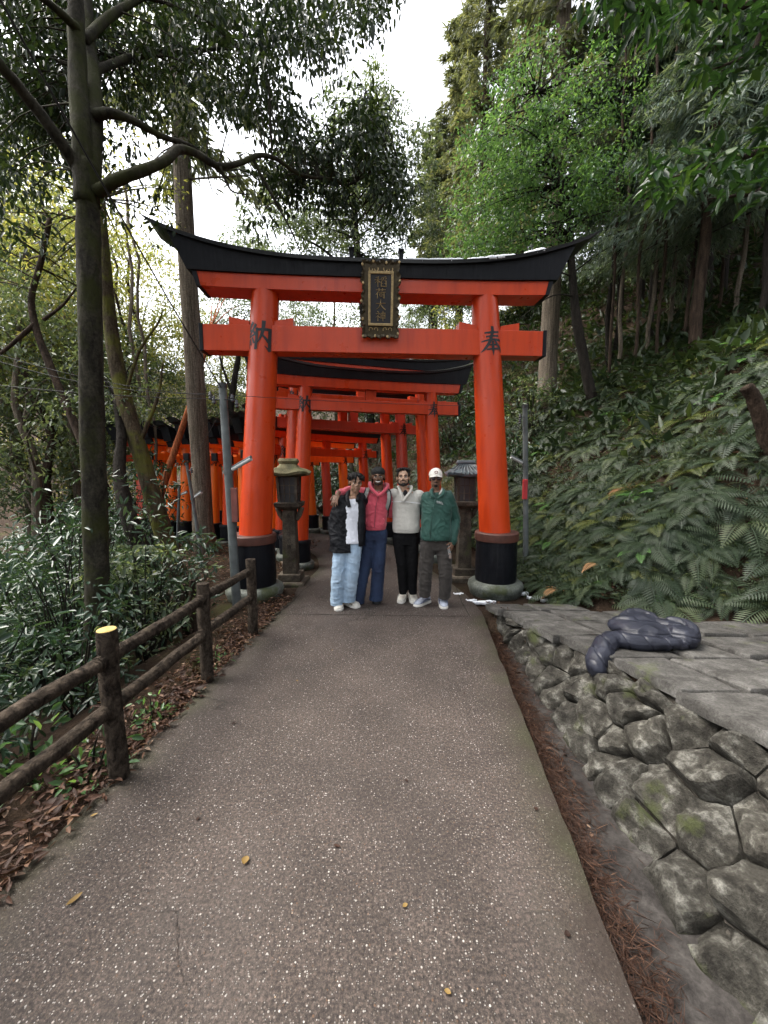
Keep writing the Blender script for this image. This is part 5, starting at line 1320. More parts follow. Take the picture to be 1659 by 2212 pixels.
for pts in (((1270, 320, .02), (1250, 350, -.07), (1262, 400, -.115), (1290, 425, -.125)), ((1365, 320, .02), (1385, 350, -.06), (1372, 385, -.105), (1320, 425, -.125))):
    pp = smooth_path([J(*p) for p in pts], 10); m = MB(); m.tube(pp, [.016, .02, .023, .026, .027, .026, .024, .02, .015, .008], 8); me = remesh(m, .006, 1); finish(me, 'collar', GJ, e)
m = MB(); m.tube(smooth_path([J(1368, 318, .0), J(1362, 345, -.055), J(1335, 385, -.095)], 8), [.010, .012, .014, .015, .015, .013, .010, .006], 8); m.build('collar_lining', CREAM, e, smooth=True)
for y in (455, 535, 625, 715, 800): m = MB(); m.ball(J(1272 - (y - 455) * .10, y, -.138), (.0065, .004, .0065), 8, 6); m.build('snap_button', mat_simple('snap_dark_green', (.01, .03, .025), .4) if y == 455 else bpy.data.materials['snap_dark_green'], e, smooth=True)
m = MB(); m.tube([J(1292, 430, -.128), J(1268, 540, -.135), J(1250, 700, -.138), J(1240, 850, -.138)], .004, 5); m.build('placket', GJ, e, smooth=True)
m = MB(); m.tube([J(1360, 640, -.125), J(1420, 695, -.112)], .005, 5); m.build('pocket_seam', GJ, e, smooth=True)
# white script on the chest
m = MB()
scr = [((1312, 468), (1313, 452), (1322, 455), (1316, 462), (1324, 470)), ((1326, 470), (1329, 458), (1334, 462), (1333, 472)), ((1337, 474), (1338, 455)), ((1340, 476), (1345, 462), (1349, 466), (1348, 477)),
       ((1352, 478), (1354, 460), (1360, 464), (1355, 470), (1363, 480)), ((1364, 482), (1366, 470), (1371, 474), (1370, 486), (1376, 490)), ((1311, 475), (1340, 480), (1372, 492))]
for st in scr: m.tube([J(x, y, -.139 + (x - 1312) * .00042) for x, y in st], .0028, 5)
m.build('chest_logo', M['lamp_white'], e)
m = MB(); limb(m, [wrR + Vector((0, .0, .03)), wrR + Vector((0, 0, -.005))], [.060, .057]); me = remesh(m, .007, 1); ruffle(me, .003, (40, 40, 4), 1); finish(me, 'cuff', GJ, e)
sh4 = [mat_simple('mesh_silver_blue', (.34, .37, .44), .5, .25, 40), M_RUB, bpy.data.materials['lace_white'], mat_simple('shoe_navy', (.10, .115, .17), .4, .2)]
a1 = PZ((1180 + 1075 / 2.86) * .576, (1720 + 1590 / 2.86) * .576); shoe(e, a1 + Vector((.205, .185, 0)), a1, .105, sh4)
a1 = PZ((1180 + 1392 / 2.86) * .576, (1720 + 1616 / 2.86) * .576); shoe(e, a1 + Vector((.0, .28, 0)), a1, .108, sh4)
H.done()
# bottle in his hand
bt = empty('drink_bottle', J(1440, 1070, -.10)); tag(bt, 'small plastic bottle of amber drink held by the man in green', 'bottle'); H = Holder(bt)
def plastic():
    t = NT('clear_plastic'); t.base((.8, .8, .78)).rough(.15); t.b.inputs['Transmission Weight'].default_value = .75; t.b.inputs['IOR'].default_value = 1.3; return t.mat
top_, bot_ = J(1428, 908, -.065), J(1447, 1070, -.07)
ax_ = (top_ - bot_); Ln = ax_.length; q = ax_.to_track_quat('Z', 'Y').to_matrix().to_4x4(); Mb = Matrix.Translation(bot_) @ q
m = MB(); m.lathe([(.024, 0), (.028, .008), (.028, Ln * .45), (.026, Ln * .52), (.028, Ln * .6), (.026, Ln * .76), (.014, Ln * .88), (.014, Ln * .92)], n=16); put(m, 'bottle_body', plastic(), bt, Mb)
m = MB(); m.lathe([(.022, .004), (.0262, .01), (.0262, Ln * .34)], n=16); put(m, 'drink', mat_simple('amber_drink', (.30, .12, .05), .3, .1), bt, Mb)
m = MB(); m.lathe([(.0165, Ln * .89), (.0165, Ln * .985), (.014, Ln)], n=14); put(m, 'bottle_cap', M['lamp_white'], bt, Mb)
H.done()
# ------------------------------------------------------------------ foliage tools
def unit(a): return a / np.maximum(1e-9, np.linalg.norm(a, axis=-1, keepdims=True))
def leaves(c, axis, up, L, W, fold=0.18, full=False):
    c = np.asarray(c, float); axis = unit(np.asarray(axis, float)); up = np.asarray(up, float)
    up = unit(up - axis * (up * axis).sum(-1, keepdims=True)); side = np.cross(axis, up)
    L = np.asarray(L)[:, None]; W = np.asarray(W)[:, None]
    if full:                                       # rounder leaf of six corners
        tip = c + axis * L - up * L * .10
        m1 = c + axis * L * .26 + up * W * fold; m2 = c + axis * L * .62 + up * (W * fold - L * .03)
        V = np.stack([c, m1 + side * W * .44, m2 + side * W * .42, tip, m2 - side * W * .42, m1 - side * W * .44], 1).reshape(-1, 3)
        n = len(c); b = np.arange(n)[:, None] * 6
        return V, np.concatenate([b + np.array([[0, 3, 1]]), b + np.array([[1, 3, 2]]), b + np.array([[0, 5, 3]]), b + np.array([[5, 4, 3]])], 1).reshape(-1, 3)
    mid = c + axis * L * .45 + up * W * fold
    tip = c + axis * L - up * L * .06
    V = np.stack([c, mid + side * W / 2, tip, mid - side * W / 2], 1).reshape(-1, 3)
    n = len(c); b = np.arange(n)[:, None] * 4
    F = np.concatenate([b + np.array([[0, 3, 2]]), b + np.array([[0, 2, 1]])], 1).reshape(-1, 3)
    return V, F
def clump_leaves(r, cents, crad, n, L, W, droop=0.5, spread=0.6, flat=0.6, tvar=0.5, full=False):
    """n leaves round every clump centre"""
    cents = np.asarray(cents, float); k = len(cents)
    crad = np.broadcast_to(np.asarray(crad, float), (k,))
    d = r.normal(size=(k, n, 3)); d[..., 2] *= flat
    rad = r.random((k, n, 1)) ** .6
    off = unit(d) * rad * crad[:, None, None]; off[..., 2] *= flat
    c = (cents[:, None] + off).reshape(-1, 3)
    ax = (unit(d) * spread + r.normal(size=d.shape) * .5).reshape(-1, 3); ax[:, 2] -= droop
    up = r.normal(size=ax.shape) * .45; up[:, 2] += 1.0
    m = len(c)
    V, F = leaves(c, ax, up, L * r.uniform(.65, 1.25, m), W * r.uniform(.7, 1.2, m), full=full)
    t = np.repeat(np.clip(r.normal(.5, tvar * .45, (k, 1)) + r.normal(0, tvar * .4, (k, n)), 0, 1).reshape(-1), 4 if full else 2)
    return V, F, t
def cat(parts):
    V, F, T = [], [], []; o = 0
    for v, f, t in parts: V.append(v); F.append(f + o); T.append(t); o += len(v)
    return np.concatenate(V), np.concatenate(F), np.concatenate(T)
def ellipsoid_clumps(r, n, R3, noise_s=0.0, thr=-9, inner=.35):
    out = []
    while len(out) < n:
        p = r.normal(size=3); p /= np.linalg.norm(p); p *= r.uniform(inner, 1) ** .6
        if noise_s and mnoise.noise(Vector(p * noise_s)) < thr: continue
        out.append(p * np.array(R3))
    return np.array(out)
def broad_crown(name, seed, Rx, Rz, nclump, nleaf, L, W, mat, crad=.45, droop=.45, thr=-.12):
    r = np.random.default_rng(seed); c = ellipsoid_clumps(r, nclump, (Rx, Rx, Rz), 2.2, thr)
    V, F, t = clump_leaves(r, c, crad * r.uniform(.7, 1.3, nclump), nleaf, L, W, droop)
    return fast_mesh(name, V, F, mat, t), c
def limbs_mesh(name, base, top, r0, r1, cents, mat, seed=0, wob=.12, nl=10, seg=9, br=.3):
    """tapered trunk from base to top and limbs out to some of the clump centres"""
    rd = random.Random(seed); base, top = Vector(base), Vector(top); m = MB()
    pts = [base.lerp(top, i / (seg - 1)) + Vector((rd.uniform(-1, 1), rd.uniform(-1, 1), 0)) * wob * (0 < i) for i in range(seg)]
    pts = smooth_path(pts, seg * 2); N = len(pts)
    m.tube(pts, [lerp(r0 * (1.35 if i == 0 else 1), r1, i / (N - 1)) for i in range(N)], 12, jit=.12, seed=seed)
    cs = list(cents); rd.shuffle(cs)
    for c in cs[:nl]:
        c = Vector(c); zz = max(base.z + (top.z - base.z) * br, c.z - rd.uniform(.25, .6) * (Vector((c.x, c.y, 0)) - Vector((top.x, top.y, 0))).length - .1)
        t = min(.98, max(br * .8, (zz - base.z) / max(.1, top.z - base.z))); p = pts[int(t * (N - 1))]
        mid = p.lerp(c, .5) + Vector((rd.uniform(-.1, .1), rd.uniform(-.1, .1), .12)) * (c - p).length
        q = smooth_path([p, mid, c], 7); rr = lerp(r0, r1, t) * rd.uniform(.28, .5)
        m.tube(q, [lerp(rr, max(.004, rr * .12), i / 6) for i in range(7)], 6)
    me = m.mesh(name); me.materials.append(mat); shade(me); return me
def tree(name, label, loc, crown_me, trunk_me, rz=0.0, sc=1.0, group=None, cat_='tree', szc=None):
    e = empty(name, loc, rz); e.scale = (sc, sc, szc or sc); tag(e, label, cat_, group)
    if trunk_me: link('trunk', trunk_me, e)
    if crown_me: link('crown', crown_me, e)
    return e

def conifer_crown(name, seed, H, z0, R0, R1, nb, mat, L=.34, W=.055, nspray=16, hang=.9, side=0.25):
    """drooping boughs round a straight stem, each hung with narrow sprays"""
    r = np.random.default_rng(seed); parts = []; tips = []
    for i in range(nb):
        t = (i + r.random()) / nb; z = lerp(z0, H, t); ln = lerp(R0, R1, t ** .8) * r.uniform(.6, 1.15); a = i * 2.399 + r.uniform(-.4, .4)
        dirv = np.array([math.cos(a), math.sin(a), 0])
        s = np.repeat(np.linspace(.12, 1, nspray), 5); n = len(s)
        bend = -0.30 * s ** 1.7 + .10 * s
        c = np.array([0, 0, z]) + dirv * (s * ln)[:, None]; c[:, 2] += bend * ln
        perp = np.array([-dirv[1], dirv[0], 0]); wd = (1 - s * .75) * ln * side
        c += perp * (r.uniform(-1, 1, n) * wd)[:, None]; c[:, 2] += r.normal(0, .06, n) - .10 * r.random(n)
        ax = dirv * r.uniform(.2, .9, (n, 1)) + perp * r.normal(0, .55, (n, 1)); ax[:, 2] -= hang * r.uniform(.3, 1.2, n)
        up = r.normal(size=(n, 3)) * .6; up[:, 2] += .6
        for k in range(3):
            a2 = ax + r.normal(0, .28, ax.shape); V, F = leaves(c + r.normal(0, .03, c.shape), a2, up, L * r.uniform(.6, 1.2, n), W * r.uniform(.7, 1.3, n), .05)
            tv = np.clip(r.normal(.5, .16) + r.normal(0, .2, n), 0, 1); parts.append((V, F, np.repeat(tv, 2)))
        tips.append(c[-1])
    V, F, t = cat(parts); return fast_mesh(name, V, F, mat, t), tips
def straight_trunk(name, H, r0, r1, mat, seed=0, tips=(), wob=.04, bow=0.0):
    rd = random.Random(seed); m = MB(); pts = [Vector((rd.uniform(-wob, wob) + bow * math.sin(i / 14 * 3), rd.uniform(-wob, wob), -.6 + (H + .6) * i / 14)) for i in range(15)]
    m.tube(pts, [r0 * 1.5, r0 * 1.12] + [lerp(r0, r1, i / 12) for i in range(13)], 16, jit=.14, seed=seed)
    for tp in tips:
        tp = Vector(tp); m.tube([Vector((0, 0, tp.z + .12 * Vector((tp.x, tp.y, 0)).length)), tp], [.022, .005], 5)
    me = m.mesh(name); me.materials.append(mat); shade(me); return me

# ------------------------------------------------------------------ big dark tree on the left
hero = empty('evergreen_tree', (-2.62, 3.5, -.45)); tag(hero, 'large dark evergreen tree with mossy trunk and crooked limb behind the log fence', 'tree'); Hh = Holder(hero)
Y0 = 3.5
def HP(lst): return [P(u, v, y) for u, v, y in lst]
m = MB()
trunkpts = smooth_path(HP([(222, 1500, 3.45), (212, 1340, 3.45), (208, 1180, 3.5), (200, 960, 3.5), (196, 760, 3.5), (194, 600, 3.5), (190, 470, 3.5), (187, 410, 3.5), (185, 350, 3.5)]), 34)
m.tube(trunkpts, [lerp(.125, .100, min(1, i / 6)) if i < 6 else lerp(.100, .078, (i - 6) / 27) for i in range(34)], 20, jit=.16, seed=3)
tops = {}
def limb_tube(lst, ra, rb, n=22, jit=.18, seed=1):
    pp = smooth_path(HP(lst), n); m.tube(pp, [lerp(ra, rb, (i / (n - 1)) ** .8) for i in range(n)], 10, jit=jit, seed=seed); return pp
limbs = []
limbs += limb_tube([(184, 440, 3.48), (176, 300, 3.5), (168, 150, 3.6), (163, 0, 3.65), (160, -180, 3.7)], .080, .052)
limbs += limb_tube([(193, 440, 3.52), (198, 330, 3.58), (204, 220, 3.7), (190, 90, 3.9), (180, -60, 4.1), (175, -200, 4.2)], .080, .048)
limbs += limb_tube([(170, 370, 3.5), (130, 305, 3.35), (70, 225, 3.2), (0, 140, 3.0), (-80, 60, 2.9)], .050, .034)
limbs += limb_tube([(212, 415, 3.5), (245, 392, 3.45), (310, 368, 3.5), (360, 345, 3.6), (385, 322, 3.7), (425, 332, 3.8), (470, 358, 3.95), (520, 352, 4.1), (560, 335, 4.3), (600, 345, 4.4), (650, 378, 4.6), (720, 388, 4.8), (750, 400, 4.9), (800, 375, 5.1), (860, 350, 5.3)], .050, .008, 46, .22, 5)
limbs += limb_tube([(205, 250, 3.6), (240, 245, 3.6), (290, 262, 3.7), (350, 295, 3.9), (400, 310, 4.1), (435, 330, 4.3), (470, 370, 4.5)], .045, .010, 26, .2, 9)
limbs += limb_tube([(545, 340, 4.25), (570, 390, 4.3), (600, 445, 4.4), (630, 500, 4.5), (650, 548, 4.6)], .020, .005, 14)
limbs += limb_tube([(475, 360, 3.95), (490, 395, 4.0), (505, 415, 4.0), (545, 420, 4.1)], .016, .004, 12)
limbs += limb_tube([(750, 400, 4.9), (775, 430, 5.0), (800, 480, 5.1), (830, 520, 5.2)], .010, .003, 10)
limbs += limb_tube([(440, 340, 3.9), (450, 385, 3.9), (465, 430, 3.95)], .009, .003, 8)
limbs += limb_tube([(180, 90, 3.8), (260, 20, 4.2), (380, -30, 4.8), (520, -40, 5.4)], .045, .012, 20)
limbs += limb_tube([(190, 160, 3.9), (300, 120, 4.6), (430, 110, 5.3), (560, 90, 6.0), (700, 60, 6.5)], .040, .008, 20)
limbs += limb_tube([(165, 60, 3.6), (110, 10, 3.4), (40, -40, 3.2)], .04, .015, 12)
r = np.random.default_rng(11); cents = []
def region(n, u0, u1, v0, v1, ya, yb, fn):
    k = 0; tries = 0
    while k < n and tries < n * 60:
        tries += 1
        u, v, y = r.uniform(u0, u1), r.uniform(v0, v1), r.uniform(ya, yb)
        if r.random() > fn(u, v): continue
        cents.append(P(u, v, y)); k += 1
def f_top(u, v):
    lim = interp(u, [0, 120, 250, 330, 480, 600, 700, 760, 830, 880], [330, 330, 200, 220, 250, 270, 170, 90, 40, -40]) + 60 * fbm(u * .011, v * .011, 2)
    dens = 0.35 + .9 * max(0, fbm(u * .016, v * .016, 7.7) + .30)
    if 860 < u: dens *= .5
    return dens if v < lim else .04 if v < lim + 90 else 0
region(540, -60, 880, -140, 380, 4.2, 6.6, f_top)
region(110, -60, 330, -100, 520, 3.75, 4.8, lambda u, v: .5 if u < 150 and fbm(u * .01, v * .01, 5) > -.1 else .15)
region(120, 560, 880, 230, 480, 4.6, 5.6, lambda u, v: .45 if fbm(u * .012, v * .012, 3) > .02 and v > 200 else 0)
LT = np.array([tuple(p) for p in limbs])
for c in cents:
    d = np.linalg.norm(LT - np.array(c), axis=1); i = int(d.argmin())
    if d[i] < 1.1:
        a = Vector(LT[i]); mid = a.lerp(c, .55) + Vector((0, 0, .12 * d[i])); m.tube(smooth_path([a, mid, c], 6), [.010, .008, .006, .005, .004, .003], 4, cap=False)
trk = m.build('trunk', M['bark_dark'], hero, smooth=True)
V, F, t = clump_leaves(r, [tuple(c) for c in cents], .26, 34, .085, .034, .75, .35, 1.0, full=True)
link('crown', fast_mesh('hero_crown', V, F, M['leaf_dark'], t), hero); Hh.done()

# ------------------------------------------------------------------ named trees
def solo(name, label, pts, ra, rb, mat, crown=None, n=24, jit=.15, cat_='tree', group=None, seed=0, leafmat=None, L=.08, W=.035, nl=30, extra=()):
    """one tree given by its stem; crown = list of (u, v, Y, radius, clumps)"""
    q = HP(pts); base = q[0].copy(); e = empty(name, base); tag(e, label, cat_, group); Hx = Holder(e); mm = MB(); pp = smooth_path(q, n)
    mm.tube(pp, [lerp(ra, rb, i / (n - 1)) for i in range(n)], 14, jit=jit, seed=seed)
    for ex, r1, r2 in extra:
        p2 = smooth_path(HP(ex), 12); mm.tube(p2, [lerp(r1, r2, i / 11) for i in range(12)], 7, jit=jit, seed=seed + 1)
    rr = np.random.default_rng(seed + 5)
    if crown:
        cs = []
        for u, v, y, rad, k in crown:
            o = np.array(P(u, v, y)); cs.append(o + ellipsoid_clumps(rr, k, (rad, rad, rad * .85), 2.0, -.15))
        cs = np.concatenate(cs)
        for c in cs[::3]:
            d = [(p - Vector(c)).length for p in pp]; a = pp[int(np.argmin(d))]; c = Vector(c)
            if min(d) < 3.5: mm.tube(smooth_path([a, a.lerp(c, .5) + Vector((0, 0, .1)), c], 6), [.02, .016, .012, .009, .006, .004], 4, cap=False)
        V, F, t = clump_leaves(rr, cs, .32, nl, L, W, .4, .5, .7)
        link('crown', fast_mesh(name + '_crown', V, F, leafmat, t), e)
    mm.build('trunk', mat, e, smooth=True); Hx.done(); return e

# cedar behind the tall lamp pole
cH = 17.0
cc, tips = conifer_crown('cedar_crown_a', 1, cH - 0, 7.6, 1.9, .5, 46, M['leaf_cedar'], .30, .05)
cp0 = PZ(446, 1190)
tree('cedar_tree', 'tall straight cedar with pale fibrous bark left of the nearest gate', (cp0.x, cp0.y, -.05), cc, straight_trunk('cedar_trunk_a', cH, .20, .11, M['bark_cedar'], 2, tips[::3], .02, -.10))
solo('leaning_tree', 'mossy tree leaning left between the dark trunk and the cedar', [(388, 1262, 6.1), (352, 1150, 6.1), (310, 1000, 6.1), (265, 850, 6.2), (238, 700, 6.3), (225, 560, 6.4), (215, 430, 6.6)], .150, .075, M['bark_moss'],
     [(120, 480, 7.2, 1.3, 50), (260, 420, 7.2, 1.1, 40)], leafmat=M['leaf_yellow'], seed=4, extra=[([(300, 960, 6.1), (340, 860, 6.3), (352, 780, 6.5)], .04, .01), ([(268, 860, 6.15), (300, 760, 6.3), (340, 700, 6.5), (352, 670, 6.6)], .03, .008)])
solo('twisted_tree', 'short twisted dark trunk beside the mossy leaning tree', [(345, 1300, 5.6), (318, 1230, 5.6), (290, 1150, 5.6), (268, 1085, 5.65), (258, 1010, 5.8), (262, 940, 6.0), (250, 860, 6.2)], .145, .05, M['bark_black'], [(235, 840, 6.5, .8, 26)], leafmat=M['leaf_mid'], seed=8, jit=.3)
solo('slender_tree', 'slender pale curving trunk at the left edge behind the dark tree', [(215, 1030, 6.2), (186, 970, 6.3), (150, 890, 6.4), (112, 800, 6.5), (78, 710, 6.6), (68, 640, 6.7), (90, 560, 6.8), (108, 470, 6.9)], .075, .035, M['bark_brown'], [(60, 560, 7.2, 1.4, 50)], leafmat=M['leaf_mid'], seed=12,
     extra=[([(95, 690, 6.5), (135, 660, 6.3), (165, 622, 6.2)], .03, .01), ([(75, 700, 6.6), (30, 740, 6.4), (-30, 790, 6.2)], .04, .02)])
solo('red_pine', 'reddish bare trunk leaning right behind the cedar', [(342, 1085, 9.2), (362, 1020, 9.2), (385, 950, 9.2), (410, 875, 9.2), (432, 800, 9.3), (455, 710, 9.4)], .085, .045, M['bark_red'], [(500, 640, 11.5, .7, 12)], leafmat=M['leaf_mid'], seed=15)
solo('forked_tree', 'dark forked trunk behind the gate roofs at left', [(500, 1000, 17), (497, 900, 17), (505, 830, 17), (515, 770, 17), (520, 700, 17)], .17, .08, M['bark_black'], [(520, 700, 18, 1.6, 36)], leafmat=M['leaf_mid'], seed=17, L=.12, W=.055, extra=[([(502, 850, 17), (480, 790, 17), (470, 740, 17)], .07, .03)])
# broadleaf trees above the gate
solo('evergreen_oak', 'grey green evergreen oak rising above the centre of the nearest gate', [(800, 1000, 16.5), (795, 800, 16.5), (780, 620, 16.5), (765, 450, 16.5), (770, 300, 16.5), (790, 200, 16.5)], .22, .05, M['bark_black'],
     [(780, 330, 16.5, 2.3, 125), (690, 430, 16.3, 2.4, 125), (860, 400, 16.5, 2.3, 125), (800, 240, 16.6, 1.4, 40), (610, 530, 16.2, 2.0, 80), (880, 530, 16.6, 2.2, 95), (760, 540, 16.8, 2.3, 95), (540, 560, 16.0, 1.3, 34)], leafmat=M['leaf_mid'], seed=20, L=.17, W=.07, nl=34,
     extra=[([(780, 620, 16.5), (700, 540, 16.2), (620, 500, 16.0)], .07, .02), ([(770, 480, 16.5), (830, 420, 16.5), (900, 380, 16.4)], .06, .02)])
solo('holly_tree', 'bushy evergreen tree left of the nearest gate roof', [(560, 1000, 18), (565, 850, 18), (560, 700, 18), (555, 590, 18)], .15, .03, M['bark_brown'], [(545, 600, 18, 1.5, 55), (600, 620, 18, 1.6, 55), (500, 680, 18, 1.5, 50)], leafmat=M['leaf_mid'], seed=23, L=.12, W=.055)
# bright green tree right of the gate with its curved dark stem
solo('bright_tree', 'bright green small-leaved tree with curved dark stem above the right roof tip', [(1296, 935, 9.0), (1278, 860, 9.0), (1260, 770, 9.0), (1243, 670, 9.0), (1234, 560, 9.0), (1228, 460, 9.0), (1190, 330, 9.0), (1160, 200, 9.0)], .135, .03, M['bark_black'],
     [(1130, 250, 9, 1.25, 75), (1220, 330, 9, 1.3, 75), (1090, 370, 9, 1.2, 65), (1180, 440, 8.8, 1.3, 75), (1070, 480, 9, 1.1, 55), (1270, 230, 9.3, 1.1, 50), (1310, 400, 9.4, 1.0, 45), (1120, 530, 8.8, .8, 34), (1020, 560, 9, .7, 26)], leafmat=M['leaf_bright'], seed=30, L=.085, W=.042, nl=36,
     extra=[([(1230, 500, 9), (1270, 470, 9), (1320, 455, 8.9)], .03, .008), ([(1228, 470, 9), (1180, 430, 9), (1130, 420, 9)], .03, .008), ([(1240, 640, 9), (1190, 640, 8.6), (1120, 690, 8.2)], .018, .006), ([(1238, 590, 9), (1290, 550, 8.8), (1340, 520, 8.6)], .018, .006)])
# pale cedar right of the gate
cp1 = P(1180, 900, 11.0)
cc2, tips2 = conifer_crown('cedar_crown_b', 3, 17, 5.0, 2.6, .6, 60, M['leaf_cedar'], .34, .06)
tree('cedar_tree', 'pale barked cedar right of the nearest gate', (cp1.x, cp1.y, cp1.z - .1), cc2, straight_trunk('cedar_trunk_b', 17, .235, .12, M['bark_cedar'], 5, tips2[::3], .02), 1.0)
# tall far cedars behind the gate at upper right
for k, (u, y, hh, lab) in enumerate(((1030, 19, 23, 'tall brown green cedar reaching the top edge right of the sky gap'), (1115, 21, 22, 'second tall cedar just right of the one at the sky gap'), (985, 24, 17, 'shorter far cedar below the sky gap'), (935, 25, 13, 'farthest small cedar just above the gate right of the plaque'))):
    p = P(u, 960, y); cm, tp = conifer_crown('cedar_crown_far_%d' % k, 40 + k, hh, 3.0, 2.5, .9, 80, M['leaf_cedar'], .42, .060, 17, .75, .4)
    tree('cedar_tree', lab, (p.x, y, terrain(p.x, y)), cm, straight_trunk('cedar_trunk_far_%d' % k, hh, .22, .06, M['bark_brown'], 6 + k, tp[::2], .03), k * 1.1)
# feathery cypresses on the right slope
for k, (u, v, y, hh, lab) in enumerate(((1400, 800, 10.5, 11, 'feathery blue green cypress right of the bright tree'), (1500, 760, 8.6, 10, 'feathery cypress with reddish trunk at the upper right'), (1640, 700, 8.0, 9, 'feathery cypress cut by the right edge'), (1560, 700, 12, 14, 'taller cypress behind the reddish trunk'), (1330, 800, 13.5, 15, 'cypress behind the bright green tree'))):
    p = P(u, v, y); cm, tp = conifer_crown('cypress_crown_%d' % k, 60 + k, hh, 2.6 if k < 3 else 2.0, 2.3, .6, 70, M['leaf_cypress'], .25, .030, 21, 1.0, .4)
    tree('cypress_tree', lab, (p.x, y, terrain(p.x, y) - .1), cm, straight_trunk('cypress_trunk_%d' % k, hh, .11 if k == 1 else .06, .035, M['bark_brown'] if k == 1 else M['bark_black'], 20 + k, tp[::3], .05), k * .9)
# thin dark trunks of the dense wood on the right
rd = random.Random(4); ordn_ = ['first', 'second', 'third', 'fourth', 'fifth', 'sixth', 'seventh', 'eighth', 'ninth', 'tenth', 'eleventh']
dens, tipsd = conifer_crown('wood_crown', 77, 13, 4.2, 1.5, .4, 46, M['leaf_cypress'], .40, .07, 10, .9, .4)
tk = [straight_trunk('wood_trunk_%d' % k, 13, .055 + .018 * k, .03, M['bark_black'] if k != 1 else M['bark_brown'], 50 + k, tipsd[::3], .05) for k in range(3)]
slim = [straight_trunk('slim_trunk_%d' % k, 9, .035 + .012 * k, .02, M['bark_cedar'] if k else M['bark_brown'], 80 + k, (), .05) for k in range(2)]
for k, (u, y) in enumerate(((1302, 9.6), (1318, 10.2), (1352, 9.2), (1378, 10.0), (1394, 9.3), (1420, 10.6), (1452, 9.4), (1478, 10.2), (1520, 9.6), (1555, 9.0), (1605, 9.6))):
    x = (u - 829.5) / FPX * y; e_ = tree('slim_tree', 'slim bare trunk, %s of the row right of the curved dark stem' % ordn_[k], (x, y, terrain(x, y) - .2), None, slim[k % 2], k, 1.0, 'slim trunks on the right slope'); e_.rotation_euler = (0, rd.uniform(-.03, .03), k)
for k in range(30):
    u = rd.uniform(1290, 1760); y = rd.uniform(10.5, 19); x = (u - 829.5) / FPX * y * 1.0
    tree('wood_tree', 'thin dark trunk among the dense trees on the right slope', (x, y, terrain(x, y) - .2), dens, tk[k % 3], rd.uniform(0, 6), rd.uniform(.8, 1.25), 'dense wood on the right slope')
solo('slanting_stump', 'thick reddish brown stump leaning out of the ferns at the right edge', [(1700, 1030, 4.4), (1665, 975, 4.4), (1645, 910, 4.4), (1628, 860, 4.4), (1612, 835, 4.4)], .085, .06, M['bark_brown'], seed=33, cat_='stump')
# dark evergreen masses filling the wood
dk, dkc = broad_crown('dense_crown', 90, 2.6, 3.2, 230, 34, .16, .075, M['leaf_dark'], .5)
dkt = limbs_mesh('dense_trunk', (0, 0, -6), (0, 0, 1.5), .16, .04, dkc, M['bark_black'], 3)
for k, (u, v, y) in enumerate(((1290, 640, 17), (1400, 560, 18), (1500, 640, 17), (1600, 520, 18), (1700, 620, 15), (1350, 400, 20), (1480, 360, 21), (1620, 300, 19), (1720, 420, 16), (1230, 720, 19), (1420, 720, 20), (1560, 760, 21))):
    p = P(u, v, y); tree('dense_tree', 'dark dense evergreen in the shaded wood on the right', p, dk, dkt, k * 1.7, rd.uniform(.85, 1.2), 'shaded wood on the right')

# ------------------------------------------------------------------ left background wood
yl, ylc = broad_crown('yellow_crown', 91, 2.4, 2.8, 230, 28, .13, .06, M['leaf_yellow'], .5)
ml, mlc = broad_crown('mid_crown', 92, 2.4, 2.8, 230, 28, .13, .06, M['leaf_mid'], .5)
ylt = limbs_mesh('yellow_trunk', (0, 0, -7), (0, 0, 1.5), .13, .04, ylc, M['bark_brown'], 5, .25)
mlt = limbs_mesh('mid_trunk', (0, 0, -7), (0, 0, 1.5), .15, .04, mlc, M['bark_cedar'], 6, .2)
LB = [(30, 700, 13, 0), (110, 560, 15, 0), (20, 480, 14, 1), (180, 700, 17, 0), (280, 640, 16, 0), (330, 760, 18, 0), (120, 860, 13, 0), (260, 860, 15, 1), (-80, 620, 12, 0), (-60, 850, 11, 1),
      (60, 960, 12, 1), (190, 960, 14, 0), (330, 900, 17, 1), (420, 800, 19, 0), (480, 790, 22, 1), (560, 800, 24, 0), (640, 740, 24, 1), (440, 920, 20, 1), (540, 880, 21, 1), (660, 800, 22, 1), (720, 720, 22, 1), (90, 400, 20, 0), (150, 780, 11, 1), (40, 820, 9.5, 1), (200, 800, 14, 0), (-30, 420, 12, 1), (60, 600, 10.5, 0),
      (760, 820, 21, 1), (840, 740, 23, 1), (900, 800, 22, 1), (960, 700, 23, 1), (1010, 800, 19, 1), (1040, 700, 21, 0), (1130, 780, 20, 1), (930, 620, 25, 1)]
for k, (u, v, y, q) in enumerate(LB):
    p = P(u, v, y); side = 'left' if u < 600 else 'far'
    lab = ('yellow green leafy tree in the bright wood on the left' if q == 0 else 'grey green leafy tree in the bright wood on the left') if u < 600 else ('grey green leafy tree in the wood behind the row of gates' if q else 'yellow green leafy tree in the wood behind the row of gates')
    tree('leafy_tree', lab, p, yl if q == 0 else ml, ylt if q == 0 else mlt, k * 2.1, rd.uniform(.8, 1.15), 'bright wood on the left' if u < 600 else 'wood behind the gates')
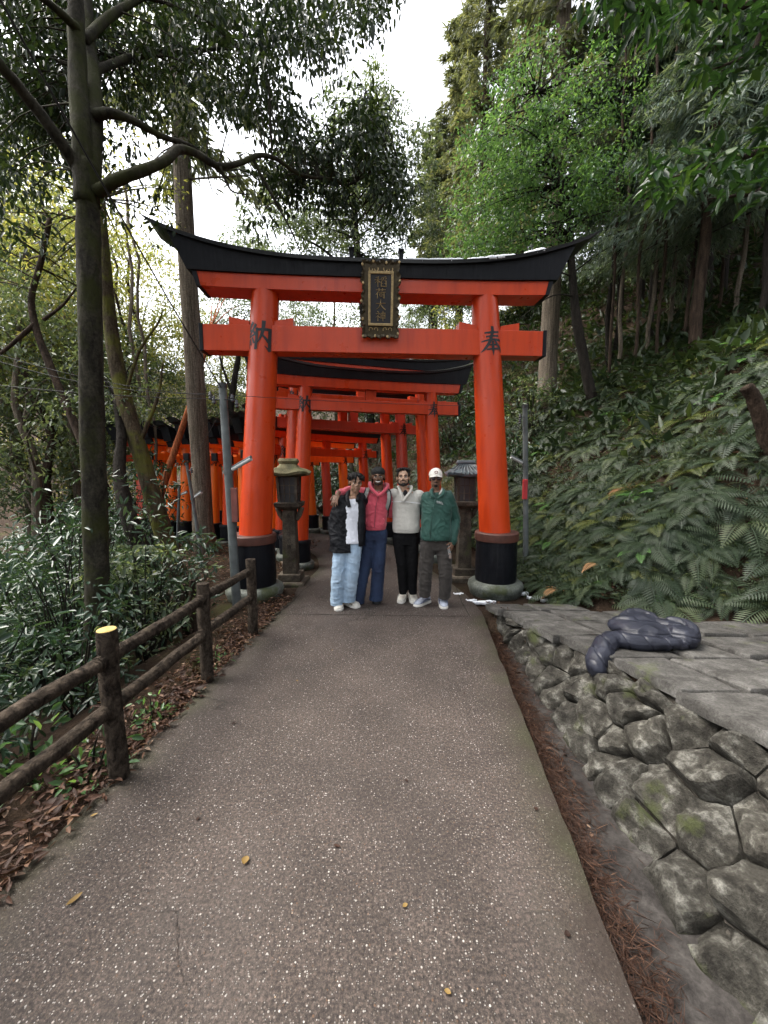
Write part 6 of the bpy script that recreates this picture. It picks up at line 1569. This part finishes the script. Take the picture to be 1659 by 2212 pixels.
# bare pale trunks standing in it
pt_ = straight_trunk('pale_trunk', 11, .07, .04, M['bark_brown'], 70, (), .12); pt2 = straight_trunk('pale_trunk_b', 11, .065, .035, M['bark_cedar'], 71, (), .12)
for k in range(8):
    u = rd.uniform(-20, 380); y = rd.uniform(10, 15); x = (u - 829.5) / FPX * y
    e = tree('bare_tree', 'thin pale trunk in the bright wood on the left', (x, y, terrain(x, y) - .2), None, pt_ if k % 2 else pt2, rd.uniform(0, 6), rd.uniform(.7, 1.1), 'pale trunks in the left wood'); e.rotation_euler = (rd.uniform(-.06, .06), rd.uniform(-.10, .10), rd.uniform(0, 6))

# overhanging branches near the camera at the upper right
nb = empty('overhanging_tree', (4.6, 3.2, terrain(4.6, 3.2))); tag(nb, 'near broadleaf tree whose branches hang into the upper right corner', 'tree'); Hx = Holder(nb); m = MB()
B0 = Vector((4.6, 3.2, terrain(4.6, 3.2)))
m.tube(smooth_path([B0 + Vector((0, 0, -.3)), B0 + Vector((.05, .1, 1.5)), B0 + Vector((-.1, .1, 3.0)), B0 + Vector((-.3, 0, 5))], 12), [lerp(.14, .06, i / 11) for i in range(12)], 10, jit=.15)
cents = []; r = np.random.default_rng(50)
for ex in ([(1700, 350, 3.4), (1600, 340, 3.3), (1500, 370, 3.2), (1400, 400, 3.1)], [(1720, 40, 3.3), (1580, 20, 3.2), (1450, -10, 3.1), (1330, -20, 3.0)], [(1700, 90, 3.3), (1620, 120, 3.2), (1540, 150, 3.1)], [(1700, 420, 3.3), (1620, 420, 3.2), (1530, 430, 3.1)]):
    q = smooth_path([B0 + Vector((-.1, .1, 2.6))] + HP(ex), 22); m.tube(q, [lerp(.035, .004, i / 21) for i in range(22)], 6)
def f_nb(u, v):
    if v < 190: return 1 if v < interp(u, [1240, 1320, 1420, 1500, 1560, 1659], [-10, 30, 60, 120, 190, 150]) else 0
    return 1 if interp(u, [1385, 1430, 1560, 1659], [395, 350, 300, 240]) < v < interp(u, [1385, 1430, 1560, 1659], [410, 445, 455, 430]) else 0
region(105, 1240, 1720, -60, 460, 2.7, 3.5, f_nb)
m.build('trunk', M['bark_brown'], nb, smooth=True)
V, F, t = clump_leaves(r, [tuple(c) for c in cents], .13, 10, .11, .042, .35, .9, .6, full=True); link('crown', fast_mesh('near_crown', V, F, M['leaf_near'], t), nb); Hx.done()

# ------------------------------------------------------------------ ferns on the slope
def fern_mesh(name, seed, mat, nf=8, L=.55, arch=.5):
    r = np.random.default_rng(seed); parts = []
    for i in range(nf):
        a = 2 * math.pi * (i + r.uniform(-.3, .3)) / nf; ln = L * r.uniform(.7, 1.2); d = np.array([math.cos(a), math.sin(a), 0]); perp = np.array([-d[1], d[0], 0])
        k = 17; s = np.linspace(.12, 1, k); el = r.uniform(.6, 1.05)
        pos = d * (s * ln * math.cos(el * .6))[:, None]; pos[:, 2] = ln * (math.sin(el) * s - arch * 1.0 * s ** 2)
        tang = np.gradient(pos, axis=0); tang = unit(tang); nrm = unit(np.cross(perp[None].repeat(k, 0), tang)) * -1
        w = ln * .27 * np.sin(np.clip(s, 0, .97) * math.pi) ** .6 * (1.1 - .55 * s)
        tv = np.clip(r.normal(.5, .2), 0, 1)
        for sg in (-1, 1):
            ax = perp * sg + tang * .55 - nrm * .12
            V, F = leaves(pos, ax, nrm, w, np.full(k, ln * .034), .1); parts.append((V, F, np.full(len(F), tv)))
        # rachis
        V = np.concatenate([pos - perp * .004, pos + perp * .004]); F = np.array([(j, j + 1, k + j + 1) for j in range(k - 1)] + [(j, k + j + 1, k + j) for j in range(k - 1)]); parts.append((V, F, np.full(len(F), tv * .6)))
    V, F, t = cat(parts); return fast_mesh(name, V, F, mat, t)
FERN = {'g': [fern_mesh('fern_%d' % k, 100 + k, M['fern'], 10 + k, .46, .75) for k in range(3)], 'y': [fern_mesh('fern_y%d' % k, 110 + k, M['fern_yellow'], 7, .46, .6) for k in range(2)],
        'b': [fern_mesh('fern_b', 120, M['fern_bright'], 9, .40)], 'd': [fern_mesh('fern_d', 125, M['fern_dead'], 5, .42, .75)]}
rd = random.Random(12); count = 0; spots = []
def grad(x, y): return Vector((-(terrain(x + .1, y) - terrain(x - .1, y)) / .2, -(terrain(x, y + .1) - terrain(x, y - .1)) / .2, 1)).normalized()
tries = 0
while len(spots) < 290 and tries < 20000:
    tries += 1
    y = rd.uniform(3.2, 10.5) if rd.random() < .75 else rd.uniform(2.2, 5); x = foot_x(y) + .15 + rd.random() ** 1.3 * 5.2
    d = ray(0, 0)
    if x / y > 1.08: continue
    if any((x - a) ** 2 + (y - b) ** 2 < .13 ** 2 for a, b in spots): continue
    spots.append((x, y))
for k, (x, y) in enumerate(spots):
    z = terrain(x, y); dd = x - foot_x(y); q = rd.random()
    kind = 'g'
    if dd < 1.3 and q < .72: kind = 'y' if q < .54 else 'b'
    elif q < .08: kind = 'b'
    elif q < .22: kind = 'y'
    if q > .99: kind = 'd'
    nm = {'g': 'dark green fern growing on the right slope', 'y': 'yellowed fern growing low on the right slope', 'b': 'fresh bright green fern on the right slope', 'd': 'withered orange brown fern on the right slope'}[kind]
    o = link('fern', rd.choice(FERN[kind])); o.location = (x, y, z - .02); n = grad(x, y); qn = Vector((0, 0, 1)).lerp(n, .6).to_track_quat('Z', 'Y')
    o.rotation_euler = (qn @ Matrix.Rotation(rd.uniform(0, 6.28), 3, 'Z').to_quaternion()).to_euler(); s_ = rd.uniform(.7, 1.3) * (.8 if dd < .6 else 1.0) * (.7 if y < 4.6 else 1.0); o.scale = (s_, s_, s_)
    tag(o, nm, 'fern', 'ferns on the right slope: ' + kind if False else {'g': 'dark ferns on the right slope', 'y': 'yellowed ferns on the right slope', 'b': 'fresh ferns on the right slope', 'd': 'withered ferns on the right slope'}[kind])
# ferns too many to single out, between and behind those
r = np.random.default_rng(71); parts = []
srcs = []
for me_ in (FERN['g'][0], FERN['g'][1], FERN['y'][0]):
    v_ = np.zeros(len(me_.vertices) * 3, np.float32); me_.vertices.foreach_get('co', v_); f_ = np.zeros(len(me_.polygons) * 3, np.int32); me_.loops.foreach_get('vertex_index', f_)
    t_ = np.zeros(len(me_.polygons), np.float32); me_.attributes['tint'].data.foreach_get('value', t_); srcs.append((v_.reshape(-1, 3), f_.reshape(-1, 3), t_))
n_ = 0
while n_ < 400:
    y = r.uniform(3.0, 13) if n_ % 3 else r.uniform(3.2, 7); x = foot_x(y) + .06 + r.random() ** 1.1 * (7.5 if n_ % 3 else 1.5)
    if x / y > 1.15: continue
    v_, f_, t_ = srcs[int(r.integers(0, 2)) if x - foot_x(y) > .9 or r.random() < .5 else 2]; g = grad(x, y) if False else Vector((-(terrain(x + .1, y) - terrain(x - .1, y)) / .2, -(terrain(x, y + .1) - terrain(x, y - .1)) / .2, 1)).normalized()
    q = Vector((0, 0, 1)).lerp(g, .6).to_track_quat('Z', 'Y').to_matrix() @ Matrix.Rotation(r.uniform(0, 6.28), 3, 'Z')
    parts.append(((v_ @ np.array(q).T) * r.uniform(.6, 1.25) + np.array([x, y, terrain(x, y) - .02]), f_, np.clip(t_ + r.normal(0, .2), 0, 1))); n_ += 1
V, F, t = cat(parts); tag(link('fern_mass', fast_mesh('fern_mass', V, F, M['fern'], t)), 'mass of dark ferns filling the gaps on the right slope', kind='stuff')
# the two withered fronds that stand out
for (u, v, y, lab) in ((1300, 1178, 4.9, 'orange withered fern frond standing out low on the slope'), (1215, 1205, 5.0, 'small brown withered fern near the right stone base')):
    p = P(u, v, y); o = link('fern', FERN['d'][0]); o.location = (p.x, p.y, terrain(p.x, p.y) + .02); o.scale = (.8, .8, .9); tag(o, lab, 'fern')

def ground_cover(name, n, fx, L, W, mat, label, seed, lift=.02, cat_=None, upd=.3, tv=.3):
    r = np.random.default_rng(seed); pts = []
    while len(pts) < n:
        x, y, ok = fx(r)
        if ok: pts.append((x, y, terrain(x, y) + lift + r.random() * lift))
    c = np.array(pts); ax = r.normal(size=c.shape); ax[:, 2] = np.abs(ax[:, 2]) * upd
    up = r.normal(size=c.shape) * .4; up[:, 2] += 1
    full = mat is M['litter']; V, F = leaves(c, ax, up, L * r.uniform(.5, 1.4, n), W * r.uniform(.5, 1.4, n), .3 if full else .18, full=full); t = np.repeat(np.clip(r.normal(.38 if full else .5, tv, n), 0, 1), 4 if full else 2)
    return tag(link(name, fast_mesh(name, V, F, mat, t)), label, cat_, kind='stuff')
def fx_slope(r):
    y = r.uniform(2.5, 15); x = foot_x(y) + .03 + r.random() ** 1.7 * 8; return x, y, x / y < 1.15
ground_cover('undergrowth', 42000, fx_slope, .095, .020, M['fern'], 'low dark green undergrowth between the ferns on the slope', 1, .07, upd=.9)
def fx_up(r):
    y = r.uniform(6, 26); x = foot_x(min(y, 20)) + 2 + r.random() * 16; return x, y, x / y < 1.3
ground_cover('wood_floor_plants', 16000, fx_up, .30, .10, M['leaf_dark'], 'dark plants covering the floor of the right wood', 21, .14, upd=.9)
ground_cover('slope_litter', 7000, fx_slope, .08, .03, M['litter'], 'dead leaves lying on the right slope', 2, .02)
def fx_far(r):
    y = r.uniform(5, 22); x = r.uniform(-16, -1.5); lim = interp(y, [5, 7, 9, 12, 15, 17, 22], [-3.6, -4.9, -6.8, -10, -7, -5, -3]); return x, y, x < lim
ground_cover('left_undergrowth', 26000, fx_far, .15, .06, M['leaf_shrub'], 'low leafy undergrowth on the floor of the left wood', 3, .22, upd=.7)

# ------------------------------------------------------------------ glossy shrubs left of the fence
def shrub_mesh(name, seed, H, Rr, nc, nl, L, W, mat):
    r = np.random.default_rng(seed); c = ellipsoid_clumps(r, nc, (Rr, Rr, H * .5), 2.0, -.1, .2); c[:, 2] += H * .52
    V, F, t = clump_leaves(r, c, .17, nl, L, W, .15, 1.0, .55, full=True)
    me = fast_mesh(name, V, F, mat, t); m = MB(); rd_ = random.Random(seed)
    for q in c[::2]:
        q = Vector(q); m.tube(smooth_path([Vector((rd_.uniform(-.08, .08), rd_.uniform(-.08, .08), -.3)), Vector((q.x * .45, q.y * .45, q.z * .55)), q], 6), [.009, .008, .007, .006, .005, .003], 5)
    sm = m.mesh(name + '_stems'); sm.materials.append(M['bark_black']); return me, sm
SH = [shrub_mesh('shrub_%d' % k, 200 + k, 1.2 + .4 * k, .58 + .1 * k, (46, 52, 44, 60)[k], 14, (.105, .085, .12, .095)[k], (.036, .034, .040, .028)[k], M['leaf_shrub'] if k != 1 else M['leaf_mid']) for k in range(4)]
rd = random.Random(31); pts = []
tries = 0
while len(pts) < 62 and tries < 5000:
    tries += 1
    y = rd.uniform(1.3, 8.0); lo = interp(y, [1, 4.5, 6, 8, 10], [-2.35, -2.3, -4.2, -5.6, -7]); x = lo - rd.random() ** 1.2 * 5
    if x / y < -1.35: continue
    if any((x - a) ** 2 + (y - b) ** 2 < .5 ** 2 for a, b in pts): continue
    if (x + 2.62) ** 2 + (y - 3.5) ** 2 < .35 ** 2: continue
    pts.append((x, y))
for k, (x, y) in enumerate(sorted(pts, key=lambda p: p[1])):
    e = empty('shrub', (x, y, terrain(x, y)), rd.uniform(0, 6)); s_ = rd.uniform(.75, 1.15) * (.8 if y < 2.6 and x > -2.9 else 1); e.scale = (s_, s_, s_)
    lab = 'glossy leaved shrub below the log fence on the left' if y < 4.2 else 'glossy leaved shrub in the hollow beyond the dark trunk'
    tag(e, lab, 'shrub', 'shrubs below the fence' if y < 4.2 else 'shrubs in the hollow'); a, b = SH[k % 4]; link('foliage', a, e); link('stems', b, e)
# shrubs round the mound and behind it, and at the right of the path between the gates
for k, (u, v, y, s_, lab) in enumerate(((330, 1195, 6.6, .55, 'small shrub at the foot of the twisted trunk'), (470, 800, 19, 2.2, 'tall shrub above the far gate roofs'), (330, 1060, 9, 1.3, 'shrub behind the leaning mossy tree'), (410, 1300, 4.6, .45, 'low shrub behind the wooden stakes'), (1110, 1060, 9.0, 1.2, 'leafy shrub right of the nearest gate pillar'), (1150, 960, 10, 1.2, 'leafy shrub at the foot of the pale cedar'), (990, 1000, 12.5, 1.6, 'leafy shrub seen between the gate pillars'), (820, 1060, 16, 1.8, 'pale leafy shrub beyond the far gates'), (700, 1060, 17, 2.0, 'pale leafy shrub behind the far orange gates'))):
    p = P(u, v, y); z = terrain(p.x, p.y); e = empty('shrub', (p.x, p.y, min(z, p.z)), k); e.scale = (s_,) * 3; tag(e, lab, 'shrub'); a, b = SH[k % 4]; link('foliage', a, e); link('stems', b, e)

# ------------------------------------------------------------------ litter, needles, fallen leaves
def fx_verge(r):
    y = r.uniform(.2, 5.2); xl = interp(y, [p[1] for p in PATH_L], [p[0] for p in PATH_L]); return xl + .06 - abs(r.normal(0, .28)), y, True
ground_cover('leaf_litter', 3000, fx_verge, .048, .020, M['litter'], 'dead brown leaves along the left edge of the path', 5, .035, upd=.25)
def fx_mound(r):
    y = r.uniform(5, 10); x = r.uniform(-5.2, -1.6); return x, y, x > interp(y, [5, 6, 8, 10], [-2.4, -3.0, -5, -5.4])
ground_cover('mound_litter', 3000, fx_mound, .06, .02, M['litter'], 'brown litter on the mound round the cedar', 6, .02)
def needles(name, n, fx, label, seed, z=None, L=.07):
    r = np.random.default_rng(seed); c = []
    while len(c) < n:
        x, y, ok = fx(r)
        if ok: c.append((x, y, (terrain(x, y) if z is None else z) + r.random() * .03))
    c = np.array(c); ax = r.normal(size=c.shape); ax[:, 2] *= .18; up = np.tile([0, 0, 1.0], (n, 1)) + r.normal(size=c.shape) * .3
    V, F = leaves(c, ax, up, L * r.uniform(.5, 1.6, n), .0026 * r.uniform(.7, 1.6, n), .1); t = np.repeat(r.random(n) ** 2.5 * .6, 2)
    tag(link(name, fast_mesh(name, V, F, M['litter'], t)), label, kind='stuff')
def fx_gut(r):
    y = r.uniform(.5, 4.6); xr = interp(y, [p[1] for p in PATH_R], [p[0] for p in PATH_R]); return xr + .01 + abs(r.normal(0, .09)), y, True
needles('gutter_needles', 8000, fx_gut, 'reddish needles and twigs lying in the gutter', 8, -.088)
needles('verge_needles', 8000, lambda r: (fx_verge(r)[0] + .06, fx_verge(r)[1], False) if False else (lambda y: (interp(y, [p[1] for p in PATH_L], [p[0] for p in PATH_L]) + .03 - abs(r.normal(0, .13)), y, True))(r.uniform(.3, 5)), 'reddish brown needles along the left edge of the path', 9, -.03)
ground_cover('gutter_leaves', 420, lambda r: (lambda q: (q[0] + .02, q[1], True))(fx_gut(r)), .04, .018, M['litter'], 'dead leaves caught in the gutter', 14, .03)
def fx_terr(r):
    y = r.uniform(1.2, 4.5); x = edge_x(y) + r.random() * 2.2; return x, y, x < foot_x(y) + .1 and (r.random() < .25 or x > foot_x(y) - .5)
needles('terrace_needles', 900, fx_terr, 'twigs and needles scattered on the paved terrace', 10, None, .08)
def leaf1(name, p, L, W, mat, rz, label, group, curl=.3):
    m = MB(); rows = []
    for i in range(7):
        t = i / 6; w = W * math.sin(math.pi * min(1, t * .93 + .05)) ** .8; z = curl * L * (t - .5) ** 2
        rows.append([Vector((-w / 2, t * L, z + w * .35)), Vector((0, t * L, z + .002)), Vector((w / 2, t * L, z + w * .35))])
    m.rings(rows, cap=False, closed=False); o = m.build(name, mat, smooth=True); o.location = p; o.rotation_euler = (0, 0, rz); tag(o, label, 'leaf', group); return o
fl = [(527, 1869, .05, .045, 'y'), (735, 1830, .045, .02, 'o'), (178, 1931, .075, .03, 'y'), (875, 1685, .03, .02, 'o'), (870, 1960, .03, .022, 'y'), (1160, 1752, .03, .03, 'o'), (1232, 2020, .03, .03, 'o'), (508, 1560, .04, .02, 'o'), (640, 1470, .03, .02, 'y'), (195, 1765, .04, .018, 'y'), (1005, 1500, .03, .018, 'o'), (720, 1405, .03, .02, 'y'), (430, 1765, .03, .02, 'o'), (960, 2140, .03, .02, 'y')]
for k, (u, v, L, W, q) in enumerate(fl):
    L *= .75; W *= .75
    leaf1('fallen_leaf', PZ(u, v, .004), L, W, M['leaf_fallen_yellow'] if q == 'y' else M['litter'], k * 1.3, 'fallen yellow leaf lying on the asphalt path' if q == 'y' else 'fallen brown leaf lying on the asphalt path', 'fallen leaves on the path', .5)
rd = random.Random(77)
for k in range(46):                                 # larger curled leaves on the left verge
    y = rd.uniform(1.0, 3.4); x = interp(y, [p[1] for p in PATH_L], [p[0] for p in PATH_L]) - .02 - rd.random() * .45
    o = leaf1('fallen_leaf', Vector((x, y, terrain(x, y) + .035)), rd.uniform(.08, .15), rd.uniform(.03, .055), M['litter'], rd.uniform(0, 6), 'large curled dead leaf beside the log fence', 'curled leaves by the fence', .8); o.rotation_euler = (rd.uniform(-.5, .3), rd.uniform(-.5, .5), rd.uniform(0, 6))
# small plants at the fence foot
pm, ps = shrub_mesh('seedling', 300, .28, .14, 12, 6, .075, .030, M['leaf_bright'])
for k, (u, v, s_, lab) in enumerate(((195, 1680, 1.0, 'small green seedling beside the nearest fence post'), (60, 1690, 1.2, 'broad leaved seedling under the lower rail at the left edge'), (330, 1560, .7, 'tiny seedling behind the fence rail'), (470, 1440, .6, 'tiny seedling at the foot of the middle fence post'))):
    p = PZ(u, v, -.03); e = empty('seedling', (p.x, p.y, -.05), k); e.scale = (s_,) * 3; tag(e, lab, 'plant'); link('foliage', pm, e); link('stems', ps, e)

# ------------------------------------------------------------------ down jacket on the terrace
dj = empty('down_jacket', ray_terrace(1410, 1400)); tag(dj, 'crumpled dark navy quilted down jacket lying on the terrace', 'jacket'); Hx = Holder(dj)
def down_mat():
    t = NT('navy_nylon'); n = t.noise(t.coords('Object'), 9, 4); t.base(t.ramp(n, [(.3, (.009, .010, .0165)), (.7, (.019, .021, .032))])).rough(.45); t.b.inputs['Specular IOR Level'].default_value = .35; t.bump(t.noise(t.coords('Object', (1, 1, 2.5)), 22, 3), .3, .012); return t.mat
NV = down_mat()
def TP(u, v, up): p = ray_terrace(u, v); return p + Vector((0, 0, up))
def puffer(shapes, name, axis, period, seed):
    mb = MB()
    for kind, *q in shapes:
        if kind == 'b': mb.ball(q[0], q[1], 16, 12, Matrix.Rotation(q[2], 3, 'Y') @ Matrix.Rotation(q[3], 3, 'Z'))
        else: limb(mb, smooth_path(q[0], 12), [interp(i / 11, np.linspace(0, 1, len(q[1])), q[1]) for i in range(12)], 14)
    me = remesh(mb, .0065, 5); ax = Vector(axis).normalized(); nr = [v.normal.copy() for v in me.vertices]
    for v, n in zip(me.vertices, nr):
        c = v.co; w = mnoise.noise(c * 7 + Vector((seed, 0, 0))) * .022 + mnoise.noise(c * 17) * .005
        s_ = c.dot(ax) + w; g = abs(math.sin(s_ / period * math.pi)); d_ = .003 * g - .008 * math.exp(-(g / .13) ** 2)
        along = ax.cross(n); cr = mnoise.noise(Vector((s_ * 9, c.dot(along) * 60 + seed, 0))); d_ += .0026 * cr * (1.1 - g)
        big = mnoise.noise(c * 9 + Vector((0, seed, 3))); d_ += .007 * (1 - abs(big) * 3)
        v.co = c + n * d_
    me.update(); return finish(me, name, NV, dj)
V3 = Vector
puffer([('b', TP(1395, 1385, .085), V3((.23, .17, .08)), 0.05, .1), ('b', TP(1350, 1378, .10), V3((.12, .14, .085)), -.25, .2), ('b', TP(1385, 1374, .13), V3((.17, .11, .06)), .12, 0), ('b', TP(1468, 1392, .075), V3((.115, .15, .085)), .2, -.2), ('b', TP(1440, 1382, .11), V3((.10, .10, .06)), .3, .1)], 'jacket_body', (.15, .45, 1), .095, 1.0)
puffer([('t', [TP(1340, 1372, .145), TP(1365, 1366, .18), TP(1400, 1370, .165), TP(1425, 1382, .13)], [.03, .042, .038, .025])], 'hood', (1, .1, .2), .08, 5.0)
puffer([('t', [TP(1475, 1403, .045), TP(1420, 1404, .05), TP(1365, 1401, .055), TP(1325, 1396, .06), TP(1308, 1400, .03), TP(1296, 1409, -.03), TP(1290, 1418, -.085)], [.035, .05, .055, .062, .076, .086, .070])], 'sleeve', (.9, -.1, .5), .13, 9.0)
puffer([('t', [TP(1445, 1376, .14), TP(1470, 1380, .125), TP(1490, 1388, .10), TP(1494, 1396, .05)], [.035, .05, .055, .045])], 'sleeve', (.6, -.2, -1), .075, 13.0)
Hx.done()

# the wood goes on behind the viewer: unseen trees added to cut front light
bh, bhc = broad_crown('rear_crown', 95, 3.0, 2.4, 150, 22, .26, .12, M['leaf_dark'], .6)
bht = limbs_mesh('rear_trunk', (0, 0, -7.5), (0, 0, 1.2), .17, .05, bhc, M['bark_black'], 8)
for k, (x, y, z) in enumerate(((-5.0, -2.0, 7.0), (-4.5, -7.5, 7.5), (4.8, -1.5, 7.6), (5.2, -7, 7.4), (0.2, -9.5, 8.2))):
    tree('leafy_tree', 'unseen leafy tree added behind the viewer to cut front light', (x, y, z), bh, bht, k * 1.3, 1.0, 'wood behind the viewer')
